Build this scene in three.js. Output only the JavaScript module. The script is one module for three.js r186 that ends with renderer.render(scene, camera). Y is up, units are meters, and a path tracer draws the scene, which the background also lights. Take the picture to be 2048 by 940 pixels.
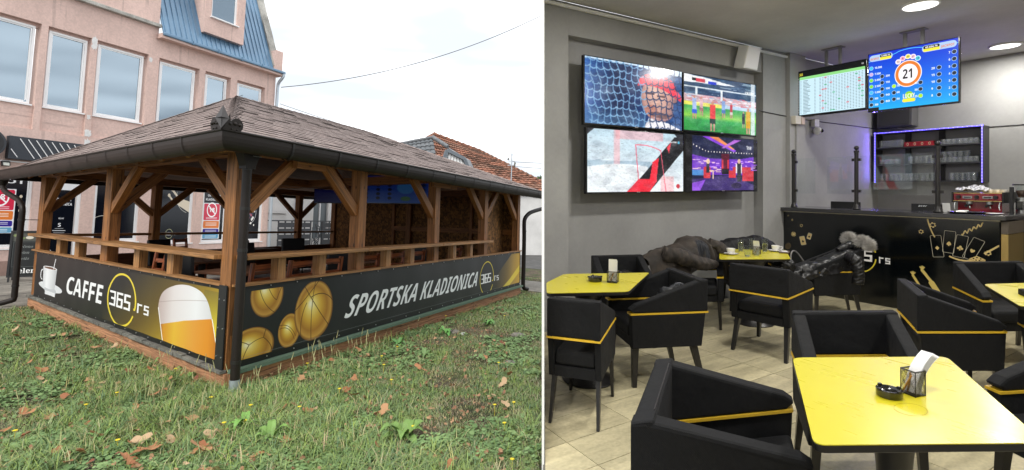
import * as THREE from 'three';
import { mergeGeometries } from 'three/addons/utils/BufferGeometryUtils.js';
import { RoundedBoxGeometry } from 'three/addons/geometries/RoundedBoxGeometry.js';
import { RectAreaLightUniformsLib } from 'three/addons/lights/RectAreaLightUniformsLib.js';

// ---------------------------------------------------------------- camera, sky, sun, exposure
const scene = new THREE.Scene();
const CAM_H = 1.5;                                   // eye height above the cafe floor, on the threshold of its side door
const camera = new THREE.PerspectiveCamera(2 * Math.atan(0.470) * 180 / Math.PI, 2048 / 940, 0.05, 600);
camera.position.set(0, CAM_H, 0);
camera.lookAt(0, CAM_H, -10);
camera.setViewOffset(2048, 940, 0, 100, 2048, 940);  // lens shifted down, as a level camera with a drop front
camera.updateProjectionMatrix();
scene.add(camera);

const renderer = new THREE.WebGLRenderer();
renderer.toneMapping = THREE.LinearToneMapping;
renderer.toneMappingExposure = 1.46;
renderer.shadowMap.enabled = true;

let seedState = 12345;
const rnd = () => { seedState = (seedState * 1664525 + 1013904223) >>> 0; return seedState / 4294967296; };
const reseed = (n) => { seedState = n >>> 0; };
const rr = (a, b) => a + (b - a) * rnd();
const clamp = (x, a = 0, b = 1) => Math.min(b, Math.max(a, x));
const mix = (a, b, t) => a + (b - a) * t;
const smooth = (a, b, x) => { const t = clamp((x - a) / (b - a)); return t * t * (3 - 2 * t); };
function hash2(x, y, s) { let h = (x * 374761393 + y * 668265263 + s * 1442695041) | 0; h = Math.imul(h ^ (h >>> 13), 1274126177); return ((h ^ (h >>> 16)) >>> 0) / 4294967296; }
function vnoise(x, y, px, py, s) {                   // value noise, periodic in px, py
  const x0 = Math.floor(x), y0 = Math.floor(y), fx = x - x0, fy = y - y0, m = (a, n) => ((a % n) + n) % n;
  const u = fx * fx * (3 - 2 * fx), v = fy * fy * (3 - 2 * fy);
  const a = hash2(m(x0, px), m(y0, py), s), b = hash2(m(x0 + 1, px), m(y0, py), s), c = hash2(m(x0, px), m(y0 + 1, py), s), d = hash2(m(x0 + 1, px), m(y0 + 1, py), s);
  return mix(mix(a, b, u), mix(c, d, u), v);
}
function fbm(x, y, px, py, s, oct = 4) { let v = 0, a = 0.5, n = 0; for (let i = 0; i < oct; i++) { v += a * vnoise(x, y, px, py, s + i * 17); n += a; a *= 0.5; x *= 2; y *= 2; px *= 2; py *= 2; } return v / n; }

// a bright overcast sky: white cloud with thinner, bluer gaps
{
  const W = 1024, H = 512, data = new Float32Array(W * H * 4);
  for (let j = 0; j < H; j++) {
    const el = ((j + 0.5) / H - 0.5) * Math.PI;
    for (let i = 0; i < W; i++) {
      const az = (i + 0.5) / W;
      const k = 1 / (Math.max(0, Math.sin(el)) + 0.28);
      const n = fbm(az * 10, k * 2.6 + 3, 10, 64, 5, 5) * 0.62 + fbm(az * 26, k * 8, 26, 256, 9, 4) * 0.38;
      const gap = smooth(0.66, 0.44, n) * 0.92, den = smooth(0.45, 0.72, n);
      const b = 1.5 + 0.18 * den;
      const o = (j * W + i) * 4;
      data[o] = mix(b, 0.57, gap); data[o + 1] = mix(b * 1.005, 0.625, gap); data[o + 2] = mix(b * 1.015, 0.69, gap); data[o + 3] = 1;
    }
  }
  const sky = new THREE.DataTexture(data, W, H, THREE.RGBAFormat, THREE.FloatType);
  sky.mapping = THREE.EquirectangularReflectionMapping; sky.magFilter = THREE.LinearFilter; sky.minFilter = THREE.LinearFilter; sky.needsUpdate = true;
  scene.background = sky; scene.environment = sky;
}
const sun = new THREE.DirectionalLight(new THREE.Color(1.0, 0.965, 0.9), 1.5);
sun.position.set(-9, 26, 14); sun.target.position.set(-3, 0, -8);
sun.castShadow = true; sun.shadow.radius = 26; sun.shadow.mapSize.set(2048, 2048);
Object.assign(sun.shadow.camera, { left: -25, right: 25, top: 25, bottom: -25, near: 1, far: 90 });
scene.add(sun, sun.target);
RectAreaLightUniformsLib.init();

// ---------------------------------------------------------------- frames
const rad = (d) => d * Math.PI / 180;
// the lawn falls away gently from the door sill: everything outdoors stands square to that slope
const SITE = new THREE.Matrix4().makeTranslation(0, CAM_H, 0)
  .multiply(new THREE.Matrix4().makeRotationZ(rad(-1.179)))
  .multiply(new THREE.Matrix4().makeRotationX(rad(-4.213)))
  .multiply(new THREE.Matrix4().makeTranslation(0, -1.55, 0));
const CORNER = [-2.4708, -4.5381], U = [0.38442, -0.92316], Vd = [-0.81643, -0.57744];
const stToSite = (s, t) => [CORNER[0] + U[0] * s + Vd[0] * t, CORNER[1] + U[1] * s + Vd[1] * t];
const siteToSt = (x, z) => { const dx = x - CORNER[0], dz = z - CORNER[1], det = U[0] * Vd[1] - Vd[0] * U[1]; return [(dx * Vd[1] - Vd[0] * dz) / det, (U[0] * dz - U[1] * dx) / det]; };
// cafe frame: a runs along the wall with the screens, b along the bar front
const RO = [3.93, -7.27], RA = [0.85599, -0.51699], RB = [0.51699, 0.85599];
const abToWorld = (a, b) => [RO[0] + RA[0] * a + RB[0] * b, RO[1] + RA[1] * a + RB[1] * b];
const ROOM_YAW = Math.atan2(-RA[1], RA[0]);          // local x = a, local z = b

// ---------------------------------------------------------------- builders
const V = (x, y, z) => new THREE.Vector3(x, y, z);
const names = {};
function numbered(n) { const k = names[n] = (names[n] ?? -1) + 1; return k ? n + '_' + String(k).padStart(3, '0') : n; }
function tag(o, label, category, group, kind) { o.userData.label = label; if (category) o.userData.category = category; if (group) o.userData.group = group; if (kind) o.userData.kind = kind; return o; }
function rigid(o, m) { m.decompose(o.position, o.quaternion, o.scale); return o; }
function thing(name, label, category, group) { const o = new THREE.Group(); o.name = numbered(name); scene.add(o); return tag(o, label, category, group); }
function onSite(o, x, y, z, yaw = 0) { return rigid(o, SITE.clone().multiply(new THREE.Matrix4().makeTranslation(x, y, z)).multiply(new THREE.Matrix4().makeRotationY(yaw))); }
function inRoom(o, a, h, b, yaw = 0) { const [x, z] = abToWorld(a, b); o.position.set(x, h, z); o.rotation.y = ROOM_YAW + yaw; return o; }
const shadows = (m) => { m.castShadow = true; m.receiveShadow = true; return m; };
function mesh(name, geo, m, parent, top = false) { const o = shadows(new THREE.Mesh(geo, m)); o.name = top || !parent || parent === scene ? numbered(name) : name; (parent ?? scene).add(o); return o; }
function dup(root, label) { const c = root.clone(); c.name = numbered(root.name.replace(/_\d{3}$/, '')); scene.add(c); c.userData = { ...root.userData, label: label ?? root.userData.label }; return c; }

function clean(g) { const n = g.index ? g.toNonIndexed() : g; for (const k of Object.keys(n.attributes)) if (!['position', 'normal', 'uv'].includes(k)) n.deleteAttribute(k); n.morphAttributes = {}; if (!n.attributes.normal) n.computeVertexNormals(); if (!n.attributes.uv) n.setAttribute('uv', new THREE.BufferAttribute(new Float32Array(n.attributes.position.count * 2), 2)); n.clearGroups(); return n; }
// uv in metres by the way a face points; v runs along the axis named long
function metreUV(g, long = 1, jitter = true) {
  const p = g.attributes.position, n = g.attributes.normal, uv = g.attributes.uv, ou = jitter ? rnd() * 7 : 0, ov = jitter ? rnd() * 7 : 0;
  for (let i = 0; i < p.count; i++) {
    const a = [Math.abs(n.getX(i)), Math.abs(n.getY(i)), Math.abs(n.getZ(i))], c = [p.getX(i), p.getY(i), p.getZ(i)];
    let k = a[0] > a[1] && a[0] > a[2] ? 0 : a[1] > a[2] ? 1 : 2, q = [0, 1, 2].filter((x) => x !== k);
    if (k === long) { uv.setXY(i, c[q[0]] + ou, c[q[1]] + ov); } else { const o = q.find((x) => x !== long); uv.setXY(i, c[o] + ou, c[long] + ov); }
  }
  return g;
}
class Geo {
  constructor() { this.g = []; }
  add(g, m) { g = clean(g); if (m) g.applyMatrix4(m); this.g.push(g); return this; }
  box(w, h, d, x = 0, y = 0, z = 0, rx = 0, ry = 0, rz = 0, bevel = 0) {
    const long = w >= h && w >= d ? 0 : h >= d ? 1 : 2;
    const b = clean(bevel ? new RoundedBoxGeometry(w, h, d, 2, bevel) : new THREE.BoxGeometry(w, h, d));
    metreUV(b, long); return this.add(b, new THREE.Matrix4().makeRotationFromEuler(new THREE.Euler(rx, ry, rz)).setPosition(x, y, z));
  }
  beam(p, q, w, h, up = V(0, 1, 0), bevel = 0) {       // bar from p to q, w across, h along up
    const d = q.clone().sub(p), L = d.length(), z = d.normalize(); let x = new THREE.Vector3().crossVectors(up, z); if (x.length() < 1e-3) x = V(1, 0, 0).cross(z).length() > 0.1 ? V(1, 0, 0) : V(0, 0, 1); x.normalize(); const y = new THREE.Vector3().crossVectors(z, x);
    const b = metreUV(clean(bevel ? new RoundedBoxGeometry(w, h, L, 2, bevel) : new THREE.BoxGeometry(w, h, L)), 2);
    return this.add(b, new THREE.Matrix4().makeBasis(x, y, z).setPosition(p.clone().add(q).multiplyScalar(0.5)));
  }
  cyl(p, q, r1, r2 = r1, seg = 14, open = false) {
    const d = q.clone().sub(p), L = d.length();
    return this.add(new THREE.CylinderGeometry(r2, r1, L, seg, 1, open), new THREE.Matrix4().makeRotationFromQuaternion(new THREE.Quaternion().setFromUnitVectors(V(0, 1, 0), d.normalize())).setPosition(p.clone().add(q).multiplyScalar(0.5)));
  }
  tube(pts, r, seg = 10, n = 40, tension = 0.5) { return this.add(new THREE.TubeGeometry(new THREE.CatmullRomCurve3(pts, false, 'catmullrom', tension), n, r, seg)); }
  lathe(pts, seg, x = 0, y = 0, z = 0, m) { const g = new THREE.LatheGeometry(pts.map(([a, b]) => new THREE.Vector2(a, b)), seg); return this.add(g, m ?? new THREE.Matrix4().makeTranslation(x, y, z)); }
  sphere(r, x, y, z, sx = 1, sy = 1, sz = 1, seg = 16) { return this.add(new THREE.SphereGeometry(r, seg, Math.max(8, seg * 0.7 | 0)), new THREE.Matrix4().makeScale(sx, sy, sz).setPosition(x, y, z)); }
  prism(pts, depth, m, holes = [], bevel = 0) {         // outline in x,y pushed along z
    const s = new THREE.Shape(pts.map(([a, b]) => new THREE.Vector2(a, b)));
    for (const h of holes) s.holes.push(new THREE.Path(h.map(([a, b]) => new THREE.Vector2(a, b))));
    const g = clean(new THREE.ExtrudeGeometry(s, bevel ? { depth: depth - 2 * bevel, bevelEnabled: true, bevelSize: bevel, bevelThickness: bevel, bevelOffset: -bevel, bevelSegments: 2 } : { depth, bevelEnabled: false }));
    if (bevel) g.translate(0, 0, bevel);
    metreUV(g, 1, false); return this.add(g, m);
  }
  quad(a, b, c, d, uv = [[0, 0], [1, 0], [1, 1], [0, 1]]) {
    const g = new THREE.BufferGeometry(), P = [a, b, c, a, c, d], T = [0, 1, 2, 0, 2, 3];
    g.setAttribute('position', new THREE.Float32BufferAttribute(P.flatMap((p) => [p.x, p.y, p.z]), 3));
    g.setAttribute('uv', new THREE.Float32BufferAttribute(T.flatMap((i) => uv[i]), 2)); g.computeVertexNormals(); return this.add(g);
  }
  geo() { return this.g.length === 1 ? this.g[0] : mergeGeometries(this.g); }
  mesh(name, m, parent) { return mesh(name, this.geo(), m, parent); }
}
const rectPts = (x0, y0, x1, y1) => [[x0, y0], [x1, y0], [x1, y1], [x0, y1]];

// ---------------------------------------------------------------- textures and materials
function tex(w, h, fn, { srgb = true, repeat = [1, 1] } = {}) {
  const d = new Uint8Array(w * h * 4);
  for (let j = 0; j < h; j++) for (let i = 0; i < w; i++) { const c = fn(i / w, j / h, i, j), o = (j * w + i) * 4; const a = Array.isArray(c) ? c : [c, c, c]; d[o] = clamp(a[0]) * 255; d[o + 1] = clamp(a[1]) * 255; d[o + 2] = clamp(a[2]) * 255; d[o + 3] = 255; }
  const t = new THREE.DataTexture(d, w, h); t.wrapS = t.wrapT = THREE.RepeatWrapping; t.magFilter = THREE.LinearFilter; t.minFilter = THREE.LinearMipmapLinearFilter; t.generateMipmaps = true;
  if (srgb) t.colorSpace = THREE.SRGBColorSpace; t.repeat.set(...repeat); t.needsUpdate = true; return t;
}
function canvasTex(w, h, draw) { const c = document.createElement('canvas'); c.width = w; c.height = h; const g = c.getContext('2d'); draw(g, w, h); const t = new THREE.CanvasTexture(c); t.colorSpace = THREE.SRGBColorSpace; t.anisotropy = 8; return t; }
const lin = (r, g, b) => new THREE.Color().setRGB(r, g, b);
const mat = (color, rough = 0.8, o = {}) => new THREE.MeshStandardMaterial({ color: Array.isArray(color) ? lin(...color) : color, roughness: rough, metalness: 0, ...o });
const phys = (color, rough, o = {}) => new THREE.MeshPhysicalMaterial({ color: Array.isArray(color) ? lin(...color) : color, roughness: rough, ...o });
const printed = (t, rough = 0.5, o = {}) => new THREE.MeshStandardMaterial({ map: t, roughness: rough, ...o });

const woodTex = tex(512, 512, (u, v) => {              // grain along v
  const w = fbm(u * 24, v * 2, 24, 2, 31, 4), f = fbm(u * 90, v * 5, 90, 5, 77, 3), b = fbm(u * 3, v * 1.0, 3, 1, 11, 3);
  const ring = 0.5 + 0.5 * Math.sin((u * 26 + w * 5) * 6.283);
  let k = 0.60 + 0.17 * ring + 0.26 * f + 0.34 * (b - 0.5); k -= 0.22 * smooth(0.66, 0.74, fbm(u * 40, v * 1.5, 40, 3, 17, 3));
  const kx = ((u * 3) % 1) - 0.5, ky = ((v * 2 + 0.37) % 1) - 0.5, kn = Math.exp(-(kx * kx * 900 + ky * ky * 1600)) * 0.45; k -= kn;
  return [k, k * 0.985, k * 0.95];
}, { repeat: [1 / 0.7, 1 / 1.4] });
const woodBump = tex(256, 256, (u, v) => fbm(u * 60, v * 3, 60, 3, 5, 3), { srgb: false, repeat: [1 / 0.7, 1 / 1.4] });
const osbTex = tex(512, 512, (u, v) => { let best = 0, tone = 0.5; for (let k = 0; k < 3; k++) { const x = u * 22 + k * 5.3, y = v * 34 + k * 3.1, a = fbm(x, y, 22, 34, 40 + k, 1), c = hash2(Math.floor(x + a * 1.6) % 22, Math.floor(y * 0.55 + a) % 19, 9 + k); if (c > best) { best = c; tone = hash2(Math.floor(x + a) % 22, Math.floor(y * 0.5 + a) % 17, 3 + k); } } const t = 0.42 + 0.42 * tone + 0.2 * (fbm(u * 70, v * 70, 70, 70, 8, 2) - 0.5); return [t, t * 0.9, t * 0.72]; }, { repeat: [0.8, 0.8] });
const stuccoTex = tex(1024, 1024, (u, v) => { const f = fbm(u * 90, v * 90, 90, 90, 2, 3), c = fbm(u * 6, v * 4, 6, 4, 6, 5), st = fbm(u * 50, v * 3, 50, 3, 14, 4); const k = 0.88 + 0.1 * (f - 0.5) + 0.10 * (c - 0.5) - 0.10 * smooth(0.6, 0.75, st) * smooth(0.45, 0.65, c); return [k, k * 0.995, k * 0.985]; }, { repeat: [1 / 3.2, 1 / 3.2] });
const fineBump = tex(512, 512, (u, v) => fbm(u * 120, v * 120, 120, 120, 51, 3), { srgb: false, repeat: [0.8, 0.8] });
const fabricTex = tex(256, 256, (u, v, i, j) => { const w = ((i + j) % 4 < 2 ? 1 : 0.86) * (0.85 + 0.3 * fbm(u * 40, v * 40, 40, 40, 3, 3)); return [w, w, w]; }, { repeat: [5, 5] });
const fabricBump = tex(512, 512, (u, v, i, j) => 0.06 * ((i + j) % 4 < 2 ? 1 : 0) + 0.9 * fbm(u * 7, v * 5, 7, 5, 3, 4), { srgb: false, repeat: [1.6, 1.6] });
const smudgeTex = tex(512, 512, (u, v) => { const a = fbm(u * 6, v * 6, 6, 6, 201, 5), b = fbm(u * 60, v * 4, 60, 4, 202, 3); return clamp(0.6 + 0.22 * (a - 0.5) + 0.12 * (b - 0.5)); }, { srgb: false, repeat: [1.3, 1.3] });
const paintTex = tex(512, 512, (u, v) => { const k = 0.93 + 0.07 * (fbm(u * 5, v * 5, 5, 5, 21, 5) - 0.5) * 2 + 0.03 * (fbm(u * 80, v * 80, 80, 80, 23, 2) - 0.5); return [k, k, k]; }, { repeat: [0.4, 0.4] });
const concreteTex = tex(512, 512, (u, v) => { const k = 0.72 + 0.4 * (fbm(u * 7, v * 7, 7, 7, 61, 6) - 0.5) + 0.2 * (fbm(u * 120, v * 120, 120, 120, 62, 2) - 0.5); return [k, k * 0.985, k * 0.95]; }, { repeat: [0.45, 0.45] });
const tileTex = tex(512, 512, (u, v) => { const g = fbm(u * 3, v * 22, 3, 22, 71, 5), f = fbm(u * 60, v * 90, 60, 90, 72, 3); const k = 0.86 + 0.26 * (g - 0.5) + 0.14 * (f - 0.5); return [k, k * 0.985, k * 0.94]; }, { repeat: [0.9, 0.9] });

const M = {
  wood: mat([0.42, 0.178, 0.056], 0.6, { map: woodTex, bumpMap: woodBump, bumpScale: 0.0012 }),
  woodRail: mat([0.50, 0.25, 0.095], 0.55, { map: woodTex, bumpMap: woodBump, bumpScale: 0.0012 }),
  woodDark: mat([0.17, 0.068, 0.03], 0.65, { map: woodTex, bumpMap: woodBump, bumpScale: 0.0012 }),
  woodBoard: mat([0.58, 0.29, 0.16], 0.75, { map: woodTex, bumpMap: woodBump, bumpScale: 0.0015 }),
  chairWood: mat([0.50, 0.14, 0.05], 0.45, { map: woodTex }),
  osb: mat([0.50, 0.29, 0.13], 0.85, { map: osbTex }),
  gutter: phys([0.017, 0.0125, 0.0105], 0.45, { specularIntensity: 0.6 }),
  gutterRing: mat([0.011, 0.009, 0.008], 0.5),
  black: mat([0.012, 0.012, 0.013], 0.5), blackGloss: phys([0.008, 0.008, 0.009], 0.18, { clearcoat: 0.6 }),
  green: mat([0.10, 0.16, 0.11], 0.7), white: mat([0.78, 0.78, 0.77], 0.5), pvc: mat([0.80, 0.80, 0.80], 0.35),
  steel: mat([0.55, 0.56, 0.57], 0.3, { metalness: 0.9 }), zinc: mat([0.45, 0.50, 0.54], 0.42, { metalness: 0.6 }),
  stucco: mat([0.84, 0.615, 0.55], 0.93, { map: stuccoTex, bumpMap: fineBump, bumpScale: 0.004 }),
  plaster: mat([0.74, 0.73, 0.71], 0.9, { map: paintTex, bumpMap: fineBump, bumpScale: 0.002 }),
  patch: mat([0.72, 0.72, 0.71], 0.95, { map: concreteTex, bumpMap: fineBump, bumpScale: 0.006 }),
  concrete: mat([0.42, 0.40, 0.37], 0.95, { map: concreteTex, bumpMap: fineBump, bumpScale: 0.003 }),
  stone: mat([0.30, 0.30, 0.28], 0.95, { map: concreteTex, bumpMap: fineBump, bumpScale: 0.004 }),
  blueMetal: phys([0.15, 0.27, 0.40], 0.38, { metalness: 0.25, clearcoat: 0.3, clearcoatRoughness: 0.3, map: paintTex }),
  windowGlass: phys([0.24, 0.30, 0.35], 0.04, { metalness: 0.75 }),
  grey: mat([0.37, 0.37, 0.366], 0.72, { map: paintTex, bumpMap: fineBump, bumpScale: 0.0006 }),
  greyNiche: mat([0.35, 0.35, 0.346], 0.72, { map: paintTex, bumpMap: fineBump, bumpScale: 0.0006 }),
  ceiling: mat([0.62, 0.61, 0.60], 0.85, { map: paintTex }),
  fabric: phys([0.0095, 0.010, 0.0115], 0.85, { map: fabricTex, bumpMap: fabricBump, bumpScale: 0.010, specularIntensity: 0.55, sheen: 0.05, sheenRoughness: 0.5, sheenColor: lin(0.2, 0.21, 0.24) }),
  legBlack: mat([0.014, 0.013, 0.013], 0.35),
  yellow: phys([0.62, 0.545, 0.018], 0.5, { roughnessMap: smudgeTex, clearcoat: 0.3, clearcoatRoughness: 0.2 }),
  piping: mat([0.74, 0.47, 0.03], 0.5), gold: mat([0.72, 0.52, 0.2], 0.28, { metalness: 0.85 }),
  glass: phys([0.96, 0.98, 0.98], 0.02, { transmission: 1, thickness: 0, ior: 1.5 }),
  cutGlass: phys([0.93, 0.95, 0.96], 0.06, { transmission: 0.9, thickness: 0, ior: 1.55 }),
  porcelain: phys([0.82, 0.81, 0.79], 0.2, { clearcoat: 0.6 }),
  anthracite: mat([0.055, 0.06, 0.068], 0.5),
};
// ================================================================ OUTDOORS: ground
const partX = (d) => 0.0619 * d;                      // foot of the door wall at distance d in front of the threshold
const bareSpots = [[-3.95, -4.25, 0.30], [-4.6, -6.3, 0.32], [-5.5, -6.3, 0.3], [-0.25, -4.15, 0.42], [-0.55, -5.0, 0.3], [-1.0, -6.3, 0.45], [-0.1, -6.6, 0.35], [-0.55, -7.3, 0.4], [-2.9, -4.1, 0.2], [-0.6, -3.75, 0.25], [-6.2, -7.0, 0.35]];
function lushness(x, z) {
  let l = fbm(x * 0.9 + 40, z * 0.9 + 40, 999, 999, 301, 4) * 0.75 + fbm(x * 4 + 40, z * 4 + 80, 999, 999, 302, 3) * 0.45;
  l = smooth(0.34, 0.66, l);
  for (const [a, b, r] of bareSpots) { const d = Math.hypot(x - a, z - b) / r + 0.5 * (fbm(x * 6 + 9, z * 6 + 50, 999, 999, 55, 2) - 0.5); l *= smooth(0.55, 1.25, d); }
  return l;
}
const soilTex = tex(1024, 1024, (u, v) => {
  const c = fbm(u * 8, v * 8, 8, 8, 91, 6), f = fbm(u * 150, v * 150, 150, 150, 92, 3), g = fbm(u * 14, v * 14, 14, 14, 93, 5), s = fbm(u * 200, v * 60, 200, 60, 95, 2);
  const k = 0.75 + 0.5 * (f - 0.5) + 0.35 * (c - 0.5), t = smooth(0.42, 0.56, g), st = smooth(0.62, 0.75, s);
  let r = mix(0.45, 0.36, t), gg = mix(0.395, 0.40, t), b = mix(0.315, 0.22, t); r = mix(r, 0.58, st * 0.5); gg = mix(gg, 0.53, st * 0.5); b = mix(b, 0.36, st * 0.5);
  return [r * k, gg * k, b * k];
}, { repeat: [1 / 3.5, 1 / 3.5] });
{
  const pts = [[-160, -30], [-1.2, -30], [0.02, 0], [partX(1.6) - 0.01, 1.6], [70, 1.6], [160, 220], [-160, 220]];   // x, distance
  const g = clean(new THREE.ShapeGeometry(new THREE.Shape(pts.map(([x, d]) => new THREE.Vector2(x, d)))));
  g.rotateX(-Math.PI / 2); metreUV(g, 1, false);
  const o = mesh('ground', g, mat([0.86, 0.84, 0.82], 1, { map: soilTex, bumpMap: fineBump, bumpScale: 0.012 }), scene); onSite(o, 0, 0, 0); tag(o, 'patchy lawn soil with bare brown spots around the gazebo', 'ground', null, 'structure');
}
function stStrip(name, s0, s1, t0, t1, h, m, label) {
  const c = [[s0, t0], [s1, t0], [s1, t1], [s0, t1]].map(([s, t]) => stToSite(s, t));
  const g = new Geo(), top = c.map(([x, z]) => V(x, h, z)), bot = c.map(([x, z]) => V(x, -0.05, z));
  g.quad(top[0], top[1], top[2], top[3]); for (let i = 0; i < 4; i++) { const j = (i + 1) % 4; g.quad(bot[i], bot[j], top[j], top[i]); }
  const q = g.geo(); q.computeVertexNormals(); metreUV(q, 1, false);
  const o = mesh(name, q, m, scene); onSite(o, 0, 0, 0); return tag(o, label, name.replace(/_/g, ' '), null, 'structure');
}
const paving = stStrip('pavement', -8, 40, 6.62, 12.1, 0.012, M.concrete, 'grey concrete pavement between the gazebo and the pink building');
{ // sawn joints of the slabs
  const jm = mat([0.10, 0.095, 0.09], 1);
  for (const t of [8.3, 10.1]) { const a = stToSite(-8, t), b = stToSite(14, t), g = new Geo().beam(V(a[0], 0.006, a[1]), V(b[0], 0.006, b[1]), 0.018, 0.022); g.mesh('joint', jm, paving); }
  for (let s = -7; s < 12; s += 2) { const a = stToSite(s, 6.63), b = stToSite(s, 12), g = new Geo().beam(V(a[0], 0.007, a[1]), V(b[0], 0.007, b[1]), 0.018, 0.022); g.mesh('joint', jm, paving); }
}
stStrip('footpath', 7.45, 9.1, -14, 6.6, 0.015, M.concrete, 'pale concrete footpath beyond the boarded end of the gazebo');
stStrip('road', 12.2, 19, -40, 60, 0.006, mat([0.16, 0.16, 0.165], 0.95, { map: concreteTex, bumpMap: fineBump, bumpScale: 0.004 }), 'grey asphalt road in front of the far white house');

// grass: tufts of bent blades
function tuft(n, h, spread, w, seed) {
  reseed(seed); const P = [], N = [];
  for (let i = 0; i < n; i++) {
    const a = rnd() * 6.283, r = Math.sqrt(rnd()) * spread, x = Math.cos(a) * r, z = Math.sin(a) * r, b = rnd() * 6.283, bend = rr(0.35, 1.35), H = h * rr(0.55, 1.1), ww = w * rr(0.7, 1.2);
    const dx = Math.cos(b), dz = Math.sin(b), sx = -dz * ww / 2, sz = dx * ww / 2, at = (k) => [x + dx * H * bend * k * k, H * (k - 0.28 * bend * k * k), z + dz * H * bend * k * k];
    const p0 = at(0), p1 = at(0.55), p2 = at(1);
    const q = (p, s) => [p[0] + sx * s, p[1], p[2] + sz * s], A = q(p0, -1), B = q(p0, 1), C = q(p1, 0.8), D = q(p1, -0.8);
    for (const v of [A, B, C, A, C, D, D, C, p2]) P.push(...v);
    for (let k = 0; k < 9; k++) N.push(-dx * 0.35, 0.94, -dz * 0.35);
  }
  const g = new THREE.BufferGeometry(); g.setAttribute('position', new THREE.Float32BufferAttribute(P, 3)); g.setAttribute('normal', new THREE.Float32BufferAttribute(N, 3)); return g;
}
const grassMat = mat([1, 1, 1], 0.8, { side: THREE.DoubleSide });
const siteInv = SITE.clone().invert();
function lawnOk(x, z) {
  const [s, t] = siteToSt(x, z);
  if (s > -0.06 && s < 7.15 && t > -0.06 && t < 6.8) return false;
  if (t > 6.55 || (s > 7.4 && s < 9.15) || s > 12.1) return false;
  const w = V(x, 0, z).applyMatrix4(SITE); if (-w.z < 5.6 && w.x > partX(-w.z) - 0.045) return false;
  if (-w.z >= 5.6 && w.x > 1.6) return false;
  return true;
}
function scatterGrass(name, geo, count, hue, seed, dens) {
  const im = new THREE.InstancedMesh(geo, grassMat, count), m = new THREE.Matrix4(), c = new THREE.Color(); let k = 0, tries = 0; reseed(seed);
  while (k < count && tries < count * 14) {
    tries++;
    const z = -1.6 - Math.pow(rnd(), 1.35) * 12.5, lim = Math.abs(z) * 1.12 + 0.6, x = -lim + rnd() * (lim + 1.5);
    if (!lawnOk(x, z)) continue; const l = lushness(x, z); if (rnd() > dens(x, z, l)) continue;
    const sc = rr(0.7, 1.25) * (0.65 + 0.5 * l); m.makeRotationY(rnd() * 6.283).scale(V(sc, sc * rr(0.75, 1.2), sc)).setPosition(x, 0, z); im.setMatrixAt(k, m);
    const [r, g, b] = hue(l); c.setRGB(r, g, b); im.setColorAt(k, c); k++;
  }
  im.count = k; im.name = numbered(name); shadows(im); scene.add(im); onSite(im, 0, 0, 0); return im;
}
const greens = (l) => { const t = rnd(), d = rnd() < 0.11 + 0.35 * (1 - l); return d ? [rr(0.36, 0.5), rr(0.32, 0.43), rr(0.18, 0.26)] : [mix(0.12, 0.275, t), mix(0.20, 0.355, t), mix(0.068, 0.135, rnd())]; };
tag(scatterGrass('grass', tuft(10, 0.046, 0.06, 0.004, 1), 56000, greens, 101, (x, z, l) => 0.1 + 0.9 * l), 'short mown green grass of the lawn before the gazebo', 'grass', null, 'stuff');
tag(scatterGrass('long_grass', tuft(8, 0.115, 0.05, 0.0044, 2), 5200, (l) => { const c = greens(1); return [c[0] * 1.1, c[1] * 1.12, c[2]]; }, 102, (x, z, l) => { const [s, t] = siteToSt(x, z), near = Math.min(Math.abs(s), Math.abs(t)); return l * (0.05 + 0.9 * Math.exp(-Math.pow((Math.hypot(s + 0.2, t + 0.2)) / 0.9, 2)) + 0.4 * smooth(0.5, 0.05, near) * (s < 2.2 && t < 2.5 ? 1 : 0.25)) + 0.25 * smooth(0.62, 0.75, fbm(x * 1.3 + 70, z * 1.3 + 70, 999, 999, 12, 3)); }), 'longer unmown grass tufts along the gazebo base', 'grass', null, 'stuff');
tag(scatterGrass('dry_straw', tuft(6, 0.03, 0.08, 0.0032, 3), 11000, () => [rr(0.32, 0.5), rr(0.27, 0.42), rr(0.14, 0.24)], 103, (x, z, l) => 0.25 + 0.5 * (1 - l)), 'dry straw and cut grass lying over the bare soil', 'straw', null, 'stuff');
{ // seed heads standing over the long grass by the corner
  const g = new Geo(); g.cyl(V(0, 0, 0), V(0.03, 0.2, 0), 0.0012, 0.0009, 4); g.cyl(V(0.03, 0.2, 0), V(0.05, 0.265, 0), 0.0045, 0.002, 5);
  const im = new THREE.InstancedMesh(g.geo(), mat([0.42, 0.40, 0.2], 0.9), 200), m = new THREE.Matrix4(); reseed(7); let k = 0;
  while (k < 200) { const big = k % 3; let s, t; if (big) { s = rr(-0.9, 1.6); t = rr(-0.9, 1.2); } else { s = rr(-2.5, 4); t = rr(-2, 3); } const [x, z] = stToSite(s, t); if (!lawnOk(x, z)) continue; m.makeRotationY(rnd() * 6.3).scale(V(1, rr(0.6, 1.25), 1)).setPosition(x, 0, z); im.setMatrixAt(k++, m); }
  im.name = 'seed_heads'; shadows(im); scene.add(im); onSite(im, 0, 0, 0); tag(im, 'pale seed heads of tall grass round the gazebo corner', 'grass', null, 'stuff');
}
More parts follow.
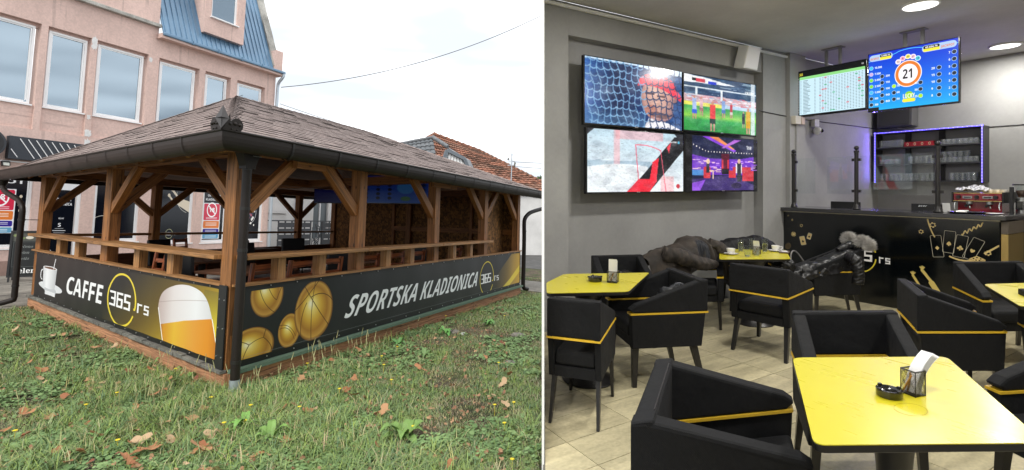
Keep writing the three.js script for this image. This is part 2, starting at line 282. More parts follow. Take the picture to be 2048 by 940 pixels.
// broad-leaved weeds
function leafBlade(L, W, lift, curl) { const P = [], n = 5; const row = (i) => { const k = i / n, w = W * Math.sin(Math.PI * Math.pow(k, 0.75)) * 0.5 + 0.002, y = lift * Math.sin(k * 2.2) - curl * k * k; return [[L * k, y + w * 0.35, -w], [L * k, y, 0], [L * k, y + w * 0.35, w]]; }; for (let i = 0; i < n; i++) { const a = row(i), b = row(i + 1); for (const j of [0, 1]) P.push(...a[j], ...a[j + 1], ...b[j + 1], ...a[j], ...b[j + 1], ...b[j]); } const g = new THREE.BufferGeometry(); g.setAttribute('position', new THREE.Float32BufferAttribute(P, 3)); g.computeVertexNormals(); return g; }
const weedSpots = [[-0.72, -3.62, 1.25, 'broad-leaved pale green weed rosette low in the lawn, largest of all'], [-1.9, -3.75, 0.9, 'leafy green weed in the grass below the gazebo corner'], [-1.62, -3.55, 0.85, 'lobed weed beside the pale leaf in front of the corner downpipe'], [-3.15, -5.05, 0.8, 'upright weed against the base board under the beer glass print'], [-2.95, -4.85, 0.7, 'weed with yellow flowers by the base board near the corner'], [-3.6, -5.35, 0.6, 'small weed at the foot of the board under the yellow ring'], [-1.35, -6.25, 0.85, 'dock-like weed growing by the base board below the long banner'], [-0.85, -6.9, 0.9, 'bushy weed beside the board below the slanted lettering'], [-0.3, -7.6, 0.8, 'weed clump near the far end of the long banner'], [-2.2, -4.5, 0.7, 'weed pressed against the corner downpipe foot'], [-0.95, -5.75, 0.8, 'weed patch on the bare soil right of the gazebo'], [-2.75, -3.5, 0.7, 'blue-green weed leaves among brown leaves in the lawn']];
weedSpots.forEach(([x, z, k, label], i) => {
  reseed(500 + i); const t = thing('weed_plant', label, 'weed', 'broad-leaved weeds in the lawn'); onSite(t, x, 0.005, z, rnd() * 6);
  const m = mat([rr(0.12, 0.2), rr(0.27, 0.38), rr(0.06, 0.12)], 0.6, { side: THREE.DoubleSide });
  const n = 9 + (rnd() * 6 | 0); for (let j = 0; j < n; j++) { const L = k * rr(0.08, 0.16), g = leafBlade(L, L * 0.42, L * rr(0.3, 0.95), L * rr(0, 0.5)); g.rotateY(j / n * 6.283 + rr(-0.3, 0.3)); mesh('leaf', g, m, t); }
});
{ // clover and plantain mats: little round leaves close to the soil
  const g = new Geo(); reseed(31); for (let i = 0; i < 9; i++) { const a = rnd() * 6.283, r = rr(0.01, 0.07), s = rr(0.008, 0.017), q = new THREE.CircleGeometry(s, 7); q.rotateX(-Math.PI / 2 + rr(-0.5, 0.5)); q.rotateY(rnd() * 6); q.translate(Math.cos(a) * r, rr(0.012, 0.04), Math.sin(a) * r); g.add(q); }
  const im = new THREE.InstancedMesh(g.geo(), mat([1, 1, 1], 0.7, { side: THREE.DoubleSide }), 4300), m = new THREE.Matrix4(), c = new THREE.Color(); let k = 0;
  while (k < 4300) { const z = -1.8 - Math.pow(rnd(), 1.3) * 9, lim = Math.abs(z) * 1.1, x = -lim + rnd() * (lim + 1.2); if (!lawnOk(x, z) || fbm(x * 1.7 + 90, z * 1.7 + 30, 999, 999, 77, 3) < 0.47 + 0.1 * rnd()) continue; const s = rr(0.7, 1.4); m.makeRotationY(rnd() * 6.3).scale(V(s, s, s)).setPosition(x, 0, z); im.setMatrixAt(k, m); const t = rnd(); c.setRGB(mix(0.12, 0.24, t), mix(0.21, 0.36, t), mix(0.07, 0.14, t)); im.setColorAt(k++, c); }
  im.name = 'clover'; shadows(im); scene.add(im); onSite(im, 0, 0, 0); tag(im, 'low mats of clover and small round weed leaves in the lawn', 'ground cover', null, 'stuff');
}
{ // small yellow flowers
  const g = new Geo(); for (let i = 0; i < 6; i++) g.add(new THREE.SphereGeometry(0.009, 6, 4), new THREE.Matrix4().makeScale(1, 0.35, 1).setPosition(Math.cos(i) * 0.007, 0.1, Math.sin(i) * 0.007)); g.cyl(V(0, 0, 0), V(0, 0.1, 0), 0.0012, 0.0012, 4);
  const im = new THREE.InstancedMesh(g.geo(), mat([0.8, 0.62, 0.03], 0.7), 24), m = new THREE.Matrix4(); reseed(71); let k = 0;
  while (k < 24) { const x = rr(-3.6, 0.1), z = -3.2 - Math.pow(rnd(), 1.5) * 5; if (!lawnOk(x, z)) continue; m.makeRotationY(rnd() * 6).setPosition(x, -0.01, z); im.setMatrixAt(k++, m); }
  im.name = 'yellow_flowers'; shadows(im); scene.add(im); onSite(im, 0, 0, 0); tag(im, 'tiny yellow wildflowers dotted through the lawn', 'flowers', null, 'stuff');
}
// fallen leaves
function dryLeaf(seed, size) {
  reseed(seed); const n = 5, lobes = [], pts = []; for (let i = 0; i <= 20; i++) { const a = -2.6 + 5.2 * i / 20, k = Math.abs(Math.sin(a * 1.45 + 0.4)); lobes.push([a, size * (0.5 + 0.5 * Math.pow(k, 1.4)) * (1 - 0.28 * Math.abs(a) / 2.6) * rr(0.85, 1.12)]); }
  const P = [], cu = rr(1.5, 5), cv = rr(1, 4), ph = rnd() * 6, y = (x, z) => (cu * x * x + cv * z * z * 0.6 + 0.18 * Math.sin(x * 70 + ph) * z + 0.10 * Math.abs(x)) ;
  for (let i = 0; i < 20; i++) { const [a, r] = lobes[i], [b, q] = lobes[i + 1]; const A = [Math.cos(a) * r, Math.sin(a) * r], B = [Math.cos(b) * q, Math.sin(b) * q], A2 = A.map((v) => v * 0.5), B2 = B.map((v) => v * 0.5); const p = ([x, z]) => [x, y(x, z), z]; P.push(0, 0, 0, ...p(B2), ...p(A2), ...p(A2), ...p(B2), ...p(B), ...p(A2), ...p(B), ...p(A)); }
  const S = [[-0.0, 0], [-size * 0.75, 0]]; const w = 0.0022; P.push(0, 0, -w, 0, 0, w, -size * 0.8, size * 0.14, 0);
  const g = new THREE.BufferGeometry(); g.setAttribute('position', new THREE.Float32BufferAttribute(P, 3)); g.computeVertexNormals(); return g;
}
const leafGeos = [0, 1, 2, 3, 4, 5].map((i) => dryLeaf(900 + i, 0.055)), leafMats = [[0.36, 0.16, 0.07], [0.30, 0.12, 0.055], [0.44, 0.24, 0.12], [0.22, 0.075, 0.04], [0.50, 0.34, 0.2], [0.42, 0.19, 0.09]].map((c) => mat(c, 0.85, { side: THREE.DoubleSide }));
{
  reseed(4242); let k = 0; const big = [[-2.28, -3.35, 1.7], [-2.42, -3.42, 1.5], [-1.95, -3.35, 1.9], [-1.5, -3.5, 1.2], [-2.65, -3.25, 1.5], [-1.3, -4.35, 1.2], [-1.42, -4.5, 1.3], [-0.95, -4.0, 1.25], [-1.0, -3.95, 1.0], [-2.3, -3.15, 1.6], [-3.2, -4.75, 1.1], [-2.45, -4.55, 1.0]];
  while (k < 190) {
    let x, z, s; if (k < big.length) [x, z, s] = big[k]; else { const left = rnd() < 0.8; z = -2.7 - Math.pow(rnd(), 1.1) * (left ? 6 : 4.5); x = left ? -Math.abs(z) * rr(0.5, 1.05) : -Math.abs(z) * rr(-0.02, 0.6); s = rr(0.4, 1.25); }
    if (!lawnOk(x, z)) { if (k < big.length) k++; continue; }
    const lm = rnd() * 6 | 0, o = mesh('fallen_leaf', leafGeos[rnd() * 6 | 0], leafMats[lm], scene), [ls, lt] = siteToSt(x, z);
    onSite(o, x, rr(0.045, 0.07), z, rnd() * 6.283); o.rotateX(rr(-0.7, 0.7)); o.rotateZ(rr(-0.5, 0.5)); o.scale.setScalar(s); tag(o, (s > 1.25 ? 'large ' : s < 0.7 ? 'small ' : '') + ['rust brown', 'dark rust', 'tan', 'deep red-brown', 'pale straw-coloured', 'orange-brown'][lm] + ' curled leaf on the lawn ' + (z > -3.9 ? 'near the bottom edge' : Math.hypot(ls, lt) < 1.3 ? 'close to the gazebo corner' : lt > ls ? (ls > -1 ? 'beside the coffee banner' : 'out from the coffee banner') : (lt > -1 ? 'beside the long banner' : 'out from the long banner')), 'leaf', 'fallen leaves on the lawn'); k++;
  }
  const im = new THREE.InstancedMesh(leafGeos[1], mat([1, 1, 1], 0.9, { side: THREE.DoubleSide }), 1700), m = new THREE.Matrix4(), c = new THREE.Color(); k = 0;
  while (k < 1700) { const z = -2.2 - rnd() * 8, x = -Math.abs(z) * rr(0.0, 1.1) * (rnd() < 0.75 ? 1 : 0.6); if (!lawnOk(x, z)) continue; const q = rr(0.15, 0.5); m.makeRotationFromEuler(new THREE.Euler(rr(-1, 1), rnd() * 6, rr(-1, 1))).scale(V(q, q, q)).setPosition(x, rr(0.025, 0.06), z); im.setMatrixAt(k, m); const t = rnd(); c.setRGB(mix(0.2, 0.5, t), mix(0.09, 0.3, t), mix(0.05, 0.17, t)); im.setColorAt(k++, c); }
  im.name = 'leaf_litter'; shadows(im); scene.add(im); onSite(im, 0, 0, 0); tag(im, 'small broken bits of dry leaf littering the lawn', 'leaf litter', null, 'stuff');
}
[[-1.62, -5.55, 0.06, 'pale broken concrete lump beside the base board under the basketball print'], [-0.75, -7.05, 0.08, 'flat grey stone lying by the board under the word endings'], [0.02, -5.6, 0.06, 'light angular stone in the bare soil near the door wall'], [0.12, -6.9, 0.09, 'low weathered stone half sunk in the lawn beyond the angular stone'], [-0.62, -6.95, 0.05, 'small white litter scrap by the base board']].forEach(([x, z, s, label], i) => {
  reseed(60 + i); const g = new THREE.IcosahedronGeometry(s, 2), p = g.attributes.position; for (let j = 0; j < p.count; j++) { const v = V(p.getX(j), p.getY(j), p.getZ(j)), n = 0.75 + 0.5 * fbm(v.x / s * 1.5 + 9, v.z / s * 1.5 + v.y / s + 9, 99, 99, 70 + i, 3); p.setXYZ(j, v.x * n, v.y * n * 0.4, v.z * n); } g.computeVertexNormals();
  const o = mesh('stone', g, i === 4 ? M.white : M.concrete, scene); onSite(o, x, s * 0.2, z, i); tag(o, label, 'stone');
});
// ================================================================ GAZEBO
const gz = thing('gazebo', 'open wooden gazebo with brown shingle roof and printed banners', 'gazebo');
onSite(gz, CORNER[0], 0, CORNER[1], Math.atan2(-U[1], U[0]));
const GV = [0.2193, -0.9757];
const G = (s, t, h) => V(s + GV[0] * t, h, GV[1] * t);
const DU = V(1, 0, 0), DV = V(GV[0], 0, GV[1]);
const LEN = 6.95, WID = 6.66;
{ // deck and base boards
  new Geo().prism([[0, 0], [LEN, 0], [LEN + GV[0] * WID, WID * 0.9757], [GV[0] * WID, WID * 0.9757]], 0.1, new THREE.Matrix4().makeRotationX(-Math.PI / 2).setPosition(0, 0.05, 0)).mesh('deck', M.woodDark, gz);
  reseed(5);
  const bR = [0, 2.35, 4.7, LEN]; for (let i = 0; i < 3; i++) new Geo().beam(G(bR[i] + 0.004, -0.02, 0.07), G(bR[i + 1] - 0.004, -0.02, 0.07), 0.035, 0.175).mesh('base_board', M.woodBoard, gz);
  const bL = [0, 2.25, 4.5, WID]; for (let i = 0; i < 3; i++) new Geo().beam(G(-0.02, bL[i] + 0.004, 0.07), G(-0.02, bL[i + 1] - 0.004, 0.07), 0.035, 0.175).mesh('base_board', M.woodBoard, gz);
  new Geo().beam(G(0, -0.045, 0.178), G(LEN, -0.045, 0.178), 0.10, 0.032).mesh('edge_strip', M.green, gz);
  for (let k = 0; k < 34; k++) { const t = 0.03 + k * 0.195, h = rr(0.03, 0.042); new Geo().beam(G(-0.035 - rr(0, 0.008), t, 0.16 + h / 2), G(-0.035 - rr(0, 0.008), t + 0.182, 0.16 + h / 2), 0.06, h, V(0, 1, 0), 0.006).mesh('edge_stone', M.stone, gz); }
}
// posts and braces
const postsR = [0.075, 1.70, 3.46, 5.22, 6.87], postsL = [3.44, 6.58];
function post(s, t, m = M.wood) { new Geo().beam(G(s, t, 0.15), G(s, t, 2.14), 0.14, 0.14, DU, 0.008).mesh('post', m, gz); }
reseed(9);
postsR.forEach((s, i) => post(i ? s : 0.03, i ? 0.08 : 0.10)); postsL.forEach((t) => post(0.08, t));
[1.85, 3.7, 5.55, 6.9].forEach((s) => post(s, WID - 0.08)); post(LEN - 0.08, 3.4);
function brace(p, q, m = M.wood) { new Geo().beam(p, q, 0.085, 0.11, V(0, 1, 0), 0.006).mesh('brace', m, gz); }
for (const [s, dirs] of [[0.075, [1]], [1.70, [-1]], [3.46, [-1]], [5.22, [1, -1]], [6.87, [-1]]]) for (const d of dirs) brace(G(s + 0.05 * d, 0.08, 1.62), G(s + 0.62 * d, 0.08, 2.16));
for (const [t, dirs] of [[0.075, [1]], [3.44, [-1]], [6.58, [-1]]]) for (const d of dirs) brace(G(0.08, t + 0.05 * d, 1.60), G(0.08, t + 0.85 * d, 2.16));
brace(G(0.13, 6.58, 1.6), G(0.75, 6.58, 2.16)); brace(G(0.13, 3.44, 1.62), G(0.7, 3.44, 2.16)); brace(G(1.75, 0.13, 1.62), G(1.75, 0.7, 2.16));
for (const s of [1.85, 3.7, 5.55]) { brace(G(s + 0.05, WID - 0.08, 1.55), G(s + 0.75, WID - 0.08, 2.14)); brace(G(s - 0.05, WID - 0.08, 1.55), G(s - 0.75, WID - 0.08, 2.14)); }
// wall plates, rafters, ceiling boards
for (const [a, b] of [[G(0, 0.08, 2.2), G(LEN, 0.08, 2.2)], [G(0.08, 0, 2.2), G(0.08, WID, 2.2)], [G(0, WID - 0.08, 2.2), G(LEN, WID - 0.08, 2.2)], [G(LEN - 0.08, 0, 2.2), G(LEN - 0.08, WID, 2.2)], [G(0.1, 3.44, 2.2), G(LEN, 3.44, 2.2)], [G(3.46, 0.1, 2.2), G(3.46, WID, 2.2)]]) new Geo().beam(a, b, 0.12, 0.14).mesh('wall_plate', M.wood, gz);
for (const [s, w] of [[3.55, 0.7], [0.9, 0.4]]) new Geo().beam(G(s - 0.3, -0.03, 2.12), G(s + w - 0.3, -0.03, 2.12), 0.06, 0.13).mesh('splice_block', M.wood, gz);
// rails
const railH = 1.2;
function rail(p, q, out) {
  new Geo().beam(p.clone().add(out), q.clone().add(out), 0.27, 0.042, V(0, 1, 0), 0.006).mesh('rail', M.woodRail, gz);
}
reseed(21);
{
  const cuts = [0.02, 1.72, 3.47, 5.32]; for (let i = 0; i < 3; i++) rail(G(cuts[i] + 0.004, 0, railH - 0.022), G(cuts[i + 1] - 0.004, 0, railH - 0.022), DV.clone().multiplyScalar(0.02));
  const cl = [0.15, 3.40, 6.62]; for (let i = 0; i < 2; i++) rail(G(0, cl[i] + 0.004, railH - 0.022), G(0, cl[i + 1] - 0.004, railH - 0.022), DU.clone().multiplyScalar(0.02));
  for (const [a, b] of [[G(0.1, WID, 1.16), G(LEN, WID, 1.16)]]) new Geo().beam(a, b, 0.2, 0.045).mesh('rail', M.wood, gz);
  new Geo().beam(G(0.1, WID, 0.55), G(LEN, WID, 0.55), 0.05, 0.5).mesh('back_panel', M.woodDark, gz);
  for (const s of [0.5, 1.05, 2.23, 2.78, 4.0, 4.6]) new Geo().beam(G(s, 0.03, 0.93), G(s, 0.03, railH - 0.044), 0.1, 0.1, DU, 0.005).mesh('baluster', M.woodRail, gz);
  for (const t of [1.33, 2.25, 4.43, 5.31]) new Geo().beam(G(0.03, t, 0.93), G(0.03, t, railH - 0.044), 0.1, 0.1, DU, 0.005).mesh('baluster', M.woodRail, gz);
  new Geo().beam(G(0.0, 0.0, 0.926), G(LEN, 0.0, 0.926), 0.09, 0.022).mesh('ledge', M.woodRail, gz);
  new Geo().beam(G(0.0, 0.07, 0.926), G(0.0, WID, 0.926), 0.09, 0.022).mesh('ledge', M.woodRail, gz);
  new Geo().beam(G(0.1, 0.03, 0.54), G(LEN, 0.03, 0.54), 0.03, 0.74).mesh('lower_panel', M.woodDark, gz);
  new Geo().beam(G(0.03, 0.1, 0.54), G(0.03, WID, 0.54), 0.03, 0.74).mesh('lower_panel', M.woodDark, gz);
}
// boarded end with studs
new Geo().beam(G(LEN - 0.02, 0.15, 1.15), G(LEN - 0.02, WID, 1.15), 0.02, 2.0).mesh('end_wall', M.osb, gz);
for (const t of [1.35, 2.65, 4.0, 5.4]) new Geo().beam(G(LEN - 0.07, t, 0.15), G(LEN - 0.07, t, 2.14), 0.07, 0.07, DU).mesh('stud', M.wood, gz);
for (const [t0, t1] of [[0.2, 1.3], [1.4, 2.6], [2.7, 3.95]]) new Geo().beam(G(LEN - 0.07, t0, 1.32), G(LEN - 0.07, t1, 1.32), 0.06, 0.11).mesh('noggin', M.wood, gz);
{ // the sheathed bay beside the end, where the boards show between post and corner
  new Geo().beam(G(5.3, 0.20, 1.5), G(LEN - 0.04, 0.45, 1.5), 0.012, 1.28).mesh('board_sheet', M.osb, gz);
}

// ---- roof
const OV = { s0: -0.30, s1: LEN + 0.68, t0: -0.30, t1: WID + 1.22 }, EH = 2.235, RH = 3.63, RS0 = 2.0, RS1 = 5.5, RT = 3.85;
const E00 = G(OV.s0, OV.t0, EH), E10 = G(OV.s1, OV.t0, EH), E11 = G(OV.s1, OV.t1, EH), E01 = G(OV.s0, OV.t1, EH), R0 = G(RS0, RT, RH), R1 = G(RS1, RT, RH);
{
  const low = (v, d) => v.clone().add(V(0, -d, 0)), g = new Geo();
  for (const [d, flip] of [[0.02, 1], [0.06, 0]]) { const a = [E00, E10, E11, E01, R0, R1].map((v) => low(v, d)); g.quad(a[0], a[1], a[5], a[4]); g.quad(a[2], a[3], a[4], a[5]); g.quad(a[3], a[0], a[4], a[4]); g.quad(a[1], a[2], a[5], a[5]); }
  for (const [a, b] of [[E00, E10], [E10, E11], [E11, E01], [E01, E00]]) g.quad(low(a, 0.06), low(b, 0.06), low(b, 0.02), low(a, 0.02));
  const q = g.geo(); metreUV(q, 0, false); const roof = mesh('roof_deck', q, M.woodDark, gz);
  // rafters under the boards
  reseed(33); for (let k = 0; k < 12; k++) { const s = 0.1 + k * 0.6, e = G(s, OV.t0 + 0.12, EH - 0.09), f = clamp((s - OV.s0) / (RS0 - OV.s0)), ff = clamp((OV.s1 - s) / (OV.s1 - RS1)), kk = Math.min(1, f, ff), top = G(s, mix(OV.t0, RT, kk), mix(EH, RH, kk) - 0.1); new Geo().beam(e, top, 0.07, 0.1).mesh('rafter', M.wood, roof); }
  for (let k = 0; k < 12; k++) { const t = 0.1 + k * 0.66, e = G(OV.s0 + 0.12, t, EH - 0.09), kk = Math.min(1, (t - OV.t0) / (RT - OV.t0), (OV.t1 - t) / (OV.t1 - RT)), top = G(mix(OV.s0, RS0, kk), t, mix(EH, RH, kk) - 0.1); new Geo().beam(e, top, 0.07, 0.1).mesh('rafter', M.wood, roof); }
  new Geo().beam(low(E00, 0.1), low(R0, 0.1), 0.09, 0.12).mesh('hip_rafter', M.wood, roof);
}
const shingleTex = tex(256, 256, (u, v) => { const f = fbm(u * 110, v * 110, 110, 110, 81, 2), c = fbm(u * 9, v * 9, 9, 9, 82, 4); const k = 0.78 + 0.4 * (f - 0.5) + 0.14 * (c - 0.5); return [k, k * 0.985, k * 0.97]; }, { repeat: [2.2, 2.2] });
const shingleMats = [[0.43, 0.345, 0.325], [0.41, 0.33, 0.31], [0.45, 0.36, 0.335], [0.43, 0.35, 0.33], [0.395, 0.31, 0.292]].map((c) => mat(c, 0.95, { map: shingleTex, bumpMap: fineBump, bumpScale: 0.002 }));
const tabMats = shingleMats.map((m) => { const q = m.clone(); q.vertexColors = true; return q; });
const shinglePart = new THREE.Group(); shinglePart.name = 'roof'; gz.add(shinglePart);
{
  // each slope: a, b = eave ends, c, d = top ends; courses of tabs overlapping upward
  const all = [];
  function slope(a, b, c, d, wTab, seed) {
    reseed(seed);
    const eave = b.clone().sub(a), ex = eave.clone().normalize(), up0 = c.clone().sub(a), n = new THREE.Vector3().crossVectors(eave, up0).normalize(); if (n.y < 0) n.negate();
    let ey = new THREE.Vector3().crossVectors(n, ex); if (ey.y < 0) ey.negate();
    const H = up0.dot(ey), cx = up0.dot(ex), dx = d.clone().sub(a).dot(ex), L = eave.length();
    const left = (y) => cx * clamp(y / H), right = (y) => mix(L, dx, clamp(y / H)), rows = Math.round(H / 0.15), e = H / rows;
    for (let r = 0; r < rows; r++) {
      const y0 = r * e - (r ? 0 : 0.03), y1 = Math.min(H, (r + 1) * e + 0.02), off = (r % 2) * 0.5 * wTab + rr(-0.03, 0.03);
      for (let x = Math.floor(left(y0) / wTab) * wTab - off; x < right(y0); x += wTab) {
        const gap = 0.006, drop = rnd() < 0.12 ? 0.012 : rr(0, 0.005), x0 = x + gap, x1 = x + wTab - gap, lo0 = Math.max(x0, left(y0)), hi0 = Math.min(x1, right(y0)), lo1 = Math.max(x0, left(y1)), hi1 = Math.min(x1, right(y1));
        if (hi0 - lo0 < 0.015) continue; const h1 = Math.max(hi1, lo1 + 0.001), th = rr(0.007, 0.011) + (rnd() < 0.15 ? 0.006 : 0);
        const at = (px, py, z) => a.clone().addScaledVector(ex, px).addScaledVector(ey, py).addScaledVector(n, z);
        const A = at(lo0, y0 - drop, th), B = at(hi0, y0 - drop, th), C = at(h1, y1, 0.003), D = at(lo1, y1, 0.003), A2 = at(lo0, y0 - drop, -0.004), B2 = at(hi0, y0 - drop, -0.004), C2 = at(h1, y1, -0.004), D2 = at(lo1, y1, -0.004);
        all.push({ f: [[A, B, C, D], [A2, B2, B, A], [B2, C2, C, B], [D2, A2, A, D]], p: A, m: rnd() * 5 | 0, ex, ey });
      }
    }
  }
  slope(E00, E10, R0, R1, 0.24, 1); slope(E01, E00, R0, R0, 0.24, 2);
  const build = (list) => {                          // granule-covered face, black asphalt on the cut edges
    const P = [], N = [], T = [], C = []; const n = new THREE.Vector3();
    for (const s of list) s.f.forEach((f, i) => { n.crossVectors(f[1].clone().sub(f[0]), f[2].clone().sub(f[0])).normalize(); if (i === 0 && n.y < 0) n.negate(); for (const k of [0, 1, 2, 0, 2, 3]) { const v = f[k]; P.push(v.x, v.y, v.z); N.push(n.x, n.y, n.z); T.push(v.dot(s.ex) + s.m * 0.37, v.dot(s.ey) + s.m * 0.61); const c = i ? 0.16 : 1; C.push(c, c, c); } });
    const g = new THREE.BufferGeometry(); g.setAttribute('position', new THREE.Float32BufferAttribute(P, 3)); g.setAttribute('normal', new THREE.Float32BufferAttribute(N, 3)); g.setAttribute('uv', new THREE.Float32BufferAttribute(T, 2)); g.setAttribute('color', new THREE.Float32BufferAttribute(C, 3)); return g;
  };
  gz.updateMatrixWorld(true);
  for (const s of all) { const w = s.p.clone().applyMatrix4(gz.matrixWorld); s.d = w.distanceTo(camera.position); }
  all.sort((p, q) => p.d - q.d);
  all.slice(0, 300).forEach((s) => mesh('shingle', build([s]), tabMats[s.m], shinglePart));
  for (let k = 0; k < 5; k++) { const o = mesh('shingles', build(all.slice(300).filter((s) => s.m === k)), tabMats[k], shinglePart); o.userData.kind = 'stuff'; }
  const bk = new Geo(); bk.quad(E10, E11, R1, R1); bk.quad(E11, E01, R0, R1); const q = bk.geo(); metreUV(q, 0, false); mesh('rear_slope', q, shingleMats[0], shinglePart);
  // caps over hips and ridge
  reseed(44);
  const caps = (a, b, name) => { const L = a.distanceTo(b), n = Math.round(L / 0.16), d = b.clone().sub(a).normalize(); for (let i = 0; i < n; i++) { const p = a.clone().addScaledVector(d, i * L / n), q2 = a.clone().addScaledVector(d, (i + 1.15) * L / n), g = new Geo(), side = new THREE.Vector3().crossVectors(d, V(0, 1, 0)).normalize(), w = 0.085; const dn = name === 'ridge_cap' ? 0.03 : 0.036; for (const k of [-1, 1]) { const e1 = p.clone().addScaledVector(side, k * w).add(V(0, -dn + 0.018, 0)), e2 = q2.clone().addScaledVector(side, k * w).add(V(0, -dn + 0.012, 0)); g.quad(p.clone().add(V(0, 0.026, 0)), q2.clone().add(V(0, 0.016, 0)), e2, e1); } const q3 = g.geo(); metreUV(q3, 0); mesh(name, q3, shingleMats[rnd() * 5 | 0], shinglePart); } };
  caps(E00, E00.clone().lerp(R0, 0.96), 'hip_cap'); caps(R0, R1, 'ridge_cap'); caps(E10, R1, 'hip_cap'); caps(E01, E01.clone().lerp(R0, 0.97), 'hip_cap');
}
// ---- gutters with joints, corner crest, downpipes
function gutter(a, b, out, mitre) {
  const d = b.clone().sub(a), L = d.length(), ex = d.clone().normalize(), r = 0.082, g = [], n = 14, P = (k, rad2, o2 = out) => { const an = Math.PI * k / n; return o2.clone().multiplyScalar(-Math.cos(an) * rad2).add(V(0, -Math.pow(Math.sin(an), 0.75) * rad2 * 1.85, 0)); };
  const geo = new Geo(); for (let k = 0; k < n; k++) { geo.quad(a.clone().add(P(k, r, mitre)), b.clone().add(P(k, r)), b.clone().add(P(k + 1, r)), a.clone().add(P(k + 1, r, mitre))); geo.quad(a.clone().add(P(k + 1, r - 0.004, mitre)), b.clone().add(P(k + 1, r - 0.004)), b.clone().add(P(k, r - 0.004)), a.clone().add(P(k, r - 0.004, mitre))); }
  for (const e of [b]) { for (let k = 0; k < n; k++) geo.quad(e, e, e.clone().add(P(k, r)), e.clone().add(P(k + 1, r))); }
  const lip = out.clone().multiplyScalar(r); geo.cyl(a.clone().addScaledVector(mitre, r), b.clone().add(lip), 0.012, 0.012, 8);
  const q = geo.geo(); q.computeVertexNormals(); const o = mesh('gutter', q, M.gutter, gz);
  const m = Math.round(L / 0.62); for (let i = 1; i < m; i++) { const c = a.clone().addScaledVector(ex, i * L / m), rg = new Geo(); for (let k = 0; k < n; k++) { const e0 = c.clone().addScaledVector(ex, -0.012), e1 = c.clone().addScaledVector(ex, 0.012); rg.quad(e0.clone().add(P(k, r + 0.007)), e1.clone().add(P(k, r + 0.007)), e1.clone().add(P(k + 1, r + 0.007)), e0.clone().add(P(k + 1, r + 0.007))); } mesh('bracket', rg.geo(), M.gutterRing, o); }
}
const outR = DV.clone().multiplyScalar(-1).projectOnPlane(DU).normalize(), outL = DU.clone().multiplyScalar(-1).projectOnPlane(DV).normalize();
const mitre = outR.clone().add(outL).divideScalar(1 + outR.dot(outL));
const g00 = G(OV.s0 - 0.05, OV.t0 - 0.05, EH - 0.005);
gutter(g00, G(OV.s1, OV.t0 - 0.05, EH - 0.005), outR, mitre); gutter(g00.clone().add(V(0, -0.001, 0)), G(OV.s0 - 0.05, OV.t1, EH - 0.006), outL, mitre);
new Geo().beam(G(OV.s0 + 0.02, WID + 0.5, 2.13), G(OV.s1, WID + 0.5, 2.13), 0.1, 0.1).mesh('gutter', M.gutter, gz);
{ // pressed-metal crest on the corner: spear between two scrolled discs
  const c = g00.clone().addScaledVector(mitre, 0.088), bis = mitre.clone().normalize(), cr = new THREE.Group(); cr.name = 'corner_crest'; gz.add(cr);
  for (const [dir, out] of [[DU, outR], [DV, outL]]) {
    const at = (al, y, f) => c.clone().addScaledVector(dir, al).add(V(0, y, 0)).addScaledVector(out, f);
    new Geo().cyl(at(0.125, 0.05, -0.008), at(0.125, 0.05, 0.008), 0.056, 0.056, 26).mesh('scroll', M.gutter, cr);
    new Geo().beam(at(0.0, 0.035, 0), at(0.12, 0.035, 0), 0.014, 0.075).mesh('scroll_arm', M.gutter, cr);
    for (const [al, y] of [[0.06, 0.05], [0.105, 0.058], [0.148, 0.055], [0.125, 0.012], [0.075, 0.012]]) { const p = at(al, y, 0.01); new Geo().sphere(al > 0.05 && y > 0.02 ? 0.014 : 0.007, p.x, p.y, p.z, 1, 1, 1, 10).mesh('boss', M.gutter, cr); }
    new Geo().quad(at(0.0, 0.0, 0.012), at(0.07, 0.03, 0.012), at(0.052, 0.135, 0.012), at(0.03, 0.06, 0.014)).mesh('leaf_point', M.gutter, cr);
  }
  const s1 = new THREE.Vector3().crossVectors(V(0, 1, 0), bis).normalize(), q = (w, y, f) => c.clone().addScaledVector(s1, w).add(V(0, y, 0)).addScaledVector(bis, f);
  const sp = new Geo(); for (const k of [1, -1]) { sp.quad(q(0, 0.0, 0.03), q(0.05 * k, 0.085, 0.008), q(0.012 * k, 0.15, 0.008), q(0, 0.19, 0.006)); sp.quad(q(0, 0.0, 0.03), q(0, 0.19, 0.006), q(0, 0.09, 0.035), q(0, 0.0, 0.03)); sp.quad(q(0, 0.09, 0.035), q(0.05 * k, 0.085, 0.008), q(0, 0.19, 0.006), q(0, 0.19, 0.006)); } sp.mesh('spear', mat([0.05, 0.045, 0.045], 0.35), cr);
}
function pipe(name, pts, r, parent) { return new Geo().tube(pts, r, 14, 60, 0.35).mesh(name, M.gutter, parent); }
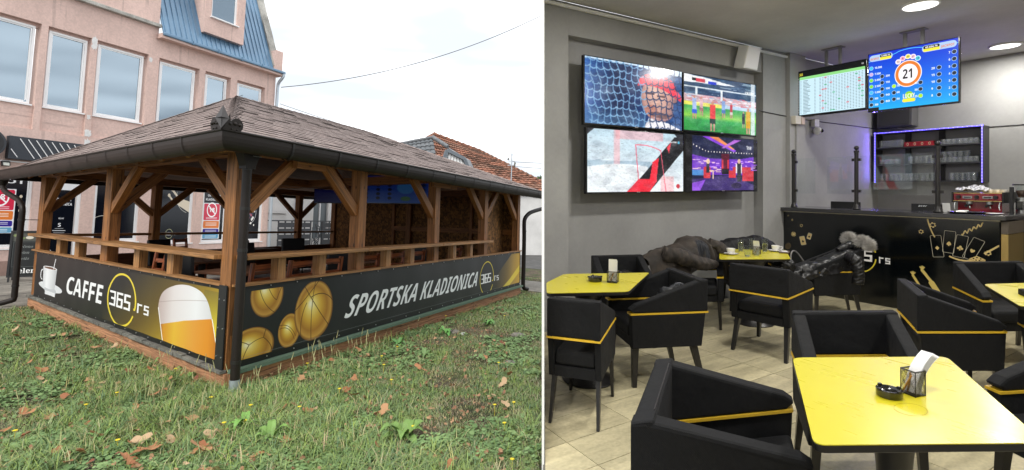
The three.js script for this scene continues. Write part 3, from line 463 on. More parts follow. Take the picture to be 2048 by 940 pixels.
{ // corner downpipe with hopper
  const c = G(0.0, -0.11, 0), dp = new THREE.Group(); dp.name = 'downpipe'; gz.add(dp);
  const q = new Geo(); const A = outR.clone(), S = DU.clone(), at = (w, d, y) => [c.clone().addScaledVector(S, -w).addScaledVector(A, -d), c.clone().addScaledVector(S, w).addScaledVector(A, -d), c.clone().addScaledVector(S, w).addScaledVector(A, d), c.clone().addScaledVector(S, -w).addScaledVector(A, d)].map((v) => v.clone().setY(y));
  const top = at(0.125, 0.055, 2.2), bt = at(0.05, 0.045, 2.0), ft = at(0.05, 0.045, 1.975); for (let i = 0; i < 4; i++) { const j = (i + 1) % 4; q.quad(bt[i], bt[j], top[j], top[i]); q.quad(ft[i], ft[j], bt[j], bt[i]); } q.mesh('hopper', M.gutter, dp);
  for (let k = 0; k < 3; k++) { const y = 2.16 - k * 0.035, w = 0.055 - k * 0.006, p = c.clone().addScaledVector(A, 0.062).addScaledVector(S, 0.045).setY(y); new Geo().beam(p.clone().addScaledVector(S, -w), p.clone().addScaledVector(S, w), 0.006, 0.006).mesh('rib', M.steel, dp); }
  new Geo().cyl(c.clone().setY(0.02), c.clone().setY(1.99), 0.04, 0.04, 18).mesh('pipe', M.gutter, dp);
  for (const y of [1.62, 1.98, 1.25, 0.28]) new Geo().cyl(c.clone().setY(y - 0.015), c.clone().setY(y + 0.015), 0.0435, 0.0435, 18).mesh('collar', M.gutterRing, dp);
  new Geo().cyl(c.clone().setY(0.0), c.clone().setY(0.13), 0.046, 0.043, 18).mesh('shoe', M.zinc, dp);
}
{ // swan-necked pipe at the far left end
  const dp = new THREE.Group(); dp.name = 'downpipe'; gz.add(dp); const p = G(-0.2, 6.72, 0), top = G(OV.s0 - 0.03, 7.62, 0);
  pipe('pipe', [top.clone().setY(2.13), top.clone().setY(2.0), G(-0.3, 7.42, 1.88), G(-0.22, 6.92, 1.74), p.clone().setY(1.6), p.clone().setY(1.3), p.clone().setY(0.7), p.clone().setY(0.2), p.clone().setY(0.13), G(-0.34, 6.86, 0.07)], 0.042, dp);
  const q = new Geo().cyl(top.clone().setY(1.98), top.clone().setY(2.2), 0.055, 0.12, 16).mesh('hopper', M.gutter, dp);
  for (const y of [1.42, 0.35]) new Geo().cyl(p.clone().setY(y - 0.015), p.clone().setY(y + 0.015), 0.048, 0.048, 16).mesh('collar', M.gutterRing, dp);
  new Geo().beam(p.clone().setY(1.42), G(0.05, 6.6, 1.42), 0.012, 0.012).mesh('stay', M.gutterRing, dp);
}
{ // pipe at the boarded end
  const dp = new THREE.Group(); dp.name = 'downpipe'; gz.add(dp); const p = G(7.08, -0.05, 0);
  pipe('pipe', [G(8.15, -0.3, 1.9), G(7.75, -0.22, 1.86), G(7.3, -0.1, 1.76), p.clone().setY(1.6), p.clone().setY(1.2), p.clone().setY(0.6), p.clone().setY(0.15), G(7.22, -0.1, 0.08)], 0.045, dp);
  for (const y of [1.35, 0.3]) new Geo().cyl(p.clone().setY(y - 0.015), p.clone().setY(y + 0.015), 0.048, 0.048, 16).mesh('collar', M.gutterRing, dp);
}
// ---- banners (separate sheets laced to the panels)
function banner365(g, x, y, rx, ry, lw, ts) {          // ring, 365 and .rs
  g.strokeStyle = '#e8d13c'; g.lineWidth = lw; g.save(); g.translate(x, y); g.scale(rx / ry, 1); g.beginPath(); g.arc(0, 0, ry, rad(28), rad(360 + 12)); g.stroke(); g.restore();
}
function text(g, s, x, y, w, h, color, weight = 'bold', slant = 0, family = 'sans-serif') {   // fits a line of lettering into a box, baseline at y
  g.save(); g.fillStyle = color; g.font = weight + ' 200px ' + family; const m = g.measureText(s); const a = 146; g.translate(x, y); g.transform(1, 0, -slant, 1, 0, 0); g.scale(w / m.width, h / a); g.textBaseline = 'alphabetic'; g.fillText(s, 0, 0); g.restore();
}
function squareText(g, s, x, y, w, h, color, lw) {     // squared technical figures built from strokes
  const glyph = { 3: [[0, 0, 1, 0], [1, 0, 1, 1], [0.3, 0.5, 1, 0.5], [0, 1, 1, 1]], 6: [[1, 0, 0, 0], [0, 0, 0, 1], [0, 1, 1, 1], [1, 1, 1, 0.45], [1, 0.45, 0, 0.45]], 5: [[1, 0, 0, 0], [0, 0, 0, 0.5], [0, 0.5, 1, 0.5], [1, 0.5, 1, 1], [1, 1, 0, 1]], r: [[0, 0.3, 0, 1], [0, 0.35, 0.8, 0.35]], s: [[0.9, 0.35, 0, 0.35], [0, 0.35, 0, 0.66], [0, 0.66, 0.9, 0.66], [0.9, 0.66, 0.9, 1], [0.9, 1, 0, 1]] };
  g.save(); g.strokeStyle = color; g.lineWidth = lw; g.lineCap = 'square'; g.lineJoin = 'round'; const n = s.length, cw = w / (n + (n - 1) * 0.62);
  [...s].forEach((c, i) => { for (const [a, b, e, f] of glyph[c]) { const X = x + i * cw * 1.62; g.beginPath(); g.moveTo(X + a * cw, y + b * h); g.lineTo(X + e * cw, y + f * h); g.stroke(); } }); g.restore();
}
function radial(g, x, y, r, stops) { const q = g.createRadialGradient(x - r * 0.2, y - r * 0.25, r * 0.05, x, y, r); stops.forEach(([k, c]) => q.addColorStop(k, c)); return q; }
const bannerLeftTex = canvasTex(2048, 512, (g, W, H) => {
  const X = (t) => (6.42 - t) / 6.36 * W, Y = (h) => (0.93 - h) / 0.76 * H;
  g.fillStyle = '#1a1a1b'; g.fillRect(0, 0, W, H);
  const gg = g.createLinearGradient(X(2.6), Y(0.75), X(0.9), Y(0.1)); gg.addColorStop(0, 'rgba(150,120,40,0)'); gg.addColorStop(0.45, 'rgba(120,95,35,.75)'); gg.addColorStop(1, 'rgba(225,190,40,1)'); g.fillStyle = gg; g.fillRect(X(3.2), 0, W, H);
  const g2 = g.createLinearGradient(X(0.5), Y(0.95), X(0.1), Y(0.2)); g2.addColorStop(0, 'rgba(90,80,45,.6)'); g2.addColorStop(0.6, 'rgba(215,195,50,1)'); g2.addColorStop(1, 'rgba(235,215,40,1)'); g.fillStyle = g2; g.fillRect(X(0.52), Y(0.86), W, H);
  // coffee cup on its saucer
  const cg = g.createLinearGradient(X(6.0), 0, X(5.25), 0); cg.addColorStop(0, '#c9cccf'); cg.addColorStop(0.35, '#eef0f1'); cg.addColorStop(1, '#b9bcbf');
  g.fillStyle = '#dcdfe1'; g.beginPath(); g.ellipse(X(5.54), Y(0.40), X(4.92) - X(5.54), 46, 0.03, 0, 7); g.fill(); g.fillStyle = '#bfc3c6'; g.beginPath(); g.ellipse(X(5.52), Y(0.35), 100, 40, 0, 0, 7); g.fill(); g.fillStyle = '#e2e4e6'; g.fillRect(X(5.78), Y(0.33), X(5.25) - X(5.78), 40);
  g.fillStyle = cg; g.beginPath(); g.moveTo(X(5.98), Y(0.70)); g.lineTo(X(5.92), Y(0.40)); g.quadraticCurveTo(X(5.6), Y(0.33), X(5.30), Y(0.40)); g.lineTo(X(5.26), Y(0.70)); g.closePath(); g.fill();
  g.fillStyle = '#e9ebec'; g.beginPath(); g.ellipse(X(5.62), Y(0.70), X(5.26) - X(5.62), 17, 0, 0, 7); g.fill(); g.fillStyle = '#6b4a38'; g.beginPath(); g.ellipse(X(5.62), Y(0.697), (X(5.26) - X(5.62)) * 0.86, 11, 0, 0, 7); g.fill();
  g.strokeStyle = '#dfe2e4'; g.lineWidth = 13; g.beginPath(); g.ellipse(X(6.02), Y(0.57), 24, 52, 0, rad(70), rad(290)); g.stroke(); g.lineWidth = 11; g.strokeStyle = '#eef0f1'; g.beginPath(); g.moveTo(X(5.46), Y(0.69)); g.lineTo(X(5.36), Y(0.86)); g.stroke();
  // lettering
  text(g, 'CAFFE', X(4.76), Y(0.395), X(3.24) - X(4.76), Y(0.395) - Y(0.65), '#f1f2f2', 'bold', 0.08);
  banner365(g, X(2.61), Y(0.525), (X(2.15) - X(3.07)) / 2, (Y(0.21) - Y(0.84)) / 2, 17);
  squareText(g, '365', X(2.98), Y(0.595), X(2.34) - X(2.98), Y(0.435) - Y(0.595), '#f4f4f4', 18); g.fillStyle = '#e8d13c'; g.fillRect(X(2.2), Y(0.47), 17, 17); squareText(g, 'rs', X(2.08), Y(0.575), X(1.80) - X(2.08), Y(0.44) - Y(0.575), '#ececec', 13);
  // glass of beer, foam over the rim
  g.save(); g.beginPath(); g.moveTo(X(1.55), Y(0.58)); g.lineTo(X(1.36), Y(0.16)); g.lineTo(X(0.14), Y(0.16)); g.lineTo(X(0.36), Y(0.6)); g.closePath(); g.clip(); const bg = g.createLinearGradient(X(1.5), 0, X(0.2), 0); bg.addColorStop(0, '#8a4a1c'); bg.addColorStop(0.08, '#c98a22'); bg.addColorStop(0.3, '#dcb135'); bg.addColorStop(0.62, '#d9983a'); bg.addColorStop(0.85, '#d58a24'); bg.addColorStop(1, '#b86e1c'); g.fillStyle = bg; g.fillRect(X(1.6), 0, W, H); g.restore();
  const fg = g.createLinearGradient(X(1.55), 0, X(0.36), 0); fg.addColorStop(0, '#b9a7a2'); fg.addColorStop(0.3, '#d9d2d0'); fg.addColorStop(0.75, '#e4e5e6'); fg.addColorStop(1, '#cfcfd0'); g.fillStyle = fg;
  g.beginPath(); g.moveTo(X(1.55), Y(0.56)); g.bezierCurveTo(X(1.55), Y(0.74), X(1.4), Y(0.78), X(1.2), Y(0.83)); g.bezierCurveTo(X(1.0), Y(0.885), X(0.72), Y(0.875), X(0.58), Y(0.83)); g.bezierCurveTo(X(0.45), Y(0.78), X(0.40), Y(0.7), X(0.345), Y(0.59)); g.lineTo(X(0.9), Y(0.50)); g.lineTo(X(1.47), Y(0.385)); g.closePath(); g.fill();
  g.strokeStyle = 'rgba(120,95,90,.45)'; g.lineWidth = 4; g.beginPath(); g.moveTo(X(1.54), Y(0.62)); g.quadraticCurveTo(X(1.0), Y(0.71), X(0.42), Y(0.755)); g.stroke();
  g.strokeStyle = '#f3f3f3'; g.lineWidth = 5; g.beginPath(); g.moveTo(X(1.55), Y(0.56)); g.lineTo(X(1.36), Y(0.16)); g.stroke(); g.beginPath(); g.moveTo(X(0.345), Y(0.59)); g.lineTo(X(0.13), Y(0.16)); g.stroke();
  g.fillStyle = '#0d0d0e'; g.fillRect(0, 0, W, 26); g.fillRect(0, H - 34, W, 34); g.fillRect(W - 44, 0, 44, H); g.fillRect(0, 0, 12, H);
});
const bannerRightTex = canvasTex(2048, 512, (g, W, H) => {
  const X = (s) => (s - 0.05) / 6.88 * W, Y = (h) => (0.93 - h) / 0.74 * H;
  g.fillStyle = '#191d1f'; g.fillRect(0, 0, W, H);
  const gg = g.createLinearGradient(X(5.3), Y(0.5), X(6.95), Y(0.45)); gg.addColorStop(0, 'rgba(60,50,25,0)'); gg.addColorStop(0.4, 'rgba(120,95,40,.65)'); gg.addColorStop(0.75, 'rgba(190,150,60,.9)'); gg.addColorStop(1, 'rgba(215,170,60,1)'); g.fillStyle = gg; g.beginPath(); g.moveTo(X(5.1), H); g.lineTo(X(6.5), 0); g.lineTo(W, 0); g.lineTo(W, H); g.fill();
  g.fillStyle = 'rgba(240,215,70,.8)'; g.beginPath(); g.moveTo(X(5.85), H); g.quadraticCurveTo(X(6.6), Y(0.45), W, Y(0.66)); g.lineTo(W, Y(0.52)); g.quadraticCurveTo(X(6.7), Y(0.35), X(6.15), H); g.fill();
  const ball = (s, h, rs, rh, clipTop) => { g.save(); if (clipTop) { g.beginPath(); g.rect(0, Y(clipTop), W, H); g.clip(); } g.translate(X(s), Y(h)); g.scale((X(rs) - X(0)) / 100, (Y(0) - Y(rh)) / 100); g.fillStyle = radial(g, 0, 0, 100, [[0, '#fdf6cf'], [0.18, '#f0d978'], [0.45, '#d3a83c'], [0.72, '#a9762a'], [0.9, '#c79a45'], [1, '#6d451b']]); g.beginPath(); g.arc(0, 0, 100, 0, 7); g.fill(); g.beginPath(); g.arc(0, 0, 100, 0, 7); g.clip(); g.strokeStyle = 'rgba(70,45,15,.85)'; g.lineWidth = 3; };
  const curve = (...p) => { g.beginPath(); g.moveTo(p[0], p[1]); for (let i = 2; i < p.length; i += 4) g.quadraticCurveTo(p[i], p[i + 1], p[i + 2], p[i + 3]); g.stroke(); };
  ball(0.35, 0.82, 0.19, 0.22, 0.875); curve(-60, -100, -50, 40, 60, 90); curve(-10, -60, 30, 20, 60, 30); curve(60, 30, 80, -20, 100, -40); curve(20, -90, 60, -40, 100, -60); g.restore();
  ball(0.2, 0.33, 0.26, 0.20); curve(-90, -50, -40, -50, -10, -20); curve(-10, -20, 20, -40, 50, -40); curve(50, -40, 60, -80, 60, -90); curve(50, -40, 90, 0, 90, 30); curve(-10, -20, -40, 40, -30, 70); curve(-30, 70, 20, 90, 40, 100); g.restore();
  ball(0.64, 0.415, 0.14, 0.175); curve(-100, -40, 0, -50, 60, 40); curve(-90, -20, 0, -40, 50, 60); g.restore();
  ball(0.97, 0.57, 0.275, 0.325, 0.885); curve(-60, -90, 10, -10, 80, 60); curve(0, -100, -20, -10, -10, 100); curve(-100, -10, -20, -60, 30, -110); curve(-20, -45, 50, -70, 100, -20); curve(-40, -30, -80, 20, -60, 90); g.restore();
  text(g, 'SPORTSKA KLADIONICA', X(1.42), Y(0.40), X(4.83) - X(1.42), Y(0.40) - Y(0.66), '#eef1f2', 'bold', 0.22);
  banner365(g, X(5.27), Y(0.50), (X(5.56) - X(4.98)) / 2, (Y(0.19) - Y(0.81)) / 2, 13);
  squareText(g, '365', X(5.04), Y(0.575), X(5.43) - X(5.04), Y(0.42) - Y(0.575), '#f4f4f4', 14); g.fillStyle = '#e8d13c'; g.fillRect(X(5.5), Y(0.44), 14, 14); squareText(g, 'rs', X(5.61), Y(0.55), X(5.78) - X(5.61), Y(0.42) - Y(0.55), '#ececec', 9);
  g.fillStyle = '#0e1011'; g.fillRect(0, 0, W, 22); g.fillRect(0, H - 40, W, 40); g.strokeStyle = '#9aa0a0'; g.lineWidth = 1.5; g.beginPath(); g.moveTo(0, H - 52); g.lineTo(X(5.9), H - 46); g.stroke(); g.fillStyle = '#0e1011'; g.fillRect(W - 10, 0, 10, H);
});
function bannerSheet(a, b, h0, h1, out, t, name, label) {
  const th = thing(name, label, 'banner'); th.position.copy(gz.position); th.quaternion.copy(gz.quaternion);
  // the cloth bellies very slightly between its fixings
  const n = 48, P = [], T = [], I = []; for (let i = 0; i <= n; i++) for (let j = 0; j <= 4; j++) { const k = i / n, l = j / 4, p = a.clone().lerp(b, k).setY(mix(h0, h1, l)).addScaledVector(out, 0.012 + 0.004 * Math.sin(k * 31) * Math.sin(l * 3.14) + 0.003 * Math.sin(k * 77 + l)); P.push(p.x, p.y, p.z); T.push(k, l); }
  for (let i = 0; i < n; i++) for (let j = 0; j < 4; j++) { const q = i * 5 + j; I.push(q, q + 5, q + 6, q, q + 6, q + 1); }
  const g = new THREE.BufferGeometry(); g.setAttribute('position', new THREE.Float32BufferAttribute(P, 3)); g.setAttribute('uv', new THREE.Float32BufferAttribute(T, 2)); g.setIndex(I); g.computeVertexNormals();
  mesh('printed_sheet', g, printed(t, 0.42, { side: THREE.DoubleSide }), th);
  const m = Math.round(a.distanceTo(b) / 0.33); for (let i = 0; i <= m; i++) for (const h of [h0 + 0.03, h1 - 0.02]) { const p = a.clone().lerp(b, clamp(i / m, 0.004, 0.996)).setY(h).addScaledVector(out, 0.017); new Geo().cyl(p, p.clone().addScaledVector(out, 0.006), 0.007, 0.006, 8).mesh('fixing_screw', M.steel, th); }
  return th;
}
bannerSheet(G(-0.008, 6.42, 0), G(-0.008, 0.06, 0), 0.195, 0.915, outL, bannerLeftTex, 'printed_banner', 'black printed banner with coffee cup, yellow ring and beer glass');
bannerSheet(G(0.05, -0.008, 0), G(6.93, -0.008, 0), 0.198, 0.915, outR, bannerRightTex, 'printed_banner', 'black printed banner with golden balls and slanted white lettering');
{ new Geo().beam(G(-0.048, 0.035, 0.56), G(-0.048, 0.175, 0.56), 0.012, 0.735).mesh('corner_plate', M.black, gz); for (const h of [0.3, 0.55, 0.8]) for (const t of [0.06, 0.15]) { const p = G(-0.054, t, h); new Geo().cyl(p, p.clone().addScaledVector(outL, 0.006), 0.007, 0.006, 8).mesh('fixing_screw', M.steel, gz); } }
// ---- furniture under the roof
const lchair = thing('ladder_back_chair', 'red-brown wooden ladder-back chair behind the long rail, nearest the corner post', 'chair', 'wooden chairs under the gazebo roof');
{
  for (const s of [-1, 1]) { new Geo().beam(V(0.18 * s, 0, -0.19), V(0.18 * s, 0.44, -0.18), 0.036, 0.036).beam(V(0.18 * s, 0.44, -0.18), V(0.18 * s, 0.95, -0.25), 0.036, 0.036).mesh('back_leg', M.chairWood, lchair); new Geo().box(0.036, 0.43, 0.036, 0.18 * s, 0.215, 0.18).mesh('front_leg', M.chairWood, lchair); }
  new Geo().box(0.42, 0.03, 0.42, 0, 0.445, 0, 0, 0, 0, 0.01).mesh('seat', M.chairWood, lchair);
  [[0.9, -0.243, 0.06], [0.77, -0.226, 0.05], [0.64, -0.207, 0.05]].forEach(([y, z, h]) => new Geo().box(0.33, h, 0.02, 0, y, z, -0.13).mesh('back_slat', M.chairWood, lchair));
  for (const s of [-1, 1]) new Geo().box(0.02, 0.03, 0.34, 0.18 * s, 0.2, 0).mesh('stretcher', M.chairWood, lchair);
}
function seat(o, s, t, yaw) { const p = G(s, t, 0.15).applyMatrix4(new THREE.Matrix4().compose(gz.position, gz.quaternion, V(1, 1, 1))); o.position.copy(p); o.quaternion.copy(gz.quaternion); o.rotateY(yaw); return o; }
gz.updateMatrixWorld(true);
const ord = ['nearest', 'second', 'third', 'fourth', 'fifth', 'sixth', 'seventh'];
seat(lchair, 0.40, 0.40, Math.PI);
[[0.84, 0.40, 3.2], [1.28, 0.41, 3.0], [2.0, 0.42, 2.95], [2.55, 0.40, 3.2], [3.1, 0.42, 3.1], [4.28, 0.42, 3.1]].forEach(([s, t, y], i) => seat(dup(lchair, 'red-brown wooden ladder-back chair behind the long rail, ' + ord[i + 1] + ' from the corner post'), s, t, y));
[[0.42, 2.72, -1.5, 'wooden ladder-back chair behind the rail above the yellow ring of the coffee banner'], [0.42, 3.12, -1.6, 'wooden ladder-back chair just left of the middle post of the coffee banner side'], [2.2, 5.6, 0.4, 'wooden ladder-back chair far back by the rear rail of the gazebo']].forEach(([s, t, y, l]) => seat(dup(lchair, l), s, t, y));
const gtable = thing('gazebo_table', 'dark wooden table under the roof near the corner post', 'table', 'dark tables under the gazebo roof');
new Geo().box(0.9, 0.035, 0.7, 0, 0.74, 0, 0, 0, 0, 0.01).mesh('tabletop', M.woodDark, gtable); new Geo().cyl(V(0, 0.03, 0), V(0, 0.72, 0), 0.045, 0.045, 12).mesh('column', M.black, gtable); new Geo().box(0.5, 0.03, 0.5, 0, 0.015, 0).mesh('foot', M.black, gtable);
seat(gtable, 0.95, 1.35, 0.1);
[[2.9, 1.3, 'dark wooden table under the roof behind the second post of the long side'], [4.5, 1.4, 'dark wooden table under the roof towards the boarded end'], [1.2, 3.1, 'dark wooden table under the roof behind the middle of the coffee banner'], [3.0, 4.8, 'dark wooden table at the back of the gazebo']].forEach(([s, t, l]) => seat(dup(gtable, l), s, t, 0.1));
const bch = thing('black_chair', 'black padded chair under the roof just behind the corner post', 'chair', 'black chairs under the gazebo roof');
{ new Geo().box(0.46, 0.06, 0.46, 0, 0.46, 0, 0, 0, 0, 0.02).mesh('seat', M.black, bch); new Geo().box(0.46, 0.42, 0.05, 0, 0.78, -0.22, -0.1, 0, 0, 0.02).mesh('backrest', M.black, bch); for (const s of [-1, 1]) for (const z of [-1, 1]) new Geo().cyl(V(0.2 * s, 0, 0.2 * z), V(0.19 * s, 0.44, 0.19 * z), 0.012).mesh('leg', M.black, bch); }
seat(bch, 0.55, 1.9, 1.6);
[[1.9, 2.6, 0.4, 'black padded chair under the roof in line with the first bay of the long rail'], [2.2, 3.4, 0.2, 'black padded chair near the middle of the gazebo floor'], [3.4, 3.6, -0.3, 'black padded chair under the roof in front of the pierced fence view'], [1.3, 4.4, 0.3, 'black padded chair behind the coffee banner rail, second from the corner'], [3.9, 0.95, 3.0, 'black padded chair behind the third bay of the long rail'], [2.0, 0.9, 2.9, 'black padded chair between wooden chairs in the second bay']].forEach(([s, t, y, l]) => seat(dup(bch, l), s, t, y));
// two wall screens hung under the roof
function gzScreen(label, s, t, w, h, yaw, y, draw, glow) {
  const o = thing('hanging_screen', label, 'screen'); const p = G(s, t, y).applyMatrix4(new THREE.Matrix4().compose(gz.position, gz.quaternion, V(1, 1, 1))); o.position.copy(p); o.quaternion.copy(gz.quaternion); o.rotateY(yaw);
  new Geo().box(w, h, 0.05, 0, 0, 0, 0, 0, 0, 0.006).mesh('case', M.blackGloss, o);
  const q = new THREE.PlaneGeometry(w - 0.03, h - 0.03); q.translate(0, 0, 0.0275); mesh('display', q, mat([0.01, 0.01, 0.01], 0.25, { emissive: 0xffffff, emissiveMap: canvasTex(512, 256, draw), emissiveIntensity: glow }), o);
  new Geo().box(0.06, 0.4, 0.04, 0, h / 2 + 0.1, -0.05).mesh('bracket', M.black, o);
}
gzScreen('blue number-draw screen hung in the gazebo behind the second post', 5.3, 2.45, 1.75, 0.62, -Math.PI / 2 + 0.22, 2.20, (g, W, H) => { g.fillStyle = '#1a3fae'; g.fillRect(0, 0, W, H); const q = g.createLinearGradient(0, 0, 0, H); q.addColorStop(0, '#1233a8'); q.addColorStop(1, '#2a6ad0'); g.fillStyle = q; g.fillRect(0, 0, W, H); g.fillStyle = '#0b1640'; for (const x of [30, 110, 190, 420, 480]) for (let k = 0; k < 4; k++) { g.beginPath(); g.ellipse(x, 90 + k * 40, 14, 15, 0, 0, 7); g.fill(); } g.fillStyle = '#3f8fe0'; g.beginPath(); g.ellipse(300, 110, 60, 60, 0, 0, 7); g.fill(); g.fillStyle = '#4f8a5a'; g.beginPath(); g.ellipse(300, 215, 34, 22, 0, 0, 7); g.fill(); }, 0.05);
gzScreen('dark blue screen hung in the gazebo above the pierced fence', 5.3, 4.85, 0.95, 0.42, -Math.PI / 2 + 0.22, 2.12, (g, W, H) => { g.fillStyle = '#141a6e'; g.fillRect(0, 0, W, H); g.fillStyle = '#0c1150'; g.fillRect(0, 0, W, 50); g.fillStyle = '#20268c'; for (let k = 0; k < 8; k++) g.fillRect(30, 70 + k * 22, W - 60, 8); }, 0.045);
// ================================================================ PINK BUILDING
const FAC = [-12.204, -12.170], FYAW = rad(64.5);
const pb = thing('pink_building', 'pink rendered two-storey building with blue metal mansard roof', 'building'); onSite(pb, FAC[0], 0, FAC[1], FYAW);
const fT = (z) => new THREE.Matrix4().makeTranslation(0, 0, z);
// openings: s0, s1, h0, h1
const upWin = [[-1.35, 0.22], [0.5, 1.33], [1.58, 2.74], [3.2, 4.28], [4.63, 5.38], [5.78, 6.74]].map(([a, b]) => [a, b, 4.25, 6.26]);
const upPanel = [[-1.45, 0.30], [0.44, 1.38], [1.52, 2.82], [3.12, 4.36], [4.56, 5.46], [5.70, 6.82]];
const shopWin = [[-1.6, 0.42, 0.66, 2.5], [1.74, 2.88, 0.76, 2.42], [3.32, 4.46, 0.68, 2.42], [4.76, 5.62, 0.66, 2.42], [6.02, 7.02, 0.66, 2.42]];
const doorO = [0.62, 1.44, 0.02, 2.38];
{
  const holes = [...upPanel.map(([a, b]) => rectPts(a, 3.62, b, 6.34)), ...shopWin.map(([a, b, c, d]) => rectPts(a, c, b, d)), rectPts(doorO[0], doorO[2], doorO[1], doorO[3])];
  new Geo().prism([[-6, 0], [7.25, 0], [7.25, 7.02], [3.05, 7.02], [3.05, 10.2], [-6, 10.2]], 0.3, fT(-0.3), holes).mesh('wall', M.stucco, pb);
  upPanel.forEach(([a, b]) => { new Geo().box(b - a + 0.02, 0.66, 0.1, (a + b) / 2, 3.93, -0.12).mesh('spandrel_panel', M.stucco, pb); new Geo().box(b - a + 0.02, 0.12, 0.1, (a + b) / 2, 6.30, -0.2).mesh('lintel', M.stucco, pb); });
  new Geo().box(4.2, 0.1, 0.16, 0.95, 7.28, 0.06, 0, 0, 0, 0.01).mesh('string_course', M.patch, pb);
  new Geo().box(0.35, 8.0, 6, 7.0755, 4.0, -3.305).mesh('side_wall', M.stucco, pb);
  new Geo().box(13.2, 0.35, 0.02, 0.62, 0.18, 0.012).mesh('plinth', mat([0.42, 0.28, 0.24], 0.95, { map: stuccoTex }), pb);
  // flaked render
  reseed(81); for (const [s, h, w, q] of [[1.45, 6.22, 0.11, 0.42], [1.46, 3.72, 0.11, 0.24], [1.45, 4.16, 0.07, 0.14], [2.88, 6.2, 0.07, 0.16], [1.47, 3.42, 0.12, 0.33]]) { const pts = []; for (let i = 0; i < 26; i++) { const a = i / 26 * 6.283, c = Math.cos(a), s2 = Math.sin(a), e = Math.pow(Math.max(Math.abs(c), Math.abs(s2)), -0.8); pts.push([c * e * w * rr(0.55, 1.05) * 0.75, s2 * e * q * rr(0.6, 1.05) * 0.5]); } new Geo().prism(pts, 0.006, new THREE.Matrix4().makeTranslation(s, h, -0.001)).mesh('flaked_patch', mat([0.9, 0.9, 0.9], 0.95, { map: stuccoTex }), pb); }
}
function facadeWindow(a, b, c, d, z, name = 'window') {
  const w = new THREE.Group(); w.name = name; pb.add(w); const f = 0.05, g = new Geo();
  g.prism(rectPts(a, c, b, d), 0.06, fT(z), [rectPts(a + f, c + f, b - f, d - f)]); g.mesh('frame', M.pvc, w);
  const s = 0.035; new Geo().prism(rectPts(a + f + 0.004, c + f + 0.004, b - f - 0.004, d - f - 0.004), 0.04, fT(z + 0.005), [rectPts(a + f + s, c + f + s, b - f - s, d - f - s)]).mesh('sash', M.pvc, w);
  new Geo().box(b - a - 2 * f, d - c - 2 * f, 0.012, (a + b) / 2, (c + d) / 2, z + 0.02, rr(-0.012, 0.012), rr(-0.02, 0.02)).mesh('pane', M.windowGlass, w);
  new Geo().box(b - a + 0.08, 0.035, 0.14, (a + b) / 2, c - 0.02, z + 0.07).mesh('sill', M.pvc, w);
  return w;
}
upWin.forEach(([a, b, c, d]) => facadeWindow(a, b, c, d, -0.16));
// blue standing-seam mansard, dormer and gable end
{
  const h0 = 7.08, h1 = 10.3, z0 = 0.22, z1 = -1.1, s0 = 3.07, s1 = 6.95, g = new Geo(), roof = new THREE.Group(); roof.name = 'mansard_roof'; pb.add(roof);
  const top = 3.22, len = Math.hypot(h1 - h0, z1 - z0), an = Math.atan2(z1 - z0, h1 - h0);
  new Geo().beam(V((s0 + s1) / 2, h0, z0 - 0.03), V((s0 + s1) / 2, h1, z1 - 0.03), s1 - s0, 0.04, V(0, 0, 1)).mesh('roof_sheet', M.blueMetal, roof);
  for (let s = s0 + 0.06; s < s1; s += 0.165) { const d0 = s > 4.32 && s < 5.68; new Geo().beam(V(s, h0, z0), V(s, d0 ? 7.57 : h1, d0 ? z0 + (z1 - z0) * 0.152 : z1), 0.022, 0.045, V(0, 0, 1)).mesh('seam', M.blueMetal, roof); }
  new Geo().beam(V(s0 - 0.05, h0 - 0.06, z0 + 0.06), V(7.42, h0 - 0.06, z0 + 0.06), 0.11, 0.1, V(0, 1, 0), 0.03).mesh('gutter', M.blueMetal, roof);
  for (const s of [3.9, 4.75, 5.6, 6.4]) new Geo().box(0.02, 0.13, 0.14, s, h0 - 0.06, z0 + 0.06).mesh('gutter_joint', mat([0.10, 0.19, 0.29], 0.5), roof);
  new Geo().box(4.4, 0.14, 0.5, 5.2, 6.97, 0.02).mesh('eaves', M.stucco, pb);
  const dm = new THREE.Group(); dm.name = 'dormer'; pb.add(dm);
  new Geo().prism(rectPts(4.3, 7.56, 5.7, 10.3), 1.4, fT(-1.2), [rectPts(4.5, 8.14, 5.42, 10.0)]).mesh('dormer_wall', M.stucco, dm);
  new Geo().prism(rectPts(4.5, 8.14, 5.42, 10.0), 0.06, fT(0.08), [rectPts(4.56, 8.2, 5.36, 9.94)]).mesh('frame', M.pvc, dm);
  new Geo().box(0.8, 1.74, 0.012, 4.96, 9.07, 0.1).mesh('pane', M.windowGlass, dm); new Geo().box(1.0, 0.035, 0.16, 4.96, 8.12, 0.2).mesh('sill', M.pvc, dm);
  const gb = new Geo(); gb.prism([[0.25, 7.2], [-1.15, 10.6], [-5, 10.6], [-5, 7.2]], 0.3, new THREE.Matrix4().makeRotationY(-Math.PI / 2).setPosition(7.25, 0, 0)).mesh('gable_wall', M.patch, pb);
  new Geo().box(0.3, 0.75, 0.42, 7.12, 7.42, 0.1).mesh('gable_pier', M.stucco, pb);
  const dp = new Geo(); dp.tube([V(7.36, 7.0, 0.28), V(7.36, 6.85, 0.26), V(7.30, 6.65, 0.12), V(7.30, 6.3, 0.07), V(7.30, 4, 0.07), V(7.30, 2, 0.07), V(7.30, 0.05, 0.07)], 0.055, 12, 60, 0.4).mesh('downpipe', M.zinc, pb);
}
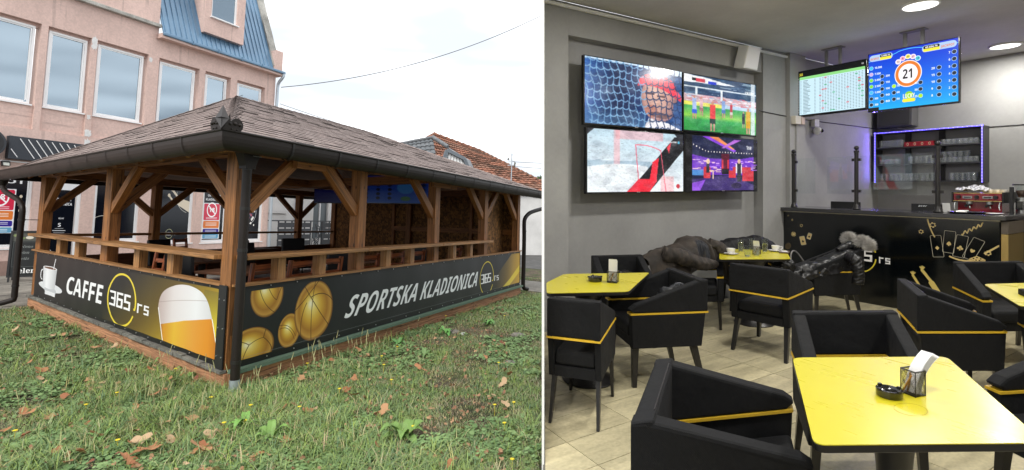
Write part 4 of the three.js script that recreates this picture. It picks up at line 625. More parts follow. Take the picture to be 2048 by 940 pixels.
// shop front: dark printed films in white frames
function film(a, b, c, d, z, draw, W = 512, label) {
  const w = facadeWindow(a, b, c, d, z, 'shop_window'); const p = w.children.find((o) => o.name === 'pane'); p.material = printed(canvasTex(W, Math.round(W * (d - c) / (b - a) * 0.75), draw), 0.12); p.geometry = new THREE.PlaneGeometry(b - a - 0.1, d - c - 0.1); p.geometry.translate((a + b) / 2, (c + d) / 2, z + 0.035); if (label) w.userData.label = label; return w;
}
const NAVY = '#0d121b', CREAM = '#d8cbb4';
function ring365(g, x, y, r, lw = 5) { g.strokeStyle = '#cfcf9f'; g.lineWidth = lw; g.beginPath(); g.arc(x, y, r, rad(20), rad(372)); g.stroke(); squareText(g, '365', x - r * 0.72, y - r * 0.26, r * 1.25, r * 0.52, '#f2f2f2', lw * 1.5); squareText(g, 'rs', x + r * 1.15, y - r * 0.1, r * 0.62, r * 0.36, '#e8e8e8', lw * 0.9); }
function under18(g, x, y, w, h) { g.fillStyle = '#eef0f2'; g.fillRect(x, y, w, h); const rrr = (yy, hh, c) => { g.fillStyle = c; g.beginPath(); g.roundRect(x + w * 0.04, y + h * yy, w * 0.92, h * hh, w * 0.05); g.fill(); }; rrr(0.02, 0.46, '#d63350'); rrr(0.5, 0.2, '#e5803c'); rrr(0.72, 0.13, '#3c2f93'); rrr(0.87, 0.12, '#69a6c8'); g.strokeStyle = '#fff'; g.lineWidth = w * 0.05; g.beginPath(); g.arc(x + w * 0.5, y + h * 0.19, w * 0.27, 0, 7); g.stroke(); text(g, '18', x + w * 0.33, y + h * 0.25, w * 0.34, h * 0.12, '#fff'); g.beginPath(); g.moveTo(x + w * 0.31, y + h * 0.08); g.lineTo(x + w * 0.69, y + h * 0.30); g.stroke(); g.fillStyle = 'rgba(255,255,255,.85)'; for (const [yy, n] of [[0.40, 2], [0.55, 3], [0.755, 2], [0.91, 2]]) for (let k = 0; k < n; k++) g.fillRect(x + w * 0.18, y + h * (yy + k * 0.035), w * 0.64, h * 0.013); }
film(...shopWin[0], -0.12, (g, W, H) => { g.fillStyle = NAVY; g.fillRect(0, 0, W, H); text(g, 'SLOT', W * 0.60, H * 0.12, W * 0.36, H * 0.06, '#f2f2f2'); under18(g, W * 0.58, H * 0.2, W * 0.3, H * 0.62); g.fillStyle = CREAM; for (const [x, y] of [[0.93, 0.3], [0.92, 0.42], [0.93, 0.5]]) { g.beginPath(); g.arc(W * x, H * y, 12, 0, 7); g.fill(); } }, 768, 'shop window with navy film and red age-limit poster');
film(...shopWin[1], -0.12, (g, W, H) => { g.fillStyle = NAVY; g.fillRect(0, 0, W, H); ring365(g, W * 0.42, H * 0.12, W * 0.15); g.fillStyle = CREAM; g.beginPath(); g.moveTo(W * 0.42, H * 0.34); g.quadraticCurveTo(W * 0.56, H * 0.42, W * 0.60, H * 0.62); g.lineTo(W * 0.57, H * 0.64); g.quadraticCurveTo(W * 0.52, H * 0.56, W * 0.49, H * 0.56); g.quadraticCurveTo(W * 0.52, H * 0.7, W * 0.45, H * 0.86); g.lineTo(W * 0.36, H * 0.9); g.lineTo(W * 0.34, H * 0.4); g.fill(); g.strokeStyle = '#e6e2d4'; g.lineWidth = 5; g.beginPath(); g.arc(W * 0.22, H * 0.95, W * 0.42, rad(230), rad(355)); g.stroke(); }, 512, 'shop window with navy film and a pale figure print');
film(...shopWin[2], -0.12, (g, W, H) => { g.fillStyle = NAVY; g.fillRect(0, 0, W, H); g.strokeStyle = CREAM; g.lineCap = 'round'; g.lineWidth = 26; g.beginPath(); g.moveTo(W * 0.46, H * 0.04); g.lineTo(W * 0.66, H * 0.2); g.stroke(); g.lineWidth = 22; g.beginPath(); g.moveTo(W * 0.38, H * 0.16); g.lineTo(W * 0.52, H * 0.27); g.lineTo(W * 0.66, H * 0.27); g.stroke(); g.fillStyle = CREAM; g.beginPath(); g.moveTo(W * 0.6, H * 0.16); g.lineTo(W, H * 0.24); g.lineTo(W, H * 0.46); g.lineTo(W * 0.6, H * 0.3); g.fill(); for (const [x, y] of [[0.44, 0.02], [0.35, 0.13]]) { g.beginPath(); g.arc(W * x, H * y, 20, 0, 7); g.fill(); } g.strokeStyle = '#e6e2d4'; g.lineWidth = 4; g.beginPath(); g.arc(W * 0.95, H * 0.12, W * 0.38, rad(100), rad(190)); g.stroke(); ring365(g, W * 0.42, H * 0.86, W * 0.1, 4); }, 512, 'shop window with navy film and reaching arms print');
film(...shopWin[3], -0.12, (g, W, H) => { g.fillStyle = NAVY; g.fillRect(0, 0, W, H); text(g, 'UPLATNO', W * 0.2, H * 0.11, W * 0.6, H * 0.045, '#eee'); text(g, 'KLADIONICA', W * 0.12, H * 0.19, W * 0.76, H * 0.045, '#eee'); under18(g, W * 0.04, H * 0.24, W * 0.78, H * 0.72); }, 512, 'shop window with red round-sign poster under white lettering');
film(...shopWin[4], -0.12, (g, W, H) => { g.fillStyle = NAVY; g.fillRect(0, 0, W, H); const x = W * 0.48, y = H * 0.4, r = W * 0.26; g.strokeStyle = '#eee'; g.lineWidth = 6; g.beginPath(); g.arc(x, y, r * 1.3, 0, 7); g.stroke(); for (let i = 0; i < 12; i++) { g.fillStyle = i % 2 ? '#e9e6df' : '#1b1f28'; g.beginPath(); g.moveTo(x, y); g.arc(x, y, r * 1.15, i * 0.5236, (i + 1) * 0.5236); g.fill(); } g.fillStyle = '#2b2f39'; g.beginPath(); g.arc(x, y, r * 0.86, 0, 7); g.fill(); for (let i = 0; i < 16; i++) { g.fillStyle = i % 2 ? '#a8596a' : '#3c4252'; g.beginPath(); g.moveTo(x, y); g.arc(x, y, r * 0.72, i * 0.3927, (i + 1) * 0.3927); g.fill(); } g.strokeStyle = '#b8c4d8'; g.lineWidth = 4; for (let i = 0; i < 4; i++) { g.beginPath(); g.moveTo(x - Math.cos(i * 0.785) * r * 0.5, y - Math.sin(i * 0.785) * r * 0.5); g.lineTo(x + Math.cos(i * 0.785) * r * 0.5, y + Math.sin(i * 0.785) * r * 0.5); g.stroke(); } g.fillStyle = '#e9e6df'; for (const [a, b, c] of [[0.72, 0.12, 14], [0.62, 0.2, 10], [0.6, 0.64, 18], [0.74, 0.68, 14]]) { g.beginPath(); g.arc(W * a, H * b, c, 0, 7); g.fill(); } }, 512, 'shop window with navy film and roulette wheel print');
{ // entrance door
  const [a, b, c, d] = doorO, dr = new THREE.Group(); dr.name = 'door'; pb.add(dr); const z = -0.1;
  new Geo().prism(rectPts(a, c, b, d), 0.07, fT(z), [rectPts(a + 0.07, c + 0.09, b - 0.07, d - 0.17)]).mesh('frame', M.pvc, dr); new Geo().box(b - a - 0.14, 0.05, 0.05, (a + b) / 2, d - 0.2, z + 0.04).mesh('transom', M.pvc, dr);
  const q = new THREE.PlaneGeometry(b - a - 0.22, d - c - 0.36); q.translate((a + b) / 2, (c + d) / 2 - 0.06, z + 0.045);
  mesh('leaf_print', q, printed(canvasTex(512, 1400, (g, W, H) => { g.fillStyle = NAVY; g.fillRect(0, 0, W, H); text(g, 'SPORTSKA', W * 0.16, H * 0.14, W * 0.7, H * 0.035, '#f2f2f2'); text(g, 'KLADIONICA', W * 0.12, H * 0.2, W * 0.78, H * 0.035, '#f2f2f2'); text(g, '↑ ULAZ', W * 0.4, H * 0.38, W * 0.25, H * 0.02, '#e8e8e8'); text(g, 'S', W * 0.45, H * 0.48, W * 0.12, H * 0.05, '#f2f2f2'); g.fillStyle = '#cfcfcf'; for (const [y, w, h] of [[0.5, 0.3, 6], [0.525, 0.46, 14], [0.555, 0.4, 5], [0.57, 0.44, 5], [0.585, 0.4, 5], [0.6, 0.3, 5]]) g.fillRect(W * (0.51 - w / 2), H * y, W * w, h); g.fillStyle = '#d8d04a'; g.fillRect(W * 0.38, H * 0.635, W * 0.26, 14); for (const x of [0.24, 0.62]) { g.strokeStyle = '#e8e8e8'; g.lineWidth = 5; g.beginPath(); g.arc(W * x, H * 0.8, 30, 0, 7); g.stroke(); } }), 0.12), dr);
  new Geo().box(b - a - 0.2, d - c - 0.34, 0.03, (a + b) / 2, (c + d) / 2 - 0.06, z + 0.025).mesh('leaf', M.pvc, dr);
  const hx = a + 0.1; new Geo().box(0.03, 0.2, 0.02, hx, 1.12, z + 0.08).box(0.13, 0.02, 0.02, hx + 0.06, 1.16, z + 0.12).mesh('handle', M.pvc, dr);
}
// things fixed to the front
{
  const sg = thing('sign_board', 'long dark perforated sign board with pale slanted strips above the shop windows', 'sign'); onSite(sg, FAC[0], 0, FAC[1], FYAW);
  new Geo().box(3.4, 0.56, 0.16, 1.53, 3.10, 0.10, 0, 0, 0, 0.01).mesh('panel', mat([0.03, 0.036, 0.046], 0.6, { bumpMap: fineBump, bumpScale: 0.003 }), sg);
  for (let i = -1; i < 11; i++) { const s = 0.02 + i * 0.155, lo = Math.max(2.86, 2.86 + (i < 0 ? 0.0 : 0)), a = V(s, 3.33, 0.187), b = V(s + 0.30, 2.87, 0.187); if (i < 0) { a.x = -0.13; a.y = 3.06; b.x = -0.0; b.y = 2.87; } new Geo().beam(a, b, 0.016, 0.012, V(0, 0, 1)).mesh('strip', M.pvc, sg); }
  const rs = thing('round_sign', 'round dark projecting sign at the far left of the pink front', 'sign'); onSite(rs, FAC[0], 0, FAC[1], FYAW); new Geo().cyl(V(-0.58, 3.15, 0.05), V(-0.58, 3.15, 0.26), 0.34, 0.34, 36).mesh('drum', mat([0.03, 0.034, 0.042], 0.4), rs); new Geo().cyl(V(-0.58, 3.15, 0.261), V(-0.58, 3.15, 0.275), 0.29, 0.29, 36).mesh('face', M.black, rs); new Geo().cyl(V(-0.58, 3.15, 0), V(-0.58, 3.15, 0.05), 0.05, 0.05, 12).mesh('mount', M.black, rs);
  const fl = thing('floodlight', 'small black floodlight under the sign board on the pink wall', 'floodlight'); onSite(fl, FAC[0], 0, FAC[1], FYAW); new Geo().box(0.15, 0.11, 0.07, -0.17, 2.70, 0.1, -0.4).mesh('housing', M.black, fl); new Geo().box(0.11, 0.075, 0.01, -0.17, 2.685, 0.14, -0.4).mesh('lens', mat([0.55, 0.56, 0.5], 0.3), fl); new Geo().box(0.04, 0.04, 0.08, -0.17, 2.74, 0.04).mesh('bracket', M.black, fl);
  const cd = thing('cable_duct', 'thin white cable duct under the sign board', 'cable duct'); onSite(cd, FAC[0], 0, FAC[1], FYAW); new Geo().box(2.2, 0.03, 0.03, 0.2, 2.77, 0.02).mesh('duct', M.pvc, cd);
}
{ // pavement chalkboard
  const cb = thing('chalkboard_sign', 'black chalkboard stand with handwriting on the pavement by the left downpipe', 'chalkboard'); const [x, z] = [-10.72, -11.2]; onSite(cb, x, 0.012, z, FYAW - 0.5);
  const w = 0.62, h = 1.12; new Geo().prism(rectPts(-w / 2, 0.1, w / 2, h), 0.03, new THREE.Matrix4().makeRotationX(-0.1), [rectPts(-w / 2 + 0.04, 0.14, w / 2 - 0.04, h - 0.04)]).mesh('frame', M.black, cb);
  const q = new THREE.PlaneGeometry(w - 0.08, h - 0.18); q.translate(0, (h + 0.1) / 2, 0.016); q.rotateX(-0.1);
  mesh('board', q, printed(canvasTex(384, 640, (g, W, H) => { g.fillStyle = '#171a1a'; g.fillRect(0, 0, W, H); g.fillStyle = '#4a4b45'; g.fillRect(0, 0, W, H * 0.2); for (const [c, a, b, d] of [['#7d8a5c', 0.1, 0.07, 40], ['#c9c4b4', 0.5, 0.12, 46], ['#a95a3c', 0.78, 0.14, 36], ['#6b7d48', 0.3, 0.13, 30]]) { g.fillStyle = c; g.beginPath(); g.ellipse(W * a, H * b, d, d * 0.5, 0, 0, 7); g.fill(); } g.strokeStyle = '#5b5f5e'; g.lineWidth = 4; g.strokeRect(14, H * 0.22, W - 28, H * 0.58); g.font = 'italic 52px serif'; g.fillStyle = '#8e928f'; g.fillText('Točeno', 60, H * 0.36); g.fillText('Jelen', 80, H * 0.5); g.fillText('Svetlo', 56, H * 0.64); g.font = 'bold 96px serif'; g.fillStyle = '#f0f0ee'; g.fillText('Jelen', 60, H * 0.95); }), 0.7), cb);
  for (const s of [-1, 1]) { new Geo().beam(V(s * 0.27, 0, 0.02), V(s * 0.27, 0.12, 0.0), 0.03, 0.03).mesh('foot', M.black, cb); new Geo().beam(V(s * 0.27, 0, -0.42), V(s * 0.27, 1.0, -0.12), 0.03, 0.03).mesh('rear_leg', M.black, cb); }
}
// ================================================================ WHITE HOUSE AND FENCE BEHIND THE GAZEBO
{
  const wh = thing('white_house', 'white rendered house seen between the gazebo posts', 'house'); onSite(wh, FAC[0], 0, FAC[1], FYAW);
  new Geo().prism(rectPts(7.9, 0, 17, 3.6), 4, fT(-8.2), [rectPts(9.25, 0.9, 9.65, 2.9), rectPts(13.3, 0.5, 14.3, 2.9)]).mesh('wall', M.plaster, wh);
  new Geo().box(0.4, 2.0, 0.05, 9.45, 1.9, -4.35).mesh('window', mat([0.16, 0.2, 0.19], 0.2), wh); new Geo().box(1.0, 2.4, 0.05, 13.8, 1.7, -4.35).mesh('glazed_door', mat([0.12, 0.14, 0.15], 0.15), wh); new Geo().box(0.06, 2.4, 0.08, 13.8, 1.7, -4.3).mesh('mullion', M.pvc, wh);
  new Geo().box(1.4, 1.72, 0.35, 10.25, 0.86, -3.6).mesh('porch_pier', M.plaster, wh); new Geo().box(1.6, 0.09, 0.5, 10.25, 1.77, -3.6).mesh('pier_cap', M.plaster, wh);
  new Geo().box(0.07, 3.2, 0.07, 12.15, 1.7, -4.14).mesh('downpipe', M.anthracite, wh);
  const fn = thing('slatted_fence', 'anthracite metal fence with slotted boards behind the gazebo', 'fence'); onSite(fn, FAC[0], 0, FAC[1], FYAW);
  for (const s of [7.5, 8.35, 11.35]) new Geo().box(0.08, 1.35, 0.08, s, 0.7, -1.5).mesh('fence_post', M.anthracite, fn);
  for (const [a, b] of [[7.55, 8.3], [8.95, 10.7], [11.4, 13.0]]) for (let k = 0; k < 5; k++) { const y = 0.18 + k * 0.255; new Geo().box(b - a, 0.2, 0.025, (a + b) / 2, y + 0.02, -1.5).mesh('board', M.anthracite, fn); for (let s = a + 0.02; s < b; s += 0.34) new Geo().box(0.07, 0.06, 0.02, s, y + 0.147, -1.5).mesh('spacer', M.anthracite, fn); }
  for (const [a, b] of [[10.72, 11.34], [8.02, 8.3]]) { reseed(3 + a); for (let k = 0; k < 16; k++) { const p = V(rr(a, b), rr(0.1, 1.3), -1.49), q = V(rr(a, b), rr(0.1, 1.3), -1.49); new Geo().beam(p, q, 0.03, 0.02, V(0, 0, 1)).mesh('lattice_bar', M.anthracite, fn); } }
  new Geo().box(5.6, 0.05, 0.05, 10.3, 1.4, -1.5).mesh('top_rail', M.anthracite, fn); new Geo().box(5.6, 0.3, 0.2, 10.3, 0.0, -1.5).mesh('footing', M.concrete, fn);
}
// ================================================================ TILED HOUSES BEYOND
function tiledSlope(parent, a, b, c, d, cols, rows, m, name, proud = 0.05) {  // a,b eave; d,c top; rows of tiles, each row a stepped strip of half-round tiles
  for (let r = 0; r < rows; r++) {
    const k0 = r / rows, k1 = (r + 1.12) / rows, p0 = a.clone().lerp(d, k0), p1 = b.clone().lerp(c, k0), q0 = a.clone().lerp(d, Math.min(1, k1)), q1 = b.clone().lerp(c, Math.min(1, k1)), n = new THREE.Vector3().crossVectors(p1.clone().sub(p0), q0.clone().sub(p0)).normalize(); if (n.y < 0) n.negate();
    const g = new Geo(), N = cols * 4, at = (P, Q, i, z) => P.clone().lerp(Q, i / N).addScaledVector(n, z + proud * 0.7 * Math.pow(Math.abs(Math.sin(Math.PI * i / 4)), 1.0));
    for (let i = 0; i < N; i++) { g.quad(at(p0, p1, i, proud), at(p0, p1, i + 1, proud), at(q0, q1, i + 1, 0), at(q0, q1, i, 0)); g.quad(p0.clone().lerp(p1, i / N), p0.clone().lerp(p1, (i + 1) / N), at(p0, p1, i + 1, proud), at(p0, p1, i, proud)); }
    const q = g.geo(); metreUV(q, 0); mesh(name, q, Array.isArray(m) ? m[(r * 7 + (r >> 1)) % m.length] : m, parent);
  }
}
const clayTex = tex(512, 256, (u, v) => { const c = fbm(u * 5, v * 5, 5, 5, 131, 5), f = fbm(u * 70, v * 40, 70, 40, 132, 3); const t = smooth(0.5, 0.66, c); const k = 0.85 + 0.5 * (f - 0.5); return [mix(0.95, 0.62, t) * k, mix(0.9, 0.60, t) * k, mix(0.86, 0.56, t) * k]; }, { repeat: [0.35, 0.35] });
{
  const h = thing('orange_roof_house', 'house with a weathered orange tiled roof behind the gazebo', 'house'); onSite(h, 0, 0, 0);
  const clay = [[0.47, 0.235, 0.165], [0.42, 0.22, 0.16], [0.50, 0.25, 0.175], [0.37, 0.22, 0.165]].map((c) => mat(c, 0.9, { map: clayTex }));
  const pk = V(-4.0, 5.85, -25), rg = V(-1.9, 5.42, -27.5), er = V(2.3, 3.0, -23.8), el = V(-5.9, 3.0, -21.6), bl = V(-7.8, 3.0, -24.2), br = V(2.8, 3.0, -31);
  tiledSlope(h, el, er, rg, pk, 26, 20, clay, 'tile_row', 0.06);
  const q = new Geo(); q.quad(bl, el, pk, pk); q.quad(er, br, rg, rg); q.quad(br, bl, pk, rg); const qq = q.geo(); metreUV(qq, 0, false); mesh('roof_slope', qq, clay[0], h);
  const cap = (a, b, n) => { for (let i = 0; i < n; i++) { const p = a.clone().lerp(b, i / n), p2 = a.clone().lerp(b, (i + 1.1) / n); new Geo().cyl(p.clone().add(V(0, 0.05, 0)), p2.clone().add(V(0, 0.02, 0)), 0.11, 0.09, 8).mesh('ridge_tile', clay[i % 4], h); } };
  cap(pk, rg, 8); cap(rg, er, 18); cap(bl, pk, 12); cap(el, pk, 10);
  const w = new Geo(); w.quad(V(-5.7, -0.2, -22), V(2.0, -0.2, -24), V(2.0, 3, -24), V(-5.7, 3, -22)); w.quad(V(-5.7, -0.2, -22), V(-7.5, -0.2, -24.4), V(-7.5, 3, -24.4), V(-5.7, 3, -22)); w.quad(V(2.0, -0.2, -24), V(2.6, -0.2, -30.8), V(2.6, 3, -30.8), V(2, 3, -24)); const wq = w.geo(); metreUV(wq, 1, false); mesh('wall', wq, M.plaster, h);
}
{
  const h = thing('grey_tile_wing', 'grey concrete-tiled roof wing with a boarded white gable below the orange roof', 'roof wing'); onSite(h, 0, 0, 0);
  const gt = [[0.25, 0.28, 0.31], [0.29, 0.32, 0.35], [0.23, 0.255, 0.285]].map((c) => mat(c, 0.5, { map: shingleTex }));
  const rk = V(-3.2, 4.82, -19.8), rl = V(-4.75, 4.58, -20.3), fk = V(-2.53, 4.38, -19.3), el = V(-4.9, 3.3, -19.0), er = V(-2.75, 3.25, -18.9);
  tiledSlope(h, el, er, rk, rl, 9, 9, gt, 'tile_row', 0.05);
  for (let i = 0; i < 7; i++) { const p = rk.clone().lerp(fk, i / 7), p2 = rk.clone().lerp(fk, (i + 1.1) / 7); new Geo().cyl(p.clone().add(V(0, 0.03, 0.05)), p2.clone().add(V(0, 0.03, 0.05)), 0.085, 0.07, 10).mesh('ridge_tile', gt[i % 3], h); }
  for (let i = 0; i < 6; i++) { const p = rl.clone().lerp(rk, i / 6), p2 = rl.clone().lerp(rk, (i + 1.1) / 6); new Geo().cyl(p.clone().add(V(0, 0.03, 0.03)), p2.clone().add(V(0, 0.03, 0.03)), 0.07, 0.06, 10).mesh('ridge_tile', gt[i % 3], h); }
  const A = V(-2.85, 3.2, -19.0), B = V(-2.55, 4.25, -19.15), C = V(-1.92, 3.98, -19.5), D = V(-1.58, 3.2, -19.7), nn = V(0.55, 0, 0.83);
  const w = new Geo(); w.quad(A, D, C, B); mesh('gable_boards', w.geo(), M.white, h); for (let i = 1; i < 7; i++) { const p = A.clone().lerp(D, i / 7), p2 = B.clone().lerp(C, i / 7); new Geo().beam(p.clone().addScaledVector(nn, 0.01), p2.clone().addScaledVector(nn, 0.01), 0.012, 0.012, nn).mesh('board_joint', M.anthracite, h); }
  for (const [p, q] of [[A, B], [B, C], [C, D]]) new Geo().beam(p.clone().addScaledVector(nn, 0.04), q.clone().addScaledVector(nn, 0.04), 0.13, 0.1, nn).mesh('barge_board', mat([0.13, 0.15, 0.17], 0.5), h);
  const s2 = new Geo(); s2.quad(rk, V(-1.75, 4.05, -20.6), C.clone().addScaledVector(nn, 0.1), fk); s2.quad(C.clone().addScaledVector(nn, 0.1), V(-1.75, 4.05, -20.6), V(-1.35, 3.2, -20.7), D.clone().addScaledVector(nn, 0.1)); mesh('side_slope', s2.geo(), gt[0], h);
  const b = new Geo().box(2.6, 3.3, 1.6, -3.6, 1.6, -20.0); b.mesh('wall', M.plaster, h);
}
{ // far white house, its door, meter box and planting
  const h = thing('far_white_house', 'white house with a brown door far beyond the gazebo end', 'house'); onSite(h, 1.9, 0, -34, 0.12);
  new Geo().prism(rectPts(-3.2, 0, 7, 3.05), 5, fT(-5), [rectPts(-0.05, 0.3, 0.42, 2.35)]).mesh('wall', M.plaster, h);
  new Geo().box(0.47, 2.05, 0.06, 0.185, 1.33, -0.12).mesh('door', mat([0.33, 0.2, 0.16], 0.6, { map: woodTex }), h); new Geo().prism(rectPts(-0.12, 0.3, 0.49, 2.43), 0.08, fT(-0.02), [rectPts(-0.05, 0.3, 0.42, 2.35)]).mesh('door_surround', mat([0.55, 0.36, 0.3], 0.8), h);
  new Geo().box(0.36, 0.5, 0.2, -0.62, 2.02, 0.12).mesh('air_conditioner', M.pvc, h); new Geo().box(10.2, 0.35, 0.06, 1.9, 0.17, 0.03).mesh('plinth', M.stone, h);
  new Geo().prism([[-3.6, 3.0], [7.4, 3.0], [5.5, 4.3], [-1.7, 4.3]], 4.6, fT(-4.8)).mesh('roof', mat([0.30, 0.17, 0.13], 0.9, { map: clayTex }), h);
}
function leafyBush(name, label, cat, x, y, z, rx, ry, n, cols, leaf, trunk) {
  const t = thing(name, label, cat); onSite(t, x, 0, z); const P = [], C = []; const c = new THREE.Color();
  for (let i = 0; i < n; i++) { const a = rnd() * 6.283, b = Math.acos(rr(-0.7, 1)), r = Math.pow(rnd(), 0.4) * (0.75 + 0.4 * fbm(a * 2 + 5, b * 3 + 5, 99, 99, 7, 2)), p = V(Math.sin(b) * Math.cos(a) * rx * r, y + Math.cos(b) * ry * r, Math.sin(b) * Math.sin(a) * rx * r), q = new THREE.Quaternion().setFromEuler(new THREE.Euler(rnd() * 6, rnd() * 6, rnd() * 6)), L = leaf * rr(0.6, 1.3), col = cols[rnd() * cols.length | 0]; c.setRGB(col[0] * rr(0.7, 1.2), col[1] * rr(0.7, 1.2), col[2] * rr(0.7, 1.2)); for (const [u, v] of [[-0.5, 0], [0, -0.35], [0.5, 0], [-0.5, 0], [0.5, 0], [0, 0.35]]) { const k = V(u * L, v * L, 0).applyQuaternion(q).add(p); P.push(k.x, k.y, k.z); C.push(c.r, c.g, c.b); } }
  const g = new THREE.BufferGeometry(); g.setAttribute('position', new THREE.Float32BufferAttribute(P, 3)); g.setAttribute('color', new THREE.Float32BufferAttribute(C, 3)); g.computeVertexNormals(); mesh('crown', g, phys([1, 1, 1], 0.7, { vertexColors: true, side: THREE.DoubleSide, transmission: 0.2, thickness: 0 }), t);
  if (trunk) { const k = new Geo(); k.cyl(V(0, 0, 0), V(0.05, y, 0), trunk, trunk * 0.5, 8); for (let i = 0; i < 5; i++) k.cyl(V(0.03, y * 0.7, 0), V(Math.cos(i * 1.3) * rx * 0.6, y + ry * 0.4, Math.sin(i * 1.3) * rx * 0.6), trunk * 0.4, trunk * 0.12, 6); k.mesh('trunk', mat([0.16, 0.12, 0.09], 0.95), t); }
}
reseed(222);
leafyBush('flowering_bush', 'purple flowering bush by the road in front of the far white house', 'bush', 1.58, 0.55, -25.5, 0.42, 0.55, 900, [[0.33, 0.13, 0.28], [0.12, 0.2, 0.07], [0.4, 0.17, 0.33]], 0.09, 0.03);
leafyBush('broadleaf_tree', 'green tree rising behind the far white house', 'tree', 3.3, 4.2, -42, 1.9, 1.6, 3500, [[0.07, 0.13, 0.045], [0.1, 0.17, 0.06]], 0.2, 0.16);
{ // roof mast and overhead lines
  const m = thing('utility_mast', 'thin roof mast with insulators and wires above the orange roof', 'mast'); onSite(m, 0, 0, 0);
  new Geo().cyl(V(-0.05, 3.2, -23.8), V(-0.03, 5.0, -23.8), 0.03, 0.022, 8).mesh('pole', M.zinc, m); for (const [y, w] of [[4.75, 0.22], [4.45, 0.16], [4.25, 0.2]]) new Geo().beam(V(-0.04 - w, y, -23.8), V(-0.04 + w, y, -23.8), 0.03, 0.03).mesh('crossarm', M.zinc, m); for (const [x, y] of [[-0.2, 4.5], [0.12, 4.3], [0.1, 4.2]]) new Geo().cyl(V(x, y, -23.8), V(x, y + 0.1, -23.8), 0.05, 0.03, 10).mesh('insulator', M.stone, m);
  const line = (name, label, a, b, sag, r) => { const pts = []; for (let i = 0; i <= 20; i++) { const k = i / 20; pts.push(a.clone().lerp(b, k).add(V(0, -sag * 4 * k * (1 - k), 0))); } const o = new Geo().tube(pts, r, 5, 60).mesh(name, mat([0.05, 0.05, 0.055], 0.7), scene); onSite(o, 0, 0, 0); tag(o, label, 'cable', 'overhead cables'); };
  line('overhead_cable', 'dark cable sagging across the white sky to the pink building corner', V(-9.0, 6.55, -19.0), V(2.6, 11.9, -22.5), 0.75, 0.014);
  line('overhead_cable', 'upper faint wire running right from the roof mast', V(0.0, 4.42, -23.8), V(9, 4.2, -24), 0.02, 0.011); line('overhead_cable', 'lower faint wire running right from the roof mast', V(0.0, 4.2, -23.8), V(9, 3.8, -24), 0.02, 0.011);
  line('overhead_cable', 'faint wire just above the gazebo ridge', V(-9.0, 5.9, -19.0), V(-2.5, 4.9, -26), 0.15, 0.010);
}
// ================================================================ CAFE: shell
const CEIL = 3.42, AB = 2.9, BR = 5.2;               // ceiling height, back wall, far side wall
const pd = [0.569, -0.822], camAB = [-7.123, 4.191];   // direction of the door wall in the cafe frame, and the threshold
const onDoor = (r) => [camAB[0] + pd[0] * r, camAB[1] + pd[1] * r];
const P0 = onDoor(5.099), P1 = onDoor(-1.227);         // where the door wall meets the other walls
const foot = [[P0[0], 0], [AB, 0], [AB, BR], [P1[0], BR]];
const roomGroup = (name, label, category, group) => inRoom(thing(name, label, category, group), 0, 0, 0);
function struct(name, geo, m, label) { const o = mesh(name, geo, m, scene); inRoom(o, 0, 0, 0); return tag(o, label, name.replace(/_/g, ' '), null, 'structure'); }
const insideDoor = (p) => (p[0] - camAB[0]) * -pd[1] + (p[1] - camAB[1]) * pd[0];   // signed distance from the door wall
const clipPoly = (poly, f) => { const out = []; poly.forEach((p, i) => { const q = poly[(i + 1) % poly.length], a = f(p), b = f(q); if (a >= 0) out.push(p); if ((a > 0 && b < 0) || (a < 0 && b > 0)) { const k = a / (a - b); out.push([p[0] + (q[0] - p[0]) * k, p[1] + (q[1] - p[1]) * k]); } }); return out; };
const sgn = Math.sign(insideDoor([0, 2]));
const flat = (y) => new THREE.Matrix4().makeRotationX(Math.PI / 2).setPosition(0, y, 0);   // x,y outline -> a,b plane, pushed down
